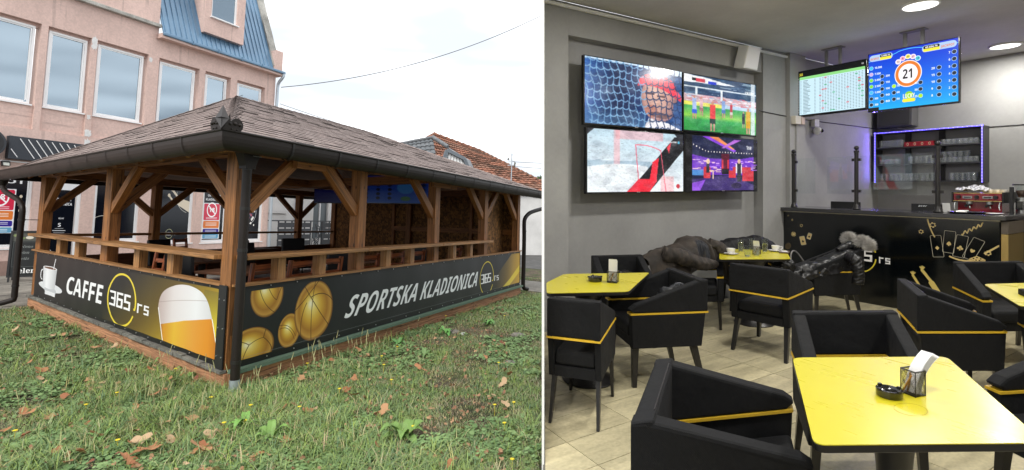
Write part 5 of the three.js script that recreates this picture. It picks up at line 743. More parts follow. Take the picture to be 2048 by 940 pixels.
{
  const floor = struct('cafe_floor', new Geo().prism(foot, 0.14, flat(-0.006)).geo(), mat([0.14, 0.13, 0.11], 0.95), 'beige rectangular floor tiles of the cafe');
  // tiles
  const tm = [[0.64, 0.59, 0.42], [0.61, 0.565, 0.405], [0.67, 0.62, 0.445], [0.63, 0.58, 0.425]].map((c) => phys(c, 0.34, { map: tileTex, bumpMap: fineBump, bumpScale: 0.0006 }));
  const TA = 0.515, TB = 0.275, J = 0.0025, tiles = [];
  reseed(17);
  for (let i = -14; i < 24; i++) for (let j = -8; j < 14; j++) {
    const a0 = -5.345 + i * TA + J, b0 = 1.865 + j * TB + J, a1 = a0 + TA - 2 * J, b1 = b0 + TB - 2 * J; let poly = [[a0, b0], [a1, b0], [a1, b1], [a0, b1]];
    for (const f of [(p) => p[1] - 0.004, (p) => AB - 0.004 - p[0], (p) => BR - 0.004 - p[1], (p) => insideDoor(p) * sgn - 0.012]) poly = clipPoly(poly, f);
    if (poly.length < 3) continue; const c = [(a0 + a1) / 2, (b0 + b1) / 2], w = abToWorld(c[0], c[1]), d = Math.hypot(w[0], w[1], CAM_H), infr = -w[1] > 0.8 && w[0] / -w[1] < 1.1;
    tiles.push({ poly, d: infr ? d : d + 50, full: poly.length === 4, a0, b0, m: rnd() * 4 | 0 });
  }
  tiles.sort((p, q) => p.d - q.d);
  const one = (t) => { const g = new Geo().prism(t.poly, 0.008, flat(0.002)).geo(); const uv = g.attributes.uv, p = g.attributes.position, o = t.m * 0.31 + (t.a0 * 7.3 % 1); for (let i = 0; i < uv.count; i++) uv.setXY(i, p.getX(i) + o, p.getZ(i) + t.b0 * 1.7 % 1 + o); return g; };
  tiles.slice(0, 300).forEach((t) => mesh('tile', one(t), tm[t.m], floor));
  for (let k = 0; k < 4; k++) { const l = tiles.slice(300).filter((t) => t.m === k); const o = mesh('far_tiles', mergeGeometries(l.map(one)), tm[k], floor); o.userData.kind = 'stuff'; }
  struct('cafe_ceiling', new Geo().prism(foot, 0.2, flat(CEIL + 0.2)).geo(), M.ceiling, 'plain grey painted cafe ceiling');
  // wall with the screens: full-height piers either side of a shallow niche
  const w = struct('wall_left', new Geo().box(AB - P0[0], CEIL + 0.5, 0.2, (AB + P0[0]) / 2 + 0.25, CEIL / 2 - 0.25, -0.22).geo(), M.greyNiche, 'grey wall with a shallow niche behind the four screens');
  new Geo().prism([[P0[0] + 0.014, 0], [-3.9, 0], [-3.9, -0.119], [P0[0] + 0.1, -0.119]], CEIL - 0.003, flat(CEIL - 0.002)).mesh('pier', M.grey, w);
  new Geo().box(3.395, CEIL - 3.08, 0.119, -2.2, (CEIL + 3.08) / 2 - 0.002, -0.061).mesh('niche_head', M.grey, w);
  new Geo().box(0.55, CEIL - 0.003, 0.14, -0.225, CEIL / 2 - 0.001, -0.05).mesh('pier', M.grey, w);
  new Geo().box(0.4, CEIL - 0.003, 0.16, 0.26, CEIL / 2 - 0.001, 0.0).mesh('pilaster', M.grey, w);
  new Geo().box(AB - 0.47, CEIL - 0.003, 0.12, (AB + 0.47) / 2, CEIL / 2 - 0.001, -0.06).mesh('wall_face', M.grey, w);
  new Geo().box(4.3, 0.03, 0.025, -2.1 + 0.02, CEIL - 0.06, 0.034).mesh('cable_trunking', M.pvc, w);
  struct('wall_back', new Geo().box(0.2, CEIL + 0.5, BR + 0.4, AB + 0.1, CEIL / 2 - 0.25, BR / 2).geo(), M.grey, 'grey wall behind the bar shelf');
  struct('wall_right', new Geo().box(AB - P1[0] + 0.4, CEIL + 0.5, 0.2, (AB + P1[0]) / 2, CEIL / 2 - 0.25, BR + 0.1).geo(), M.grey, 'grey side wall of the cafe opposite the screens');
  // door wall: a thin white leaf seen edge-on, open between the jambs
  const dw = (r0, r1, y0, y1, th) => { const a = onDoor(r0), b = onDoor(r1); return new Geo().beam(V(a[0], (y0 + y1) / 2, a[1]), V(b[0], (y0 + y1) / 2, b[1]), th, y1 - y0); };
  const part = struct('door_wall', dw(2.7, 5.09, -0.62, CEIL, 0.0135).geo(), mat([0.85, 0.85, 0.84], 0.6), 'thin white partition edge between the lawn and the cafe');
  dw(-1.22, -0.45, -0.2, CEIL, 0.012).mesh('jamb_panel', M.white, part); dw(-0.448, 2.698, 2.52, CEIL, 0.012).mesh('added_head_panel', M.white, part);  // head panel added above the view to cut daylight through the doorway
}
// ================================================================ lamps
const lampMat = mat([0.9, 0.9, 0.88], 0.4, { emissive: lin(1, 0.975, 0.92), emissiveIntensity: 1.6 });
[[-0.67, 1.89, 'round flush ceiling lamp at the top edge above the number screen'], [2.2, 1.82, 'round flush ceiling lamp over the back of the bar'], [-3.5, 1.9, 'round flush ceiling lamp above the tables by the door wall'], [-0.7, 4.2, 'round flush ceiling lamp over the side tables, bar end'], [-3.6, 4.2, 'round flush ceiling lamp over the side tables, door end'], [-5.7, 3.6, 'round flush ceiling lamp just inside the door']].forEach(([a, b, label]) => {
  const t = roomGroup('ceiling_lamp', label, 'lamp', 'round ceiling lamps'); t.position.y = 0; const o = V(a, 0, b);
  new Geo().cyl(V(a, CEIL - 0.022, b), V(a, CEIL + 0.001, b), 0.165, 0.17, 36).mesh('rim', M.white, t); new Geo().cyl(V(a, CEIL - 0.026, b), V(a, CEIL - 0.0215, b), 0.148, 0.15, 36).mesh('light_disc', lampMat, t);
  const l = new THREE.RectAreaLight(new THREE.Color(1, 0.965, 0.9), 158, 0.26, 0.26); const [x, z] = abToWorld(a, b); l.position.set(x, CEIL - 0.03, z); l.lookAt(x, 0, z); scene.add(l);
});
// ================================================================ screens
const screenMat = (t, glow = 0.9) => mat([0.008, 0.008, 0.009], 0.18, { emissive: 0xffffff, emissiveMap: t, emissiveIntensity: glow });
function soften(g, W, H) { reseed(41); for (let i = 0; i < 260; i++) { g.fillStyle = (rnd() < 0.5 ? 'rgba(255,255,255,' : 'rgba(0,0,12,') + rr(0.02, 0.065) + ')'; g.beginPath(); g.ellipse(rnd() * W, rnd() * H, rr(8, 70), rr(4, 30), rr(-0.6, 0.6), 0, 7); g.fill(); } const c = document.createElement('canvas'); c.width = W / 4.5 | 0; c.height = H / 4.5 | 0; const q = c.getContext('2d'); q.imageSmoothingEnabled = true; q.drawImage(g.canvas, 0, 0, c.width, c.height); g.imageSmoothingEnabled = true; g.globalAlpha = 0.88; g.drawImage(c, 0, 0, W, H); g.globalAlpha = 1; reseed(3); for (let i = 0; i < 2500; i++) { g.fillStyle = rnd() < 0.5 ? 'rgba(255,255,255,.05)' : 'rgba(0,0,0,.06)'; g.fillRect(rnd() * W, rnd() * H, rr(2, 16), rr(2, 8)); } }
function tv(label, a0, a1, h0, h1, b, draw, glow, W = 640) {
  const t = roomGroup('wall_television', label, 'television', 'four screens on the grey wall'); const w = a1 - a0, h = h1 - h0, ca = (a0 + a1) / 2, ch = (h0 + h1) / 2, f = 0.012;
  new Geo().box(w, h, 0.045, ca, ch, b, 0, 0, 0, 0.006).mesh('case', M.blackGloss, t);
  const q = new THREE.PlaneGeometry(w - 2 * f, h - 2.6 * f); q.translate(ca, ch + 0.004, b + 0.0245); mesh('display', q, screenMat(canvasTex(W, Math.round(W * 0.56), (g, w2, h2) => { draw(g, w2, h2); soften(g, w2, h2); }), glow), t);
  new Geo().box(w * 0.5, h * 0.5, 0.17, ca, ch, b - 0.107).mesh('wall_mount', M.black, t); new Geo().box(0.05, 0.012, 0.004, ca, h0 + 0.014, b + 0.024).mesh('badge', M.steel, t);
}
function blurry(g, W, H, n, c, seed, len = 60) { reseed(seed); for (let i = 0; i < n; i++) { g.fillStyle = c[rnd() * c.length | 0]; g.fillRect(rnd() * W, rnd() * H, rr(0.3, 1) * len, rr(2, 7)); } }
tv('upper left screen showing a capped man behind a blue net', -3.775, -2.262, 2.135, 2.868, 0.08, (g, W, H) => {
  const q = g.createLinearGradient(0, 0, W, 0); q.addColorStop(0, '#2f63b0'); q.addColorStop(0.12, '#1c3f78'); q.addColorStop(0.3, '#0e1e42'); q.addColorStop(0.55, '#1a3266'); q.addColorStop(1, '#27508c'); g.fillStyle = q; g.fillRect(0, 0, W, H);
  const b2 = g.createLinearGradient(0, H * 0.7, 0, H); b2.addColorStop(0, 'rgba(70,110,140,0)'); b2.addColorStop(1, 'rgba(84,120,160,.8)'); g.fillStyle = b2; g.fillRect(0, 0, W * 0.6, H);
  g.fillStyle = '#cfe6f8'; g.beginPath(); g.moveTo(0, 0); g.lineTo(W, 0); g.lineTo(W, H * 0.1); g.lineTo(W * 0.5, H * 0.03); g.lineTo(0, H * 0.02); g.fill();
  g.fillStyle = radial(g, W * 0.74, H * 0.55, W * 0.26, [[0, '#e0b6a4'], [0.5, '#c9978a'], [0.85, '#8d6a70'], [1, '#4a4a6c']]); g.beginPath(); g.ellipse(W * 0.75, H * 0.5, W * 0.2, H * 0.4, 0, 0, 7); g.fill(); g.fillStyle = '#3c5c92'; g.fillRect(W * 0.9, H * 0.55, W * 0.1, H * 0.45); g.fillStyle = '#b97c6c'; g.beginPath(); g.ellipse(W * 0.66, H * 0.72, W * 0.07, H * 0.1, 0, 0, 7); g.fill(); g.fillStyle = '#6a4a4c'; g.beginPath(); g.ellipse(W * 0.75, H * 0.78, W * 0.11, H * 0.05, 0.1, 0, 7); g.fill(); g.fillStyle = '#5b4148'; g.fillRect(W * 0.59, H * 0.42, W * 0.1, H * 0.035); g.fillRect(W * 0.72, H * 0.45, W * 0.09, H * 0.03); g.fillStyle = '#e9e6ea'; g.beginPath(); g.moveTo(W * 0.58, H); g.lineTo(W * 0.63, H * 0.84); g.lineTo(W * 0.84, H * 0.9); g.lineTo(W, H); g.fill();
  g.fillStyle = '#f0384f'; g.beginPath(); g.moveTo(W * 0.51, H * 0.34); g.quadraticCurveTo(W * 0.52, H * 0.1, W * 0.72, H * 0.11); g.quadraticCurveTo(W * 0.92, H * 0.13, W * 0.94, H * 0.32); g.lineTo(W, H * 0.44); g.lineTo(W * 0.99, H * 0.52); g.lineTo(W * 0.9, H * 0.44); g.quadraticCurveTo(W * 0.72, H * 0.26, W * 0.51, H * 0.34); g.fill();
  g.lineWidth = 6; for (let i = 0; i < 17; i++) { g.strokeStyle = i < 9 ? '#6f9fca' : '#24365f'; g.beginPath(); for (let j = 0; j <= 20; j++) { const y = H * j / 20, x = W * (i / 15) - 20 + 8 * Math.sin(j * 0.8 + i) + j * 3; j ? g.lineTo(x, y) : g.moveTo(x, y); } g.stroke(); } for (let j = 0; j < 10; j++) { for (let i = 0; i < 16; i++) { g.strokeStyle = i < 9 ? '#7dabd4' : '#24365f'; const x = W * i / 15 - 20 + j * 6, y = H * (j / 8.5) + 6 * Math.sin(i) + i * 1.5; g.beginPath(); g.moveTo(x, y); g.quadraticCurveTo(x + W / 30, y + 22, x + W / 15, y); g.stroke(); } }
}, 0.85);
tv('upper right screen showing a blurred football match', -2.242, -0.785, 2.15, 2.862, 0.08, (g, W, H) => {
  g.fillStyle = '#24405e'; g.fillRect(0, 0, W, H * 0.5); blurry(g, W, H * 0.4, 70, ['#3d5f80', '#16304c', '#5d7d98', '#8aa2b4'], 5, 90); g.fillStyle = '#c9a9ad'; g.fillRect(0, H * 0.34, W, H * 0.16); g.save(); g.translate(0, H * 0.33); blurry(g, W, H * 0.2, 160, ['#e6dfe4', '#cf5a6c', '#f3f0f2', '#8fb4d6', '#d88f94'], 6, 60); g.restore(); g.fillStyle = '#e7e25c'; g.fillRect(0, H * 0.48, W * 0.5, H * 0.08); g.fillStyle = '#bcd6ea'; g.fillRect(W * 0.5, H * 0.48, W * 0.5, H * 0.07);
  const q = g.createLinearGradient(0, H * 0.55, 0, H); q.addColorStop(0, '#2f9a49'); q.addColorStop(0.4, '#8fce4e'); q.addColorStop(0.55, '#3da54b'); q.addColorStop(1, '#2b8a3d'); g.fillStyle = q; g.fillRect(0, H * 0.55, W, H * 0.45);
  g.fillStyle = '#e8f1f6'; g.fillRect(0, H * 0.2, W, 8); g.fillRect(W * 0.14, H * 0.2, 18, H * 0.17); g.fillRect(W * 0.48, H * 0.2, 16, H * 0.22); g.fillStyle = 'rgba(225,235,242,.85)'; g.fillRect(W * 0.92, 0, 40, H); g.fillStyle = '#f2f4f6'; g.beginPath(); g.moveTo(0, 0); g.lineTo(W * 0.3, H * 0.02); g.lineTo(W * 0.7, H * 0.1); g.lineTo(0, H * 0.14); g.fill();
  g.fillStyle = '#cf3a4a'; g.fillRect(W * 0.15, H * 0.05, W * 0.12, H * 0.06); g.fillStyle = '#222'; g.fillRect(W * 0.1, H * 0.05, W * 0.05, H * 0.05); g.fillStyle = '#2a3fd0'; g.fillRect(W * 0.31, H * 0.075, W * 0.11, H * 0.055); text(g, 'ONE SPORT', W * 0.83, H * 0.2, W * 0.13, H * 0.035, '#fff');
  const man = (x, y, s, c, d) => { g.fillStyle = c; g.fillRect(W * x - 22 * s, H * y, 44 * s, 90 * s); g.fillStyle = d; g.fillRect(W * x - 24 * s, H * y + 88 * s, 48 * s, 34 * s); g.fillStyle = '#c98f78'; g.fillRect(W * x - 18 * s, H * y + 120 * s, 12 * s, 46 * s); g.fillRect(W * x + 6 * s, H * y + 120 * s, 12 * s, 46 * s); g.beginPath(); g.arc(W * x, H * y - 12 * s, 12 * s, 0, 7); g.fill(); };
  man(0.13, 0.42, 0.8, '#9db3e2', '#3a5fd0'); man(0.22, 0.42, 0.65, '#d9a4a8', '#a06a60'); man(0.52, 0.4, 0.7, '#86a8dc', '#4b78b8'); man(0.63, 0.46, 0.55, '#c23a40', '#e8d8d0'); man(0.37, 0.5, 1.05, '#e2423a', '#22301f'); man(0.88, 0.55, 0.95, '#e8b32e', '#d8a020'); man(0.81, 0.6, 0.6, '#2a2a2e', '#3a3a3e');
}, 0.85);
tv('lower left screen with snowy hills and a red and black slash', -3.745, -2.242, 1.405, 2.112, 0.085, (g, W, H) => {
  const q = g.createLinearGradient(0, 0, 0, H); q.addColorStop(0, '#bcd6e2'); q.addColorStop(0.5, '#cfdfe8'); q.addColorStop(1, '#e9eef0'); g.fillStyle = q; g.fillRect(0, 0, W, H); g.fillStyle = '#a9c0cf'; g.beginPath(); g.moveTo(0, H * 0.48); for (let i = 0; i <= 20; i++) g.lineTo(W * i / 28, H * (0.48 + 0.06 * fbm(i * 0.7, 3, 99, 99, 4, 3) - 0.02)); g.lineTo(W * 0.7, H * 0.62); g.lineTo(0, H * 0.66); g.fill(); g.fillStyle = '#e6edf0'; g.beginPath(); g.moveTo(0, H * 0.6); g.quadraticCurveTo(W * 0.3, H * 0.5, W * 0.6, H * 0.58); g.lineTo(W * 0.6, H); g.lineTo(0, H); g.fill();
  g.fillStyle = 'rgba(245,160,165,.5)'; g.fillRect(W * 0.27, 0, W * 0.5, H * 0.14); g.fillRect(W * 0.25, 0, W * 0.06, H * 0.55); g.fillRect(W * 0.74, H * 0.74, W * 0.15, H * 0.26);
  g.fillStyle = '#17181d'; g.beginPath(); g.moveTo(W * 0.4, H); g.lineTo(W * 0.9, 0.05 * H); g.lineTo(W * 1.02, 0.05 * H); g.lineTo(W * 1.02, H * 0.24); g.lineTo(W * 0.62, H); g.fill(); g.fillStyle = '#ef2b3d'; g.beginPath(); g.moveTo(W * 0.38, H); g.lineTo(W * 0.5, H * 0.79); g.lineTo(W * 0.62, H * 0.79); g.lineTo(W * 0.65, H * 0.5); g.lineTo(W * 0.72, H * 0.42); g.lineTo(W * 0.695, H * 0.79); g.lineTo(W * 0.7, H * 0.82); g.lineTo(W * 0.62, H); g.fill(); g.beginPath(); g.moveTo(W * 0.81, H * 0.24); g.lineTo(W * 0.86, H * 0.14); g.lineTo(W * 0.835, H * 0.34); g.fill();
  g.strokeStyle = '#f2546c'; g.lineWidth = 5; g.beginPath(); g.moveTo(W * 0.5, H * 0.8); g.lineTo(W * 0.47, H * 0.22); g.quadraticCurveTo(W * 0.62, H * 0.2, W * 0.74, H * 0.3); g.lineTo(W * 0.8, H); g.stroke(); text(g, 'ARENASPORT', W * 0.81, H * 0.155, W * 0.12, H * 0.03, '#f2f4f6'); g.fillStyle = '#3fb0d8'; g.fillRect(W * 0.935, H * 0.12, 16, 16); g.fillStyle = '#c4202e'; g.beginPath(); g.arc(W * 0.94, H * 0.91, 14, 0, 7); g.fill(); g.fillStyle = '#2b2c32'; g.beginPath(); g.moveTo(0, 0); g.lineTo(W * 0.06, 0); g.lineTo(0, H * 0.09); g.fill(); g.beginPath(); g.moveTo(W * 0.9, 0); g.lineTo(W, 0); g.lineTo(W, H * 0.2); g.fill();
}, 0.85);
tv('lower right screen showing a purple talk-show studio', -2.225, -0.765, 1.412, 2.118, 0.085, (g, W, H) => {
  g.fillStyle = '#07080a'; g.fillRect(0, 0, W, H); g.save(); g.translate(W * 0.085, 0); g.scale(0.86, 1);
  g.fillStyle = '#141a3c'; g.fillRect(0, 0, W, H); g.fillStyle = '#8a3fe0'; g.beginPath(); g.moveTo(W * 0.15, 0); g.lineTo(W * 0.35, 0); g.lineTo(W * 0.7, H * 0.24); g.lineTo(W * 0.66, H * 0.27); g.fill(); g.fillStyle = '#f08a50'; g.beginPath(); g.moveTo(W * 0.26, 0); g.lineTo(W * 0.4, 0); g.lineTo(W * 0.68, H * 0.22); g.lineTo(W * 0.64, H * 0.22); g.fill(); g.fillStyle = '#b060d0'; g.beginPath(); g.moveTo(W * 0.78, H * 0.03); g.lineTo(W * 0.66, H * 0.03); g.lineTo(W * 0.45, H * 0.2); g.lineTo(W * 0.5, H * 0.2); g.fill();
  g.fillStyle = '#6a2fc0'; g.beginPath(); g.moveTo(0, H * 0.34); g.lineTo(W * 0.25, H * 0.4); g.lineTo(W * 0.75, H * 0.4); g.lineTo(W, H * 0.34); g.lineTo(W, H * 0.7); g.lineTo(0, H * 0.72); g.fill(); reseed(77); for (let i = 0; i < 90; i++) { const x = rnd(); if (x > 0.44 && x < 0.6) continue; g.fillStyle = ['#d9a8ff', '#f4c8f0', '#a868f0', '#ffd9c8'][rnd() * 4 | 0]; g.fillRect(W * x, H * rr(0.42, 0.66), rr(15, 60), 5); }
  g.fillStyle = '#5a1028'; g.fillRect(W * 0.45, H * 0.3, W * 0.13, H * 0.36); g.fillStyle = '#e03048'; g.fillRect(W * 0.455, H * 0.42, 18, 60); g.fillRect(W * 0.55, H * 0.42, 16, 60); g.fillStyle = '#10101c'; g.fillRect(W * 0.46, H * 0.6, W * 0.11, H * 0.1);
  g.fillStyle = '#3a2a6a'; g.beginPath(); g.moveTo(0, H * 0.8); g.lineTo(W * 0.4, H * 0.72); g.lineTo(W * 0.65, H * 0.72); g.lineTo(W, H * 0.9); g.lineTo(W, H); g.lineTo(0, H); g.fill(); g.fillStyle = '#8f4fd8'; g.beginPath(); g.moveTo(0, H * 0.86); g.lineTo(W * 0.2, H * 0.8); g.lineTo(W * 0.12, H); g.lineTo(0, H); g.fill(); g.fillStyle = '#4a86c8'; g.fillRect(0, H * 0.62, W * 0.18, H * 0.1);
  g.fillStyle = '#d2303c'; g.beginPath(); g.roundRect(W * 0.17, H * 0.56, 70, 76, 14); g.fill(); g.fillRect(W * 0.57, H * 0.62, W * 0.12, H * 0.14); g.fillRect(W * 0.64, H * 0.55, W * 0.31, H * 0.1); g.fillRect(W * 0.8, H * 0.62, W * 0.2, H * 0.2); g.fillStyle = '#2a2c36'; g.fillRect(W * 0.21, H * 0.5, 34, 62); g.fillStyle = '#e8c9a4'; g.beginPath(); g.arc(W * 0.24, H * 0.46, 18, 0, 7); g.fill(); g.fillRect(W * 0.26, H * 0.62, 44, 10); g.fillRect(W * 0.31, H * 0.63, 10, 56); g.fillStyle = '#e8e8ee'; g.fillRect(W * 0.69, H * 0.5, 66, 60); g.fillStyle = '#20242e'; g.fillRect(W * 0.71, H * 0.47, 44, 130); g.fillStyle = '#d8ab92'; g.beginPath(); g.arc(W * 0.745, H * 0.44, 17, 0, 7); g.fill(); g.fillStyle = '#241c40'; g.beginPath(); g.ellipse(W * 0.7, H * 0.91, 56, 20, 0, 0, 7); g.fill();
  g.fillStyle = '#fff6e8'; for (let i = 0; i < 22; i++) { g.beginPath(); g.arc(W * (0.02 + i * 0.045), H * (0.16 + 0.12 * Math.sin(Math.min(1, i / 6) * 1.57)), 5, 0, 7); g.fill(); } text(g, '1ne', W * 0.87, H * 0.2, W * 0.09, H * 0.08, '#fff'); g.restore();
}, 0.85);
// screens hung over the bar
function hung(label, b0, b1, h0, h1, a, draw, glow) {
  const t = roomGroup('hanging_screen', label, 'screen', 'screens hung over the bar'), w = b1 - b0, h = h1 - h0, cb = (b0 + b1) / 2, chh = (h0 + h1) / 2;
  new Geo().box(0.05, h, w, a, chh, cb, 0, 0, 0, 0.006).mesh('case', M.blackGloss, t);
  const q = new THREE.PlaneGeometry(w - 0.024, h - 0.03); q.rotateY(-Math.PI / 2); q.translate(a - 0.0275, chh + 0.004, cb); mesh('display', q, screenMat(canvasTex(1024, 768, draw), glow), t);
  for (const s of [-0.09, 0.09]) new Geo().box(0.03, CEIL - h1 + 0.15, 0.035, a + 0.06, (CEIL + h1 - 0.15) / 2, cb + s).mesh('hanger', mat([0.2, 0.2, 0.2], 0.5), t); new Geo().box(0.12, 0.012, 0.26, a + 0.06, CEIL - 0.007, cb).mesh('ceiling_plate', mat([0.2, 0.2, 0.2], 0.5), t); new Geo().box(0.04, 0.1, 0.3, a + 0.04, h1 - 0.1, cb).mesh('bracket', M.black, t);
}
hung('hanging screen with a pale betting odds table', 0.06, 0.975, 2.49, 3.165, 0.3, (g, W, H) => {
  g.fillStyle = '#0c0e10'; g.fillRect(0, 0, W, H); g.fillStyle = '#c7e4f0'; g.fillRect(30, H * 0.13, W - 40, H * 0.85); g.fillStyle = '#8fd884'; g.fillRect(30, H * 0.13, W - 40, H * 0.06); text(g, '365', 26, H * 0.1, 60, H * 0.06, '#d8c83c'); text(g, '1/3', W - 60, H * 0.08, 30, H * 0.03, '#eee'); reseed(9);
  for (let r = 0; r < 24; r++) { const y = H * (0.215 + r * 0.0315); g.fillStyle = '#5b6a72'; g.fillRect(46, y, 14, 7); g.fillRect(90, y, rr(60, 130), 8); g.fillRect(270, y, 20, 7); for (let c = 0; c < 16; c++) { const x = 350 + c * 41; if (rnd() < 0.06) { g.fillStyle = ['#ee5a68', '#4fc48a'][rnd() * 2 | 0]; g.fillRect(x - 6, y - 6, 36, 19); } g.fillStyle = '#62717a'; g.fillRect(x, y, 23, 7); } } g.fillStyle = '#fff'; for (let k = 0; k < 14; k++) g.fillRect(8, H * (0.16 + k * 0.058), 12, 9);
}, 0.8);
hung('hanging blue number-draw screen with a large ball', 0.985, 1.925, 2.45, 3.215, 0.3, (g, W, H) => {
  const q = g.createLinearGradient(0, 0, 0, H); q.addColorStop(0, '#1434c8'); q.addColorStop(0.5, '#1266e0'); q.addColorStop(1, '#18a8e6'); g.fillStyle = q; g.fillRect(0, 0, W, H); g.strokeStyle = '#58c8f4'; g.lineWidth = 8; g.beginPath(); g.moveTo(0, 100); g.quadraticCurveTo(W * 0.3, 70, W * 0.36, 30); g.quadraticCurveTo(W * 0.5, 0, W * 0.65, 40); g.quadraticCurveTo(W * 0.8, 110, W, 60); g.stroke();
  for (const [x, w2, s] of [[10, 290, '5.498,10'], [640, 370, '69.654,76']]) { g.fillStyle = '#a9c4e8'; g.beginPath(); g.roundRect(x, 20, w2, 84, 40); g.fill(); g.fillStyle = '#17181c'; g.beginPath(); g.roundRect(x + w2 * (x > 100 ? 0.04 : 0.46), 26, w2 * 0.48, 40, 20); g.fill(); g.fillStyle = '#f4e23c'; g.fillRect(x + w2 * (x > 100 ? 0.04 : 0.46), 64, w2 * 0.48, 34); text(g, s, x + w2 * (x > 100 ? 0.1 : 0.52), 58, w2 * 0.36, 24, '#fff'); text(g, 'JACKPOT', x + w2 * (x > 100 ? 0.56 : 0.04), 84, w2 * 0.38, 30, '#e0762c'); }
  const cx = W * 0.47, cy = H * 0.44; g.fillStyle = '#f4f0ea'; g.beginPath(); g.ellipse(cx, cy, 158, 172, 0, 0, 7); g.fill(); g.fillStyle = '#e07a2c'; g.beginPath(); g.ellipse(cx, cy, 148, 162, 0, 0, 7); g.fill(); g.fillStyle = '#f8f2f6'; g.beginPath(); g.ellipse(cx, cy, 112, 124, 0, 0, 7); g.fill(); text(g, '21', cx - 66, cy + 62, 132, 124, '#121212');
  [[-115, -172, '13', '#f0d8dc'], [-62, -205, '1', '#f0a0b8'], [0, -220, '30', '#f0e060'], [58, -208, '37', '#f0c8d8'], [112, -176, '19', '#4fc8e0']].forEach(([x, y, s, c]) => { g.fillStyle = '#fff'; g.beginPath(); g.arc(cx + x, cy + y, 33, 0, 7); g.fill(); g.fillStyle = c; g.beginPath(); g.arc(cx + x, cy + y, 28, 0, 7); g.fill(); text(g, s, cx + x - 16, cy + y + 12, 32, 24, '#333'); });
  const dot = (x, y, c) => { g.fillStyle = '#bcdcf4'; g.beginPath(); g.arc(x, y, 27, 0, 7); g.fill(); g.fillStyle = c; g.beginPath(); g.arc(x, y, 23, 0, 7); g.fill(); }; const DK = '#232a38';
  ['10.000', '7.500', '5.000', '2.500', '1.000', '500', '300'].forEach((s, i) => { const y = H * (0.25 + i * 0.108); dot(34, y, ['#3fc0e8', '#c8a8d8', '#7fd83c', '#7fd83c', '#48b8e8', DK, DK][i]); text(g, s, 76, y + 14, 22 * s.length * 0.7, 28, '#eef6fc'); }); ['200', '150', '100', '90', '80'].forEach((s, i) => { const y = H * (0.42 + i * 0.11); dot(170 + 0, y, DK); text(g, s, 214, y + 13, 52, 26, '#eef6fc'); }); ['70', '60', '50'].forEach((s, i) => { const y = H * (0.62 + i * 0.112); dot(316, y, i ? DK : '#a8e020'); text(g, s, 350, y + 13, 34, 26, '#eef6fc'); }); ['40', '30', '25'].forEach((s, i) => { const y = H * (0.62 + i * 0.11); text(g, s, 556, y + 13, 36, 26, '#eef6fc'); dot(624, y, i < 2 ? DK : '#a8e020'); }); ['20', '15', '10', '9', '8'].forEach((s, i) => { const y = H * (0.42 + i * 0.11); text(g, s, 742, y + 13, 20 * s.length, 28, '#eef6fc'); dot(826, y, DK); }); ['7', '6', '5', '4', '3', '2', '1'].forEach((s, i) => { const y = H * (0.21 + i * 0.112); text(g, s, 926, y + 14, 18, 28, '#eef6fc'); dot(984, y, DK); });
  g.fillStyle = '#8fd020'; g.beginPath(); g.arc(cx + 10, H * 0.8, 46, 0, 7); g.fill(); g.fillStyle = '#f6e23a'; g.beginPath(); g.roundRect(cx - 66, H * 0.86, 150, 44, 20); g.fill(); text(g, 'LUCKY', cx - 62, H * 0.85, 140, 56, '#f6f2dc'); g.fillStyle = '#101418'; g.fillRect(0, H * 0.95, 130, H * 0.05);
}, 0.85);
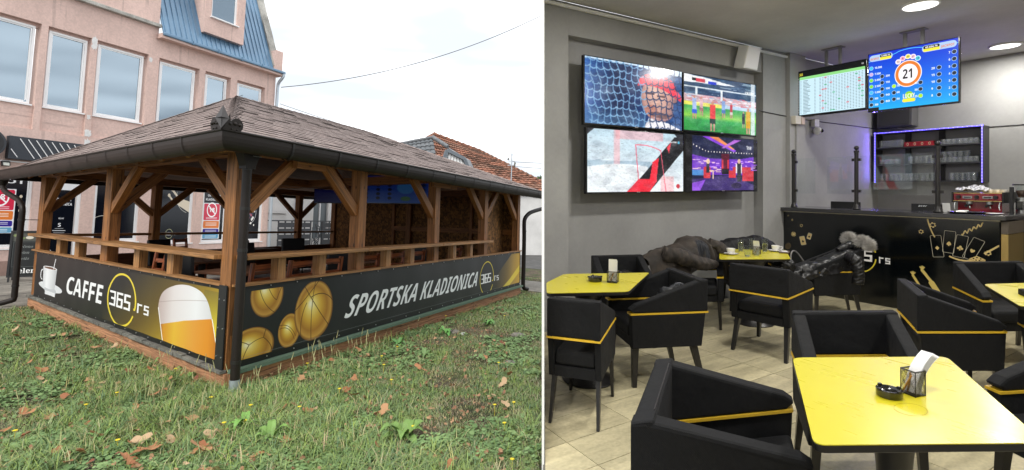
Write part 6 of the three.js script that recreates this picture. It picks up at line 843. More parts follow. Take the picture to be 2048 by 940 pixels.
// ================================================================ small fixtures
{
  const sp = roomGroup('wall_speaker', 'white wall speaker above the upper right screen', 'speaker'); new Geo().prism([[-0.15, 0], [0.15, 0], [0.13, 0.29], [-0.13, 0.29]], 0.16, new THREE.Matrix4().makeRotationX(0.22).setPosition(-1.02, 3.06, 0.02), [], 0.015).mesh('cabinet', M.pvc, sp); new Geo().box(0.2, 0.17, 0.01, -1.02, 3.17, 0.148, 0.22).mesh('grille', mat([0.35, 0.35, 0.36], 0.8, { bumpMap: fabricBump, bumpScale: 0.002 }), sp); new Geo().cyl(V(-1.02, 3.295, 0.09), V(-1.02, 3.3, 0.13), 0.035, 0.033, 20).mesh('tweeter', mat([0.45, 0.45, 0.46], 0.6), sp);
  const cm = roomGroup('security_camera', 'small white dome security camera under the odds screen', 'camera'); new Geo().box(0.13, 0.11, 0.06, 0.82, 2.45, 0.032, 0, 0, 0, 0.006).mesh('junction_box', M.pvc, cm); new Geo().sphere(0.06, 0.83, 2.33, 0.06).mesh('dome', M.pvc, cm); new Geo().sphere(0.028, 0.85, 2.325, 0.112).mesh('lens', M.blackGloss, cm);
  const jb = roomGroup('junction_box', 'cream junction box and sensor on the pilaster left of the odds screen', 'junction box'); new Geo().box(0.14, 0.12, 0.07, 0.15, 2.44, 0.117, 0, 0, 0, 0.008).mesh('box', mat([0.62, 0.58, 0.5], 0.5), jb); new Geo().box(0.08, 0.11, 0.06, 0.30, 2.44, 0.112, 0, 0, 0, 0.008).mesh('sensor', mat([0.60, 0.48, 0.42], 0.5), jb); new Geo().box(0.02, 2.35, 0.02, 0.2, 1.2, 0.091).mesh('conduit', M.grey, jb);
  const wr = roomGroup('wall_cable', 'thin dark cable run along the grey walls at screen height', 'cable'); new Geo().tube([V(-0.6, 2.53, 0.03), V(-0.3, 2.515, 0.03), V(0.05, 2.50, 0.03)], 0.006, 6).tube([V(0.47, 2.49, 0.006), V(1.5, 2.485, 0.006), V(2.89, 2.48, 0.006)], 0.006, 6).tube([V(AB - 0.006, 2.37, 1.45), V(AB - 0.006, 2.372, 2.5), V(AB - 0.006, 2.375, 4)], 0.006, 6).mesh('cable', M.black, wr);
  const sw = roomGroup('box_speaker', 'dark square speaker box on the back wall under the number screen', 'speaker'); new Geo().box(0.24, 0.46, 0.5, AB - 0.12, 2.70, 0.34, 0, 0, 0, 0.008).mesh('cabinet', mat([0.10, 0.10, 0.105], 0.6), sw); new Geo().box(0.012, 0.40, 0.44, AB - 0.246, 2.70, 0.34).mesh('grille', mat([0.055, 0.055, 0.06], 0.9, { bumpMap: fabricBump, bumpScale: 0.002 }), sw); new Geo().sphere(0.03, AB - 0.255, 2.86, 0.36, 0.4, 1, 1).mesh('badge', M.gold, sw); new Geo().tube([V(AB - 0.02, 2.47, 0.3), V(AB - 0.02, 2.43, 0.42), V(AB - 0.02, 2.4, 0.52)], 0.007, 6).mesh('cable', M.pvc, sw);
}
// ================================================================ BAR
const barTex = canvasTex(1800, 860, (g, W, H) => {
  const X = (b) => b / 2.34 * W, Y = (h) => (1.115 - h) / 1.115 * H, GO = '#cdb67c';
  g.fillStyle = '#05090c'; g.fillRect(0, 0, W, H); reseed(5); for (let i = 0; i < 60; i++) { g.fillStyle = 'rgba(190,170,120,' + rr(0.1, 0.5) + ')'; g.beginPath(); g.arc(rnd() * W, rnd() * H * 0.8, rr(1, 3), 0, 7); g.fill(); }
  const chip = (x, y, r) => { g.fillStyle = GO; g.beginPath(); g.arc(x, y, r, 0, 7); g.fill(); g.strokeStyle = '#05090c'; g.lineWidth = r * 0.12; g.beginPath(); g.arc(x, y, r * 0.7, 0, 7); g.stroke(); for (let i = 0; i < 4; i++) { g.beginPath(); g.moveTo(x + Math.cos(i * 1.57) * r * 0.7, y + Math.sin(i * 1.57) * r * 0.7); g.lineTo(x + Math.cos(i * 1.57) * r, y + Math.sin(i * 1.57) * r); g.stroke(); } };
  const gear = (x, y, r) => { g.strokeStyle = GO; g.lineWidth = r * 0.45; g.setLineDash([r * 0.6, r * 0.45]); g.beginPath(); g.arc(x, y, r, 0, 7); g.stroke(); g.setLineDash([]); g.lineWidth = r * 0.25; g.beginPath(); g.arc(x, y, r * 0.75, 0, 7); g.stroke(); };
  chip(X(0.16), Y(0.80), 26); gear(X(0.27), Y(0.93), 14); gear(X(0.14), Y(1.0), 9); gear(X(0.08), Y(1.06), 6); g.fillStyle = 'rgba(150,120,70,.5)'; g.beginPath(); g.ellipse(X(0.08), Y(0.62), 30, 40, 0.5, 0, 7); g.fill();
  const card = (x, y, w, h, a, fill, s) => { g.save(); g.translate(x, y); g.rotate(a); if (fill) { g.fillStyle = GO; g.beginPath(); g.roundRect(-w / 2, -h / 2, w, h, 8); g.fill(); } g.strokeStyle = '#c8c2ae'; g.lineWidth = 3; g.beginPath(); g.roundRect(-w / 2, -h / 2, w, h, 8); g.stroke(); suit(s, 0, h * 0.08, w * 0.2, fill ? '#16140f' : GO); g.restore(); };
  const suit = (s, x, y, r, c) => { g.fillStyle = c; g.beginPath(); if (s === 'd') { g.moveTo(x, y - r * 1.2); g.lineTo(x + r, y); g.lineTo(x, y + r * 1.2); g.lineTo(x - r, y); } else if (s === 'c') { for (const [a, b] of [[0, -0.7], [-0.75, 0.2], [0.75, 0.2]]) { g.moveTo(x + a * r, y + b * r); g.arc(x + a * r, y + b * r, r * 0.62, 0, 7); } g.moveTo(x, y); g.lineTo(x + r * 0.4, y + r * 1.3); g.lineTo(x - r * 0.4, y + r * 1.3); } else { const f = s === 's' ? -1 : 1; g.moveTo(x, y + f * r * 1.2); g.bezierCurveTo(x + r * 1.8, y - f * r * 0.1, x + r * 0.9, y - f * r * 1.5, x, y - f * r * 0.5); g.bezierCurveTo(x - r * 0.9, y - f * r * 1.5, x - r * 1.8, y - f * r * 0.1, x, y + f * r * 1.2); if (s === 's') { g.moveTo(x, y); g.lineTo(x + r * 0.4, y + r * 1.3); g.lineTo(x - r * 0.4, y + r * 1.3); } } g.fill(); };
  card(X(0.29), Y(0.72), 54, 92, -0.25, true, 's'); card(X(0.38), Y(0.79), 40, 66, 0.3, true, 'c');
  g.strokeStyle = '#e2cf46'; g.lineWidth = 12; g.beginPath(); g.ellipse(X(1.02), Y(0.60), 135, 160, 0, rad(8), rad(345)); g.stroke(); squareText(g, '365', X(0.83), Y(0.665), X(1.14) - X(0.83), Y(0.545) - Y(0.665), '#f4f4f4', 20); squareText(g, 'rs', X(1.235), Y(0.625), X(1.345) - X(1.235), Y(0.535) - Y(0.625), '#eee', 12);
  g.strokeStyle = GO; g.lineWidth = 11; g.beginPath(); g.moveTo(X(1.72), Y(1.11)); g.quadraticCurveTo(X(1.74), Y(1.0), X(1.79), Y(0.9)); g.stroke(); gear(X(1.77), Y(1.04), 20); gear(X(1.66), Y(0.955), 16);
  [[1.81, 0.80, -0.12, 'd'], [1.92, 0.86, 0.08, 's'], [2.02, 0.82, 0.16, 'c'], [2.13, 0.80, 0.42, 'h']].forEach(([b, h, a, s]) => card(X(b), Y(h), 78, 190, a, false, s));
  g.strokeStyle = GO; g.lineWidth = 9; g.beginPath(); for (let i = 0; i < 24; i++) { const x = X(2.03) + i * 6, y = Y(0.96) - i * 4 + 14 * Math.sin(i * 1.3); i ? g.lineTo(x, y) : g.moveTo(x, y); } g.stroke(); g.lineWidth = 14; g.beginPath(); g.moveTo(X(1.92), Y(0.70)); g.quadraticCurveTo(X(2.05), Y(0.63), X(2.2), Y(0.70)); g.stroke(); g.beginPath(); g.moveTo(X(2.22), Y(0.76)); g.lineTo(X(2.34), Y(0.86)); g.stroke(); gear(X(2.25), Y(0.77), 18);
  g.fillStyle = GO; g.save(); g.translate(X(2.16), Y(0.65)); g.beginPath(); g.moveTo(0, -62); g.lineTo(54, -38); g.lineTo(52, 30); g.lineTo(4, 66); g.lineTo(-50, 34); g.lineTo(-52, -34); g.closePath(); g.fill(); g.strokeStyle = '#8c7440'; g.lineWidth = 3; g.beginPath(); g.moveTo(-52, -34); g.lineTo(2, -8); g.lineTo(54, -38); g.moveTo(2, -8); g.lineTo(4, 66); g.stroke(); g.fillStyle = '#14110b'; for (const [x, y] of [[-22, -38], [0, -48], [24, -40], [-6, -26], [16, -26], [-36, 2], [-20, 36], [-12, 12], [22, 10], [36, 28], [40, -6], [22, 40]]) { g.beginPath(); g.ellipse(x, y, 6, 5, 0, 0, 7); g.fill(); } g.restore(); chip(X(2.0), Y(0.57), 28);
  g.strokeStyle = '#d3bd6e'; g.lineCap = 'round'; g.lineWidth = 24; g.beginPath(); g.moveTo(X(1.67), Y(0.505)); g.lineTo(X(1.76), Y(0.38)); g.lineTo(X(1.86), Y(0.2)); g.stroke(); g.lineWidth = 44; g.beginPath(); g.moveTo(X(1.76), Y(0.37)); g.lineTo(X(1.88), Y(0.16)); g.stroke(); g.lineWidth = 20; g.beginPath(); g.moveTo(X(1.58), Y(0.43)); g.lineTo(X(1.65), Y(0.31)); g.lineTo(X(1.72), Y(0.22)); g.stroke(); g.lineWidth = 7; for (const [b, h] of [[1.67, 0.51], [1.58, 0.435]]) for (let k = -2; k <= 2; k++) { g.beginPath(); g.moveTo(X(b), Y(h)); g.lineTo(X(b) + k * 9, Y(h) - 34 + Math.abs(k) * 5); g.stroke(); } g.lineCap = 'butt';
});
{
  const br = roomGroup('bar_counter', 'black gloss bar counter with gold card and dice prints', 'bar');
  new Geo().box(0.55, 1.115, 2.33, 0.285, 0.5575, 1.17).mesh('body', M.black, br);
  const q = new THREE.PlaneGeometry(2.33, 1.112); q.rotateY(-Math.PI / 2); q.translate(0.0, 0.558, 1.17); mesh('front_print', q, phys([1, 1, 1], 0.16, { map: barTex, clearcoat: 0.5, clearcoatRoughness: 0.1 }), br);
  new Geo().box(0.72, 0.05, 2.46, 0.28, 1.155, 1.175, 0, 0, 0, 0.006).mesh('countertop', phys([0.035, 0.035, 0.038], 0.15, { clearcoat: 0.4 }), br); new Geo().box(0.012, 0.013, 2.36, -0.012, 1.122, 1.165).mesh('trim', mat([0.5, 0.46, 0.36], 0.35, { metalness: 0.6 }), br);
  new Geo().box(0.5, 0.98, 0.055, 0.27, 0.49, 2.372).mesh('end_panel', M.gold, br); new Geo().box(0.5, 0.13, 0.056, 0.27, 1.05, 2.372).mesh('end_cap', mat([0.12, 0.10, 0.08], 0.4), br);
  const bk = roomGroup('back_counter', 'dark worktop behind the bar carrying the coffee machine', 'counter'); new Geo().box(0.7, 0.05, 1.7, 1.28, 1.11, 2.35).mesh('worktop', mat([0.05, 0.042, 0.04], 0.3), bk); new Geo().box(0.6, 1.08, 1.6, 1.3, 0.54, 2.38).mesh('cupboard', M.black, bk);
  // stanchions with glass screens
  const ps = [0.10, 0.92, 1.775];
  ps.forEach((b, i) => { const t = roomGroup('glass_clamp_post', ['black ball-topped post at the wall end of the bar', 'black ball-topped post in the middle of the bar', 'black ball-topped post nearest the coffee machine'][i], 'post', 'posts on the bar'); const a = 0.12, y = 1.181; new Geo().cyl(V(a, y, b), V(a, 1.93, b), 0.024, 0.024, 20).mesh('tube', M.legBlack, t); new Geo().lathe([[0.001, 0], [0.05, 0], [0.048, 0.012], [0.034, 0.035], [0.025, 0.07]], 20, a, y, b).mesh('base', M.legBlack, t); new Geo().sphere(0.03, a, 1.985, b, 1, 1, 1, 20).cyl(V(a, 1.925, b), V(a, 1.95, b), 0.031, 0.031, 20).cyl(V(a, 1.95, b), V(a, 1.965, b), 0.014, 0.014, 12).mesh('ball_cap', M.legBlack, t); for (const h of [1.42, 1.83]) for (const s of i === 0 ? [1] : [1, -1]) new Geo().box(0.03, 0.035, 0.032, a, h, b + s * 0.036).mesh('clamp', M.legBlack, t); });
  [[0.15, 0.40, 'short glass pane beside the wall-end post'], [0.965, 1.40, 'glass pane right of the middle post reflecting the screens'], [0.56, 0.875, 'glass pane left of the middle post reflecting the screens'], [1.40, 1.73, 'glass pane between the middle post and the coffee-machine post']].forEach(([b0, b1, l]) => { const t = roomGroup('glass_screen', l, 'glass pane', 'glass panes on the bar'); new Geo().box(0.006, 0.5, b1 - b0, 0.12, 1.63, (b0 + b1) / 2).mesh('pane', M.glass, t); });
  // shelf with LED edge
  const sh = roomGroup('wall_shelf', 'black wall shelf with blue light strip behind the bar', 'shelf'); const a0 = AB - 0.26, b0 = 0.07, b1 = 1.46, y0 = 1.55, y1 = 2.385, dk = mat([0.045, 0.046, 0.052], 0.5);
  new Geo().box(0.02, y1 - y0, b1 - b0, AB - 0.012, (y0 + y1) / 2, (b0 + b1) / 2).mesh('back_panel', mat([0.26, 0.26, 0.27], 0.6), sh); for (const y of [y0 + 0.01, y0 + 0.29, y0 + 0.57, y1 - 0.01]) new Geo().box(0.24, 0.02, b1 - b0, AB - 0.142, y, (b0 + b1) / 2).mesh('board', dk, sh); for (const b of [b0, b1]) new Geo().box(0.242, y1 - y0, 0.03, AB - 0.143, (y0 + y1) / 2, b).mesh('side', dk, sh); for (const b of [0.47, 0.92]) new Geo().box(0.05, y1 - y0 - 0.04, 0.07, AB - 0.05, (y0 + y1) / 2, b).mesh('upright', M.black, sh); new Geo().box(0.2, y1 - y0 - 0.05, 0.1, AB - 0.12, (y0 + y1) / 2 - 0.02, b0 - 0.068).mesh('return_panel', dk, sh);
  const led = mat([0.2, 0.2, 0.9], 0.4, { emissive: lin(0.10, 0.07, 1.0), emissiveIntensity: 2.2 }), ledw = mat([0.8, 0.8, 1], 0.4, { emissive: lin(0.5, 0.48, 1), emissiveIntensity: 1.1 });
  const edge = a0 - 0.004; new Geo().box(0.012, 0.012, b1 - b0 + 0.03, edge, y1 - 0.004, (b0 + b1) / 2).mesh('light_strip', led, sh); for (const b of [b0, b1]) new Geo().box(0.012, y1 - y0 + 0.02, 0.012, edge, (y0 + y1) / 2, b).mesh('light_strip', led, sh);
  for (let k = 0; k < 26; k++) new Geo().box(0.004, 0.006, 0.010, edge - 0.008, y1 - 0.004, b0 + k * (b1 - b0) / 25).mesh('light_dot', ledw, sh); for (const b of [b0, b1]) for (let k = 0; k < 18; k++) new Geo().box(0.004, 0.010, 0.006, edge - 0.008, y0 + k * (y1 - y0) / 18, b).mesh('light_dot', ledw, sh);
  const glow = (a, h, b, w, hh) => { const l = new THREE.RectAreaLight(new THREE.Color(0.22, 0.14, 1), 60, w, hh), [x, z] = abToWorld(a, b); l.position.set(x, h, z); const [tx, tz] = abToWorld(a - 1, b); l.lookAt(tx, h, tz); scene.add(l); };
  glow(edge - 0.02, y1, (b0 + b1) / 2, 1.4, 0.012); glow(edge - 0.02, (y0 + y1) / 2, b0, 0.012, 0.8); glow(edge - 0.02, (y0 + y1) / 2, b1, 0.012, 0.8);
  // glasses on the boards
  const tall = new Geo().lathe([[0.001, 0], [0.026, 0], [0.027, 0.004], [0.033, 0.12], [0.0315, 0.12], [0.0255, 0.008], [0.001, 0.006]], 14).geo(), short = new Geo().lathe([[0.001, 0], [0.03, 0], [0.034, 0.005], [0.037, 0.085], [0.0355, 0.085], [0.032, 0.008], [0.001, 0.006]], 14).geo();
  const mug = new Geo().add(short.clone()).tube([V(0, 0.07, 0.036), V(0, 0.065, 0.06), V(0, 0.04, 0.062), V(0, 0.02, 0.036)], 0.005, 6, 14).geo();
  reseed(15); const put = (g, a, b, y, label) => { const o = mesh('drinking_glass', g, M.cutGlass, scene); inRoom(o, a + rr(-0.01, 0.01), y, b + rr(-0.006, 0.006), rr(-0.5, 0.5)); tag(o, label, 'glass', 'glasses on the bar shelf'); };
  for (const row of [0, 1]) { for (let i = 0; i < 8; i++) put(tall, AB - 0.09 - row * 0.09, 0.12 + i * 0.042 * 1.0 + row * 0.01, y0 + 0.581, 'tall clear glass on the top shelf behind the bar'); for (let i = 0; i < 7; i++) put(mug, AB - 0.09 - row * 0.09, 0.98 + i * 0.066, y0 + 0.581, 'clear handled mug on the top shelf behind the bar'); for (let i = 0; i < 5; i++) put(tall, AB - 0.09 - row * 0.09, 0.55 + i * 0.07, y0 + 0.301, 'tall clear glass on the middle shelf behind the bar'); for (let i = 0; i < 8; i++) put(short, AB - 0.09 - row * 0.09, 0.93 + i * 0.063, y0 + 0.301, 'short clear glass on the middle shelf behind the bar'); for (let i = 0; i < 6; i++) put(short, AB - 0.09 - row * 0.09, 0.93 + i * 0.066, y0 + 0.388, 'short clear glass stacked on the middle shelf row'); for (let i = 0; i < 4; i++) put(short, AB - 0.09 - row * 0.09, 0.14 + i * 0.07, y0 + 0.301, 'short clear glass at the left end of the middle shelf'); for (let i = 0; i < 11; i++) put(tall, AB - 0.09 - row * 0.09, 0.14 + i * 0.07, y0 + 0.021, 'tall clear glass on the bottom shelf behind the bar'); for (let i = 0; i < 5; i++) put(tall, AB - 0.09 - row * 0.09, 1.08 + i * 0.068, y0 + 0.021, 'tall clear glass at the lit end of the bottom shelf'); }
  const rt = canvasTex(256, 128, (g, W, H) => { g.fillStyle = '#a92330'; g.fillRect(0, 0, W, H); g.fillStyle = '#e6d6b0'; g.beginPath(); g.ellipse(128, 64, 40, 42, 0, 0, 7); g.fill(); g.fillStyle = '#7a2a20'; g.beginPath(); g.ellipse(128, 64, 22, 26, 0, 0, 7); g.fill(); });
  for (let i = 0; i < 4; i++) { const o = new Geo().box(0.1, 0.075, 0.092, 0, 0.0375, 0).mesh('tea_box', printed(rt, 0.5), scene); const uv = o.geometry.attributes.uv, p = o.geometry.attributes.position; for (let k = 0; k < uv.count; k++) uv.setXY(k, p.getZ(k) / 0.092 + 0.5, p.getY(k) / 0.075); inRoom(o, AB - 0.16, y0 + 0.581, 0.52 + i * 0.097); tag(o, ['red box with pale emblem next to the tall glasses', 'red box with pale emblem, second from the tall glasses', 'red box left behind the bar post', 'red box next to the handled mugs'][i] + ' on the top shelf', 'box', 'red boxes on the top shelf'); }
  // things on the counter
  [[0.31, 0.70, 'black monitor back near the wall end of the bar', ''], [1.30, 1.66, 'black monitor back with silver lettering on the bar', 'acer']].forEach(([c0, c1, l, s]) => { const t = roomGroup('computer_monitor', l, 'monitor'); new Geo().box(0.03, 0.34, c1 - c0, 0.72, 1.09, (c0 + c1) / 2, 0, 0, 0, 0.008).mesh('shell', M.black, t); new Geo().box(0.1, 0.14, 0.08, 0.76, 0.99, (c0 + c1) / 2).mesh('stand', M.black, t); if (s) { const q2 = new THREE.PlaneGeometry(0.11, 0.035); q2.rotateY(-Math.PI / 2); q2.translate(0.7035, 1.232, c0 + 0.12); mesh('lettering', q2, printed(canvasTex(256, 80, (g, W, H) => { g.fillStyle = '#0c0c0d'; g.fillRect(0, 0, W, H); text(g, s, 20, 62, 216, 54, '#c8ccd0', 'italic bold'); }), 0.5), t); } });
  { const t = roomGroup('monitor_shelf', 'low black desk behind the bar front under the monitors', 'desk'); new Geo().box(0.34, 0.04, 2.0, 0.80, 0.9, 1.05).mesh('desk_top', M.black, t); new Geo().box(0.3, 0.88, 1.9, 0.80, 0.44, 1.05).mesh('desk_body', M.black, t); }
  { const t = roomGroup('serving_tray', 'round black tray with a folded cloth on the bar', 'tray'); new Geo().lathe([[0.001, 0], [0.15, 0], [0.17, 0.018], [0.166, 0.019], [0.147, 0.005], [0.001, 0.005]], 36, 0.17, 1.182, 2.02).mesh('dish', M.blackGloss, t); const c = roomGroup('folded_cloth', 'white folded cloth on the black tray', 'cloth'); new Geo().box(0.12, 0.014, 0.09, 0.15, 1.196, 1.98, 0, 0.3, 0, 0.006).mesh('fold', M.white, c); new Geo().box(0.1, 0.012, 0.08, 0.16, 1.209, 1.99, 0, 0.1, 0, 0.005).mesh('fold', M.white, c); const d = roomGroup('receipt_dish', 'small white dish on the bar by the gold end', 'dish'); new Geo().lathe([[0.001, 0], [0.05, 0], [0.075, 0.014], [0.072, 0.015], [0.048, 0.004], [0.001, 0.004]], 24, 0.12, 1.181, 2.27).mesh('dish', M.porcelain, d); const e = roomGroup('menu_card', 'small upright card leaning by the last bar post', 'card'); new Geo().box(0.004, 0.11, 0.07, 0.15, 1.236, 1.845, 0.0, 0, 0.25).mesh('card', M.white, e); }
}
{ // espresso machine
  const t = roomGroup('espresso_machine', 'red two-group espresso machine behind the bar', 'coffee machine'); const red = phys([0.20, 0.012, 0.02], 0.25, { clearcoat: 0.7, clearcoatRoughness: 0.1 }), b0 = 1.64, b1 = 2.10, bc = (b0 + b1) / 2, y = 1.136;
  new Geo().box(0.42, 0.15, 0.42, 1.28, y + 0.095, bc, 0, 0, 0, 0.01).mesh('body', red, t); new Geo().box(0.48, 0.095, b1 - b0, 1.24, y + 0.215, bc, 0, 0, 0, 0.01).mesh('head', red, t); for (const s of [y + 0.262, y + 0.166]) new Geo().box(0.484, 0.008, b1 - b0 + 0.004, 1.24, s, bc).mesh('brass_trim', M.gold, t); for (const b of [b0 - 0.008, b1 + 0.008]) new Geo().box(0.5, 0.13, 0.018, 1.24, y + 0.21, b, 0, 0, 0, 0.006).mesh('side_cheek', M.black, t); new Geo().box(0.4, 0.03, 0.46, 1.24, y + 0.015, bc).mesh('drip_tray', M.black, t); new Geo().box(0.04, 0.34, 0.03, 1.05, y + 0.17, b1 + 0.07).mesh('cup_rail', M.black, t);
  for (const b of [b0 + 0.055, bc, b1 - 0.055]) new Geo().cyl(V(0.998, y + 0.215, b), V(0.972, y + 0.215, b), 0.022, 0.02, 20).mesh('knob', M.black, t);
  for (const b of [bc - 0.09, bc + 0.1]) { new Geo().box(0.01, 0.03, 0.09, 0.997, y + 0.212, b).mesh('button_panel', M.steel, t); new Geo().box(0.012, 0.014, 0.07, 0.993, y + 0.212, b).mesh('buttons', M.black, t); new Geo().cyl(V(1.06, y + 0.165, b), V(1.06, y + 0.125, b), 0.03, 0.03, 20).mesh('group_head', M.steel, t); new Geo().cyl(V(1.05, y + 0.118, b), V(0.94, y + 0.105, b), 0.011, 0.014, 12).mesh('filter_handle', M.black, t); new Geo().tube([V(1.05, y + 0.11, b), V(1.04, y + 0.09, b + 0.012), V(1.04, y + 0.075, b + 0.015)], 0.006, 6, 10).mesh('spout', M.steel, t); } for (const b of [b0 + 0.02, b1 - 0.02]) new Geo().tube([V(1.0, y + 0.15, b), V(0.97, y + 0.1, b), V(0.96, y + 0.06, b + 0.01)], 0.005, 6, 10).mesh('steam_wand', M.steel, t);
  const cl = roomGroup('tea_towel', 'crumpled grey and white towel on top of the coffee machine', 'towel'); { const n = 26, P = [], I = []; for (let i = 0; i <= n; i++) for (let j = 0; j <= n; j++) { const u = i / n - 0.5, v = j / n - 0.5; P.push(1.2 + u * 0.36, y + 0.275 + 0.10 * Math.pow(fbm(u * 5 + 5, v * 5 + 5, 99, 99, 6, 3), 1.4) * Math.exp(-(u * u + v * v) * 2) + 0.035 * Math.abs(Math.sin(u * 15 + v * 9)) * Math.exp(-(u * u + v * v) * 3), b0 + 0.15 + v * 0.32); } for (let i = 0; i < n; i++) for (let j = 0; j < n; j++) { const q = i * (n + 1) + j; I.push(q, q + 1, q + n + 2, q, q + n + 2, q + n + 1); } const g = new THREE.BufferGeometry(); g.setAttribute('position', new THREE.Float32BufferAttribute(P, 3)); g.setAttribute('uv', new THREE.Float32BufferAttribute(P.flatMap((_, k) => k % 3 ? [] : [P[k], P[k + 2]]), 2)); g.setIndex(I); g.computeVertexNormals(); mesh('cloth', g, mat([0.85, 0.85, 0.87], 0.9, { map: tex(128, 128, (u, v) => { const c = (v * 6 % 1) < 0.3 ? 0.62 : 0.88; return [c, c, c * 1.02]; }, { repeat: [4, 4] }), side: THREE.DoubleSide }), cl); }
  reseed(8); for (let i = 0; i < 8; i++) { const o = new Geo().lathe([[0.001, 0], [0.018, 0], [0.03, 0.04], [0.028, 0.04], [0.016, 0.003], [0.001, 0.003]], 14).mesh('upturned_cup', M.porcelain, scene); inRoom(o, 1.14 + (i % 2) * 0.09, y + 0.268, b0 + 0.26 + (i >> 1) * 0.062); tag(o, 'white espresso cup on top of the coffee machine', 'cup', 'cups on the coffee machine'); }
  const gr = roomGroup('coffee_grinder', 'coffee grinder with a bean hopper beside the espresso machine', 'grinder'); const gb = 2.22; new Geo().lathe([[0.001, 0], [0.03, 0], [0.075, 0.15], [0.073, 0.15], [0.028, 0.002], [0.001, 0.002]], 24, 1.2, y + 0.21, gb).mesh('hopper', M.glass, gr); new Geo().lathe([[0.001, 0], [0.028, 0.003], [0.055, 0.085], [0.001, 0.09]], 20, 1.2, y + 0.212, gb).mesh('beans', mat([0.05, 0.025, 0.015], 0.5), gr); new Geo().cyl(V(1.2, y + 0.36, gb), V(1.2, y + 0.375, gb), 0.082, 0.08, 24).mesh('lid', M.black, gr); new Geo().cyl(V(1.2, y + 0.02, gb), V(1.2, y + 0.205, gb), 0.05, 0.05, 20).mesh('body', M.steel, gr); new Geo().box(0.16, 0.02, 0.13, 1.19, y + 0.01, gb).mesh('base', M.black, gr); new Geo().box(0.05, 0.1, 0.06, 1.13, y + 0.12, gb).mesh('doser', M.blackGloss, gr);
}
// ================================================================ TUB CHAIRS
const chairGeo = {};
{
  const W = 0.6, D = 0.6, T = 0.785, F = 0.61, Y = 0.55, th = 0.075, arm = (x0) => new THREE.Matrix4().makeRotationY(-Math.PI / 2).setPosition(x0 + th, 0, 0);
  // upper shell: back and two sloping arms
  chairGeo.back = new Geo().box(W, T - Y, th, 0, (T + Y) / 2, -D / 2 + th / 2, 0, 0, 0, 0.014).geo();
  const side = [[-D / 2 + 0.001, Y], [D / 2 - 0.03, Y], [D / 2, Y + 0.02], [D / 2, F - 0.03], [D / 2 - 0.04, F], [-D / 2 + 0.05, T - 0.002], [-D / 2 + 0.001, T - 0.001]];
  chairGeo.armL = new Geo().prism(side, th, arm(-W / 2 - 0.0005), [], 0.012).geo(); chairGeo.armR = new Geo().prism(side, th, arm(W / 2 - th + 0.0005), [], 0.012).geo();
  const low = [[-D / 2 + 0.05, 0.29], [D / 2 - 0.015, 0.29], [D / 2 - 0.002, Y - 0.012], [-D / 2 + 0.02, Y - 0.012]];
  chairGeo.lowL = new Geo().prism(low, th - 0.006, arm(-W / 2 - 0.003), [], 0.01).geo(); chairGeo.lowR = new Geo().prism(low, th - 0.006, arm(W / 2 - th + 0.003), [], 0.01).geo();
  chairGeo.pipe = new Geo().box(th + 0.004, 0.012, D, -W / 2 + th / 2, Y - 0.006, 0).box(th + 0.004, 0.012, D, W / 2 - th / 2, Y - 0.006, 0).box(W - 2 * th, 0.012, th + 0.004, 0, Y - 0.006, -D / 2 + th / 2).geo();
  chairGeo.seat = new Geo().box(W - 2 * th + 0.004, 0.1, D - 0.06, 0, 0.405, 0.02, 0, 0, 0, 0.028).geo(); chairGeo.base = new Geo().box(W - 2 * th + 0.01, 0.065, D - 0.07, 0, 0.3225, 0.01).geo();
  const leg = (x, z) => { const g = new THREE.CylinderGeometry(0.034, 0.022, 0.3, 4); g.rotateY(Math.PI / 4); const p = g.attributes.position; for (let i = 0; i < p.count; i++) { const k = 0.5 - p.getY(i) / 0.3; p.setX(i, p.getX(i) + Math.sign(x) * 0.02 * k); p.setZ(i, p.getZ(i) + Math.sign(z) * (z < 0 ? 0.075 : 0.012) * k); } g.translate(x, 0.15, z); const n = clean(g); n.computeVertexNormals(); return n; };
  chairGeo.legs = [leg(-0.25, -0.2), leg(0.25, -0.2), leg(-0.25, 0.25), leg(0.25, 0.25)];
  chairGeo.seam = new Geo().box(W - 2 * th - 0.01, 0.0025, 0.004, 0, T + 0.0005, -D / 2 + th - 0.012).geo();
}
function tubChair(label, c, f, l) {                     // centre, forward vector and leftward vector (both full size) in the cafe frame
  const t = thing('tub_chair', label, 'chair', 'black tub chairs of the cafe');
  mesh('backrest', chairGeo.back, M.fabric, t); mesh('armrest', chairGeo.armL, M.fabric, t); mesh('armrest', chairGeo.armR, M.fabric, t); mesh('side_panel', chairGeo.lowL, M.fabric, t); mesh('side_panel', chairGeo.lowR, M.fabric, t);
  mesh('piping', chairGeo.pipe, M.piping, t); mesh('seat', chairGeo.seat, M.fabric, t); mesh('seat_base', chairGeo.base, M.fabric, t); chairGeo.legs.forEach((g) => mesh('leg', g, M.legBlack, t)); mesh('seam', chairGeo.seam, M.legBlack, t);
  const vec = (v) => V(RA[0] * v[0] + RB[0] * v[1], 0, RA[1] * v[0] + RB[1] * v[1]).multiplyScalar(1 / 0.6), [x, z] = abToWorld(...c);
  t.matrixAutoUpdate = false; t.matrix.makeBasis(vec(l), V(0, 1, 0), vec(f)).setPosition(x, 0.003, z); t.matrixWorldNeedsUpdate = true; return t;
}
tubChair('black tub chair seen from behind beside the white partition', [-4.975, 1.565], [0.47, -0.37], [-0.207, -0.268]);
tubChair('black tub chair seen side-on to the right of the table by the partition', [-4.09, 1.36], [-0.56, -0.24], [-0.22, 0.52]);
tubChair('black tub chair seen from behind in the middle of the floor before the far table', [-2.72, 1.50], [0.64, -0.13], [-0.08, -0.50]);
tubChair('empty black tub chair nearest the camera, left of the front yellow table', [-5.50, 3.024], [0.60, 0.217], [0.496, -0.357]);
tubChair('empty black tub chair facing out behind the front yellow table', [-4.27, 2.9], [-0.48, 0.35], [0.518, 0.299]);
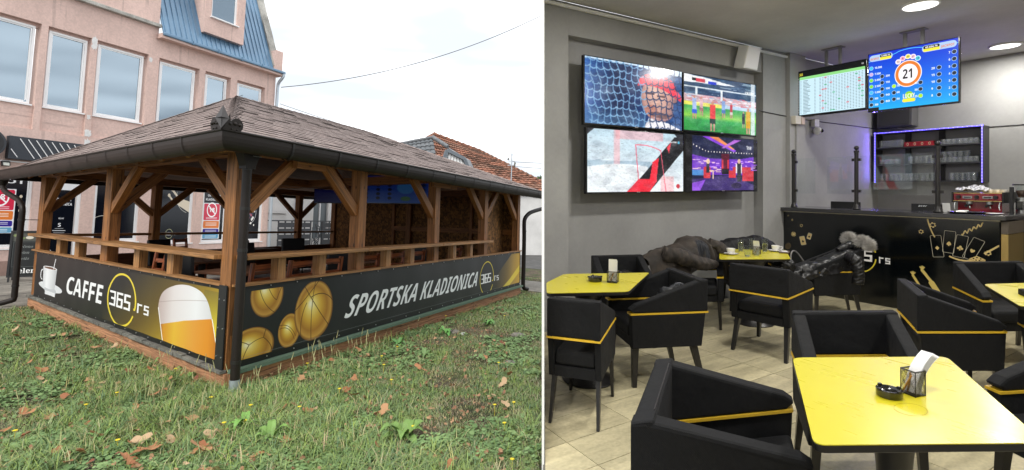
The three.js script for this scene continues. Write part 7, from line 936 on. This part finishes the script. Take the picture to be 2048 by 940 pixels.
tubChair('black tub chair turned sideways between the front table and the bar', [-2.67, 2.76], [0.5, 0.3], [0.58, -0.34]);
tubChair('empty black tub chair behind the yellow table at the right edge', [-1.16, 2.66], [-0.52, 0.36], [0.6, 0.31]);
tubChair('black tub chair cut by the right edge beside the sideways chair', [-2.35, 3.34], [0.5, 0.3], [0.5, -0.3]);
tubChair('black tub chair at the lower right corner beside the front yellow table', [-3.86, 3.70], [-0.56, -0.25], [-0.3, 0.5]);
tubChair('black tub chair with the fur-hooded coat against the bar', [-1.02, 1.19], [-0.56, -0.25], [-0.45, 0.35]);
tubChair('black tub chair against the grey wall behind the table by the partition', [-3.72, 0.62], [-0.3, 0.5], [0.5, 0.2]);
tubChair('black tub chair under the brown jacket between the two wall tables', [-2.60, 0.60], [-0.48, 0.36], [0.46, 0.28]);
tubChair('black tub chair with a black jacket behind the far yellow table', [-1.42, 0.40], [-0.40, 0.42], [0.5, 0.3]);
// ================================================================ TABLES
function cafeTable(label, q, h = 0.75) {               // q: four corners in the cafe frame, in order; rounded
  const t = roomGroup('cafe_table', label, 'table', 'yellow cafe tables'), r = 0.045, n = q.length, sh = new THREE.Shape();
  q.forEach((p, i) => { const a = q[(i + n - 1) % n], b = q[(i + 1) % n], da = Math.hypot(a[0] - p[0], a[1] - p[1]), db = Math.hypot(b[0] - p[0], b[1] - p[1]), s = [p[0] + (a[0] - p[0]) * r / da, p[1] + (a[1] - p[1]) * r / da], e = [p[0] + (b[0] - p[0]) * r / db, p[1] + (b[1] - p[1]) * r / db]; i ? sh.lineTo(...s) : sh.moveTo(...s); sh.quadraticCurveTo(p[0], p[1], e[0], e[1]); }); sh.closePath();
  const ext = (d, b) => clean(new THREE.ExtrudeGeometry(sh, { depth: d, bevelEnabled: !!b, bevelSize: b, bevelThickness: b, bevelOffset: -b, bevelSegments: 1, curveSegments: 6 }));
  new Geo().add(ext(0.003), flat(h)).mesh('yellow_top', M.yellow, t); new Geo().add(ext(0.018, 0.002), flat(h - 0.0055)).mesh('black_edge', M.legBlack, t);
  const c = [q.reduce((s, p) => s + p[0], 0) / n, q.reduce((s, p) => s + p[1], 0) / n];
  new Geo().lathe([[0.001, 0], [0.2, 0], [0.2, 0.012], [0.12, 0.06], [0.06, 0.18], [0.045, 0.35], [0.06, 0.55], [0.14, 0.70], [0.17, 0.72], [0.001, 0.72]], 28, c[0], 0.003, c[1]).mesh('pedestal', M.legBlack, t);
  return t;
}
const nearQ = [[-4.955, 2.961], [-4.366, 3.302], [-5.042, 3.748], [-5.631, 3.407]];
cafeTable('yellow table top nearest the camera with napkin holder and ashtray', nearQ);
cafeTable('yellow table by the white partition with napkin holder and ashtray', clipPoly([[-4.569, 0.811], [-3.898, 1.132], [-4.6, 1.601], [-5.27, 1.28]], (p) => insideDoor(p) * sgn - 0.025));
cafeTable('far yellow table with coffee cups and water glasses', [[-2.007, 0.436], [-1.434, 0.887], [-2.08, 1.31], [-2.72, 0.95]]);
cafeTable('yellow table cut by the right edge behind the sideways chair', [[-2.107, 2.796], [-1.45, 3.09], [-2.15, 3.52], [-2.83, 3.17]]);
// ================================================================ ON THE TABLES
const TH = 0.7505;
function ashtray(label, a, b, s = 1) { const t = thing('ashtray', label, 'ashtray', 'ashtrays'); inRoom(t, a, TH, b); new Geo().lathe([[0.001, 0], [0.045, 0], [0.05, 0.005], [0.052, 0.034], [0.047, 0.036], [0.044, 0.012], [0.001, 0.01]].map(([x, y]) => [x * s, y * s]), 36).mesh('dish', M.blackGloss, t); for (let i = 0; i < 4; i++) new Geo().box(0.012 * s, 0.008, 0.01, Math.cos(i * 1.57 + 0.4) * 0.0495 * s, 0.036 * s, Math.sin(i * 1.57 + 0.4) * 0.0495 * s, 0, -i * 1.57 - 0.4).mesh('rest', M.black, t); const q = new THREE.CylinderGeometry(0.0528 * s, 0.051 * s, 0.02 * s, 20, 1, true, 0.2, 0.9); q.translate(0, 0.018 * s, 0); const m = mesh('lettering', q, printed(canvasTex(256, 64, (g, W, H) => { g.fillStyle = '#08080a'; g.fillRect(0, 0, W, H); squareText(g, '365', 80, 14, 90, 36, '#b8b8b0', 6); }), 0.4), t); m.rotation.y = 0.35; return t; }
ashtray('black round ashtray on the front yellow table', -5.06, 3.365, 0.78); ashtray('black round ashtray on the table by the partition', -4.556, 1.192, 1.05);
const meshTex = tex(128, 128, (u, v) => { const a = Math.abs(((u * 26 + v * 26) % 1) - 0.5), b = Math.abs(((u * 26 - v * 26 + 26) % 1) - 0.5); return a > 0.36 || b > 0.36 ? 1 : 0; }, { srgb: false });
function napkins(label, a, b, yaw, w, hh, lean, curve) {
  const t = thing('napkin_holder', label, 'holder', 'napkin holders'); inRoom(t, a, TH, b, yaw); const mm = mat([0.012, 0.012, 0.012], 0.4, { alphaMap: meshTex, transparent: true, alphaTest: 0.5, side: THREE.DoubleSide }), s = w / 2;
  for (const [x, z, ry] of [[0, s, 0], [0, -s, 0], [s, 0, Math.PI / 2], [-s, 0, Math.PI / 2]]) { const q = new THREE.PlaneGeometry(w, hh); q.rotateY(ry); q.translate(x, hh / 2, z); mesh('mesh_side', q, mm, t); }
  new Geo().box(w, 0.004, w, 0, 0.003, 0).mesh('bottom', M.legBlack, t); const k = 0.0028; const rim = new Geo(); for (const [p, q] of [[[-s, -s], [s, -s]], [[s, -s], [s, s]], [[s, s], [-s, s]], [[-s, s], [-s, -s]]]) rim.cyl(V(p[0], hh, p[1]), V(q[0], hh, q[1]), k, k, 8); rim.mesh('rim', M.legBlack, t); const ed = new Geo(); for (const x of [-s, s]) for (const z of [-s, s]) ed.cyl(V(x, 0, z), V(x, hh, z), 0.0016, 0.0016, 6); ed.mesh('edge', M.legBlack, t);
  const n = thing('paper_napkins', 'stack of white paper napkins in the ' + label.replace('black mesh ', ''), 'napkins', 'paper napkins'); inRoom(n, a, TH, b, yaw);
  for (let i = 0; i < 6; i++) { const P = [], I = [], m = 8, off = (i - 2.5) * 0.0045; for (let j = 0; j <= m; j++) { const v = j / m, y = 0.008 + v * curve.len * Math.cos(lean * v), x = off + curve.len * Math.sin(lean * v) * v * curve.k + i * 0.0015 * v; for (const z of [-s * 0.82, s * 0.82]) P.push(x, y - i * 0.003 * v, z); } for (let j = 0; j < m; j++) I.push(j * 2, j * 2 + 1, j * 2 + 3, j * 2, j * 2 + 3, j * 2 + 2); const g = new THREE.BufferGeometry(); g.setAttribute('position', new THREE.Float32BufferAttribute(P, 3)); g.setIndex(I); g.computeVertexNormals(); mesh('napkin', g, mat([0.80, 0.80, 0.82], 0.9, { side: THREE.DoubleSide }), n); }
  const st = thing('stir_sticks', 'brown wooden stirrers in the ' + label.replace('black mesh ', ''), 'stirrers', 'stirrers'); inRoom(st, a, TH, b, yaw); for (let i = 0; i < 3; i++) new Geo().beam(V(-0.02 + i * 0.008, 0.008, -0.02 + i * 0.01), V(-0.02 + i * 0.014 - 0.01, 0.075, 0.015 - i * 0.012), 0.006, 0.0025).mesh('stick', mat([0.5, 0.26, 0.07], 0.6), st);
}
napkins('black mesh napkin holder on the front yellow table', -4.965, 3.40, -0.25, 0.05, 0.088, 0.55, { len: 0.16, k: 1.0 });
napkins('black mesh napkin holder on the table by the partition', -4.46, 1.29, 0.6, 0.075, 0.085, 0.05, { len: 0.17, k: 0.3 });
napkins('black mesh napkin holder among the cups on the far table', -2.06, 0.93, 0.4, 0.07, 0.085, 0.3, { len: 0.15, k: -0.9 });
{ // print scratched into the front table
  const o = mesh('table_emblem', new THREE.TorusGeometry(0.055, 0.0007, 4, 40), mat([0.42, 0.34, 0.02], 0.5), scene); inRoom(o, -5.12, TH + 0.0006, 3.45); o.rotateX(Math.PI / 2); o.scale.set(1.1, 0.75, 0.6); tag(o, 'thin round outline printed on the front yellow table', 'emblem');
}
function cup(label, a, b, yaw) { const t = thing('coffee_cup', label, 'cup', 'cups on the far table'); inRoom(t, a, TH + 0.009, b, yaw); new Geo().lathe([[0.001, 0], [0.026, 0], [0.04, 0.03], [0.045, 0.058], [0.0425, 0.058], [0.037, 0.03], [0.022, 0.004], [0.001, 0.004]], 28).mesh('bowl', M.porcelain, t); new Geo().tube([V(0.042, 0.045, 0), V(0.066, 0.045, 0), V(0.064, 0.02, 0), V(0.036, 0.016, 0)], 0.0045, 8, 16).mesh('handle', M.porcelain, t); const s = thing('saucer', 'white saucer under the ' + label.replace('white ', ''), 'saucer', 'saucers on the far table'); inRoom(s, a, TH, b); new Geo().lathe([[0.001, 0], [0.04, 0], [0.078, 0.014], [0.075, 0.0155], [0.04, 0.004], [0.001, 0.004]], 32).mesh('plate', M.porcelain, s); new Geo().box(0.09, 0.003, 0.01, 0.02, 0.017, 0.055, 0, 0.3).mesh('spoon', M.steel, s); }
cup('white coffee cup at the wall end of the far table', -2.32, 0.80, 0.4); cup('white coffee cup beside the water glass on the far table', -1.66, 0.90, -0.8);
function tumbler(label, a, b, h, w) { const t = thing('water_glass', label, 'glass', 'glasses on the far table'); inRoom(t, a, TH, b); const r = 0.03; new Geo().lathe([[0.001, 0], [r * 0.85, 0], [r * 0.9, 0.004], [r * 1.1, h], [r * 1.04, h], [r * 0.84, 0.008], [0.001, 0.007]], 24).mesh('tumbler', M.glass, t); if (w) new Geo().lathe([[0.001, 0.009], [r * 0.8, 0.009], [r * (0.84 + 0.2 * w / h) * 0.97, w], [0.001, w]], 20).mesh('water', phys([0.92, 0.95, 0.9], 0.02, { transmission: 1, thickness: 0.05, ior: 1.33 }), t); }
tumbler('tall water glass behind the short glass on the far table', -2.0, 0.70, 0.14, 0.1); tumbler('water glass in front of the coffee cup on the far table', -2.33, 1.0, 0.12, 0.04); tumbler('water glass nearest the right cup on the far table', -1.80, 0.86, 0.145, 0.09); tumbler('water glass behind the napkins on the far table', -1.80, 0.70, 0.14, 0); tumbler('small shot glass by the napkin holder on the far table', -2.2, 1.02, 0.08, 0.02);
{ const t = thing('bill_tray', 'small brown tray with the bill at the edge of the far table', 'tray'); inRoom(t, -1.66, TH, 1.0, 0.5); new Geo().box(0.2, 0.012, 0.1, 0, 0.006, 0, 0, 0, 0, 0.004).mesh('tray', mat([0.08, 0.05, 0.03], 0.5), t); new Geo().box(0.1, 0.002, 0.06, 0, 0.0135, 0, 0, 0.2).mesh('bill', M.white, t); }
// ================================================================ COATS
function foldTube(pts, radii, amp, seed, seg = 28, n = 46, ring = 0.25) {   // a soft sleeve or body with folds
  const cv = new THREE.CatmullRomCurve3(pts), P = [], I = [], T = [], fr = cv.computeFrenetFrames(n); 
  for (let i = 0; i <= n; i++) { const k = i / n, c = cv.getPointAt(k), rk = k * (radii.length - 1), a = Math.min(radii.length - 2, Math.floor(rk)), r = mix(radii[a], radii[a + 1], smooth(0, 1, rk - a)) * (i === 0 || i === n ? 0.25 : 1); for (let j = 0; j <= seg; j++) { const an = j / seg * 6.283, ca = Math.cos(an), sa = Math.sin(an), f = (fbm(k * 9 + 20, (j % seg) / seg * 7, 999, 7, seed, 3) - 0.5) + ring * (Math.abs(Math.sin(k * 34 + 2.5 * Math.sin(an + seed) + seed)) - 0.5) * fbm(k * 5 + 3, (j % seg) / seg * 4, 999, 4, seed + 9, 2); const d = fr.normals[i].clone().multiplyScalar(ca).addScaledVector(fr.binormals[i], sa); const p = d.multiplyScalar(r * (1 + amp * 2 * f)); p.add(c); P.push(p.x, p.y, p.z); T.push(j / seg, k * 3); } }
  for (let i = 0; i < n; i++) for (let j = 0; j < seg; j++) { const q = i * (seg + 1) + j; I.push(q, q + 1, q + seg + 2, q, q + seg + 2, q + seg + 1); }
  const g = new THREE.BufferGeometry(); g.setAttribute('position', new THREE.Float32BufferAttribute(P, 3)); g.setAttribute('uv', new THREE.Float32BufferAttribute(T, 2)); g.setIndex(I); g.computeVertexNormals(); return g;
}
{
  const brown = phys([0.05, 0.041, 0.035], 0.55, { map: tex(256, 256, (u, v) => { const k = 0.55 + 0.9 * (fbm(u * 8, v * 8, 8, 8, 12, 5) - 0.3); return [k, k * 0.96, k * 0.9]; }), bumpMap: fineBump, bumpScale: 0.002, sheen: 0.3, sheenColor: lin(0.3, 0.27, 0.24) });
  // cloth thrown over a ridge: falls away on both sides, gathers into folds, ends in an uneven hem
  const drape = (ridge, w, drop, seed, fold = 0.03, side = 1) => {
    const cv = new THREE.CatmullRomCurve3(ridge), n = 70, m = 36, P = [], T = [], I = [];
    for (let i = 0; i <= n; i++) { const k = i / n, c = cv.getPoint(k), tg = cv.getTangent(k), sd = V(-tg.z, 0, tg.x).normalize(), hem = 0.75 + 0.5 * fbm(k * 5 + 7, 2, 999, 99, seed, 3), endF = Math.pow(Math.sin(Math.PI * clamp(k, 0.02, 0.98)), 0.35);
      for (let j = 0; j <= m; j++) { const l = (j / m * 2 - 1), al = Math.abs(l), r1 = 1 - Math.abs(2 * fbm(k * 9 + 5, l * 1.6 + 30, 999, 999, seed + 3, 3) - 1), r2 = fbm(k * 26 + 5, l * 4 + 30, 999, 999, seed + 5, 2), f = fold * ((r1 - 0.6) * 2.2 + (r2 - 0.5) * 0.8) * (0.35 + al);
        const out = w * Math.sin(Math.min(1.57, al * 1.9)) * Math.sign(l) * (0.6 + 0.4 * endF) + Math.sign(l || 1) * f * 0.9, y = c.y - drop * hem * Math.pow(al, 1.7) * (l * side > 0 ? 1 : 0.55) + f * (1 - al) * 1.2 - (1 - endF) * 0.05;
        P.push(c.x + sd.x * out, y, c.z + sd.z * out); T.push(k * 1.2, l * 0.4); } }
    for (let i = 0; i < n; i++) for (let j = 0; j < m; j++) { const q = i * (m + 1) + j; I.push(q, q + 1, q + m + 2, q, q + m + 2, q + m + 1); }
    const g = new THREE.BufferGeometry(); g.setAttribute('position', new THREE.Float32BufferAttribute(P, 3)); g.setAttribute('uv', new THREE.Float32BufferAttribute(T, 2)); g.setIndex(I); g.computeVertexNormals(); return g;
  };
  brown.side = THREE.DoubleSide; brown.roughness = 0.75;
  const j = roomGroup('brown_jacket', 'worn dark brown jacket thrown over two chair backs by the wall', 'jacket');
  mesh('body', drape([V(-3.32, 0.80, 0.50), V(-3.1, 0.83, 0.52), V(-2.85, 0.86, 0.52), V(-2.6, 0.93, 0.50), V(-2.42, 0.91, 0.52), V(-2.2, 0.76, 0.60)], 0.17, 0.30, 3, 0.035), brown, j);
  mesh('sleeve', foldTube([V(-3.16, 0.80, 0.60), V(-3.0, 0.76, 0.70), V(-2.82, 0.70, 0.80), V(-2.62, 0.67, 0.84)], [0.075, 0.082, 0.07, 0.045], 0.24, 5, 30, 60, 0.1), brown, j);
  mesh('sleeve', foldTube([V(-2.42, 0.86, 0.58), V(-2.3, 0.79, 0.66), V(-2.2, 0.71, 0.72), V(-2.14, 0.65, 0.75)], [0.06, 0.07, 0.06, 0.04], 0.24, 8, 30, 60, 0.1), brown, j);
  mesh('lining', drape([V(-2.72, 0.885, 0.56), V(-2.6, 0.90, 0.60), V(-2.5, 0.87, 0.64)], 0.07, 0.2, 10, 0.02), mat([0.022, 0.024, 0.03], 0.8, { side: THREE.DoubleSide }), j);
  const black = phys([0.007, 0.007, 0.008], 0.6, { specularIntensity: 0.5, bumpMap: fineBump, bumpScale: 0.002, side: THREE.DoubleSide });
  const k = roomGroup('black_jacket', 'black jacket hung over the chair behind the far table', 'jacket');
  mesh('body', drape([V(-1.95, 0.76, 0.34), V(-1.75, 0.83, 0.33), V(-1.5, 0.85, 0.38), V(-1.28, 0.87, 0.46), V(-1.1, 0.78, 0.58)], 0.12, 0.34, 13, 0.03), black, k);
  const bag = roomGroup('shoulder_bag', 'small black bag with silver buckles on the chair by the grey wall', 'bag'); mesh('pouch', foldTube([V(-3.72, 0.50, 0.48), V(-3.62, 0.56, 0.50), V(-3.45, 0.54, 0.55)], [0.05, 0.09, 0.06], 0.15, 17), black, bag); for (const [a, y, b] of [[-3.66, 0.64, 0.535], [-3.52, 0.615, 0.575]]) new Geo().box(0.04, 0.014, 0.008, a, y, b, 0.1, 0.4, -0.2).mesh('buckle', M.steel, bag); new Geo().tube([V(-3.7, 0.6, 0.52), V(-3.55, 0.63, 0.58), V(-3.42, 0.56, 0.62), V(-3.38, 0.48, 0.66)], 0.009, 8).mesh('strap', black, bag);
  const bp = roomGroup('folded_scarf', 'crumpled black scarf with cords lying in the side-on tub chair', 'scarf'); mesh('cloth', foldTube([V(-4.0, 0.50, 1.28), V(-3.92, 0.60, 1.38), V(-3.86, 0.66, 1.50), V(-3.92, 0.70, 1.58)], [0.05, 0.075, 0.07, 0.04], 0.4, 19), phys([0.03, 0.032, 0.036], 0.5), bp); new Geo().tube([V(-3.98, 0.62, 1.46), V(-4.0, 0.72, 1.5), V(-3.96, 0.72, 1.54), V(-3.95, 0.6, 1.56)], 0.005, 6).mesh('cord', mat([0.12, 0.125, 0.14], 0.6), bp);
  // fur-hooded coat
  const f = roomGroup('hooded_coat', 'black quilted coat with pale grey fur hood over the chair by the bar', 'coat'); const shiny = phys([0.012, 0.012, 0.014], 0.3, { clearcoat: 0.25, clearcoatRoughness: 0.35 });
  shiny.side = THREE.DoubleSide; shiny.roughness = 0.42; shiny.clearcoat = 0; shiny.color.setRGB(0.006, 0.006, 0.007);
  mesh('body', drape([V(-1.74, 0.60, 1.06), V(-1.55, 0.63, 1.12), V(-1.3, 0.68, 1.22), V(-1.05, 0.77, 1.32), V(-0.92, 0.81, 1.42)], 0.10, 0.16, 23, 0.03), shiny, f);
  mesh('sleeve', foldTube([V(-1.16, 0.72, 1.40), V(-1.19, 0.69, 1.50), V(-1.205, 0.58, 1.535), V(-1.21, 0.44, 1.535)], [0.05, 0.062, 0.055, 0.05], 0.2, 25, 30, 50, 0.35), shiny, f); mesh('collar', foldTube([V(-1.08, 0.76, 1.26), V(-0.95, 0.82, 1.34), V(-0.88, 0.85, 1.44)], [0.035, 0.045, 0.035], 0.2, 27), shiny, f);
  mesh('bundle', foldTube([V(-1.80, 0.50, 1.02), V(-1.74, 0.60, 1.04), V(-1.66, 0.66, 1.08)], [0.06, 0.105, 0.06], 0.4, 29, 30, 50, 0.2), shiny, f);
  const P = [], C = [], hair = (c, r, n) => { for (let i = 0; i < n; i++) { const a = rnd() * 6.283, b = Math.acos(rr(-0.75, 1)), d = V(Math.sin(b) * Math.cos(a), Math.cos(b), Math.sin(b) * Math.sin(a)), base = c.clone().addScaledVector(d.clone().multiply(r), 0.72), tip = c.clone().addScaledVector(d.clone().multiply(r), rr(1.0, 1.3)).add(V(rr(-0.018, 0.018), rr(-0.014, 0.012), rr(-0.018, 0.018))), s = new THREE.Vector3().crossVectors(d, V(rnd(), rnd(), rnd())).normalize().multiplyScalar(0.0028), t = rnd(), k = mix(0.34, 0.74, t); for (const v of [base.clone().sub(s), base.clone().add(s), tip]) { P.push(v.x, v.y, v.z); C.push(k, k * 0.965, k * 0.91); } } };
  reseed(88); hair(V(-0.84, 0.885, 1.27), V(0.07, 0.07, 0.065), 4200); hair(V(-0.91, 0.865, 1.44), V(0.07, 0.07, 0.08), 4200); hair(V(-0.95, 0.835, 1.53), V(0.055, 0.07, 0.055), 3000);
  const g = new THREE.BufferGeometry(); g.setAttribute('position', new THREE.Float32BufferAttribute(P, 3)); g.setAttribute('color', new THREE.Float32BufferAttribute(C, 3)); g.computeVertexNormals(); mesh('fur_trim', g, mat([1, 1, 1], 0.9, { vertexColors: true, side: THREE.DoubleSide }), f);
  new Geo().sphere(1, -0.84, 0.885, 1.27, 0.06, 0.06, 0.055).sphere(1, -0.91, 0.865, 1.44, 0.06, 0.06, 0.07).sphere(1, -0.95, 0.835, 1.53, 0.047, 0.06, 0.047).mesh('fur_base', mat([0.32, 0.31, 0.29], 0.95), f);
  new Geo().tube([V(-1.72, 0.66, 1.10), V(-1.62, 0.76, 1.06), V(-1.45, 0.74, 1.02), V(-1.36, 0.62, 1.06)], 0.008, 8).mesh('strap', mat([0.18, 0.17, 0.16], 0.5), f);
}
renderer.render(scene, camera);
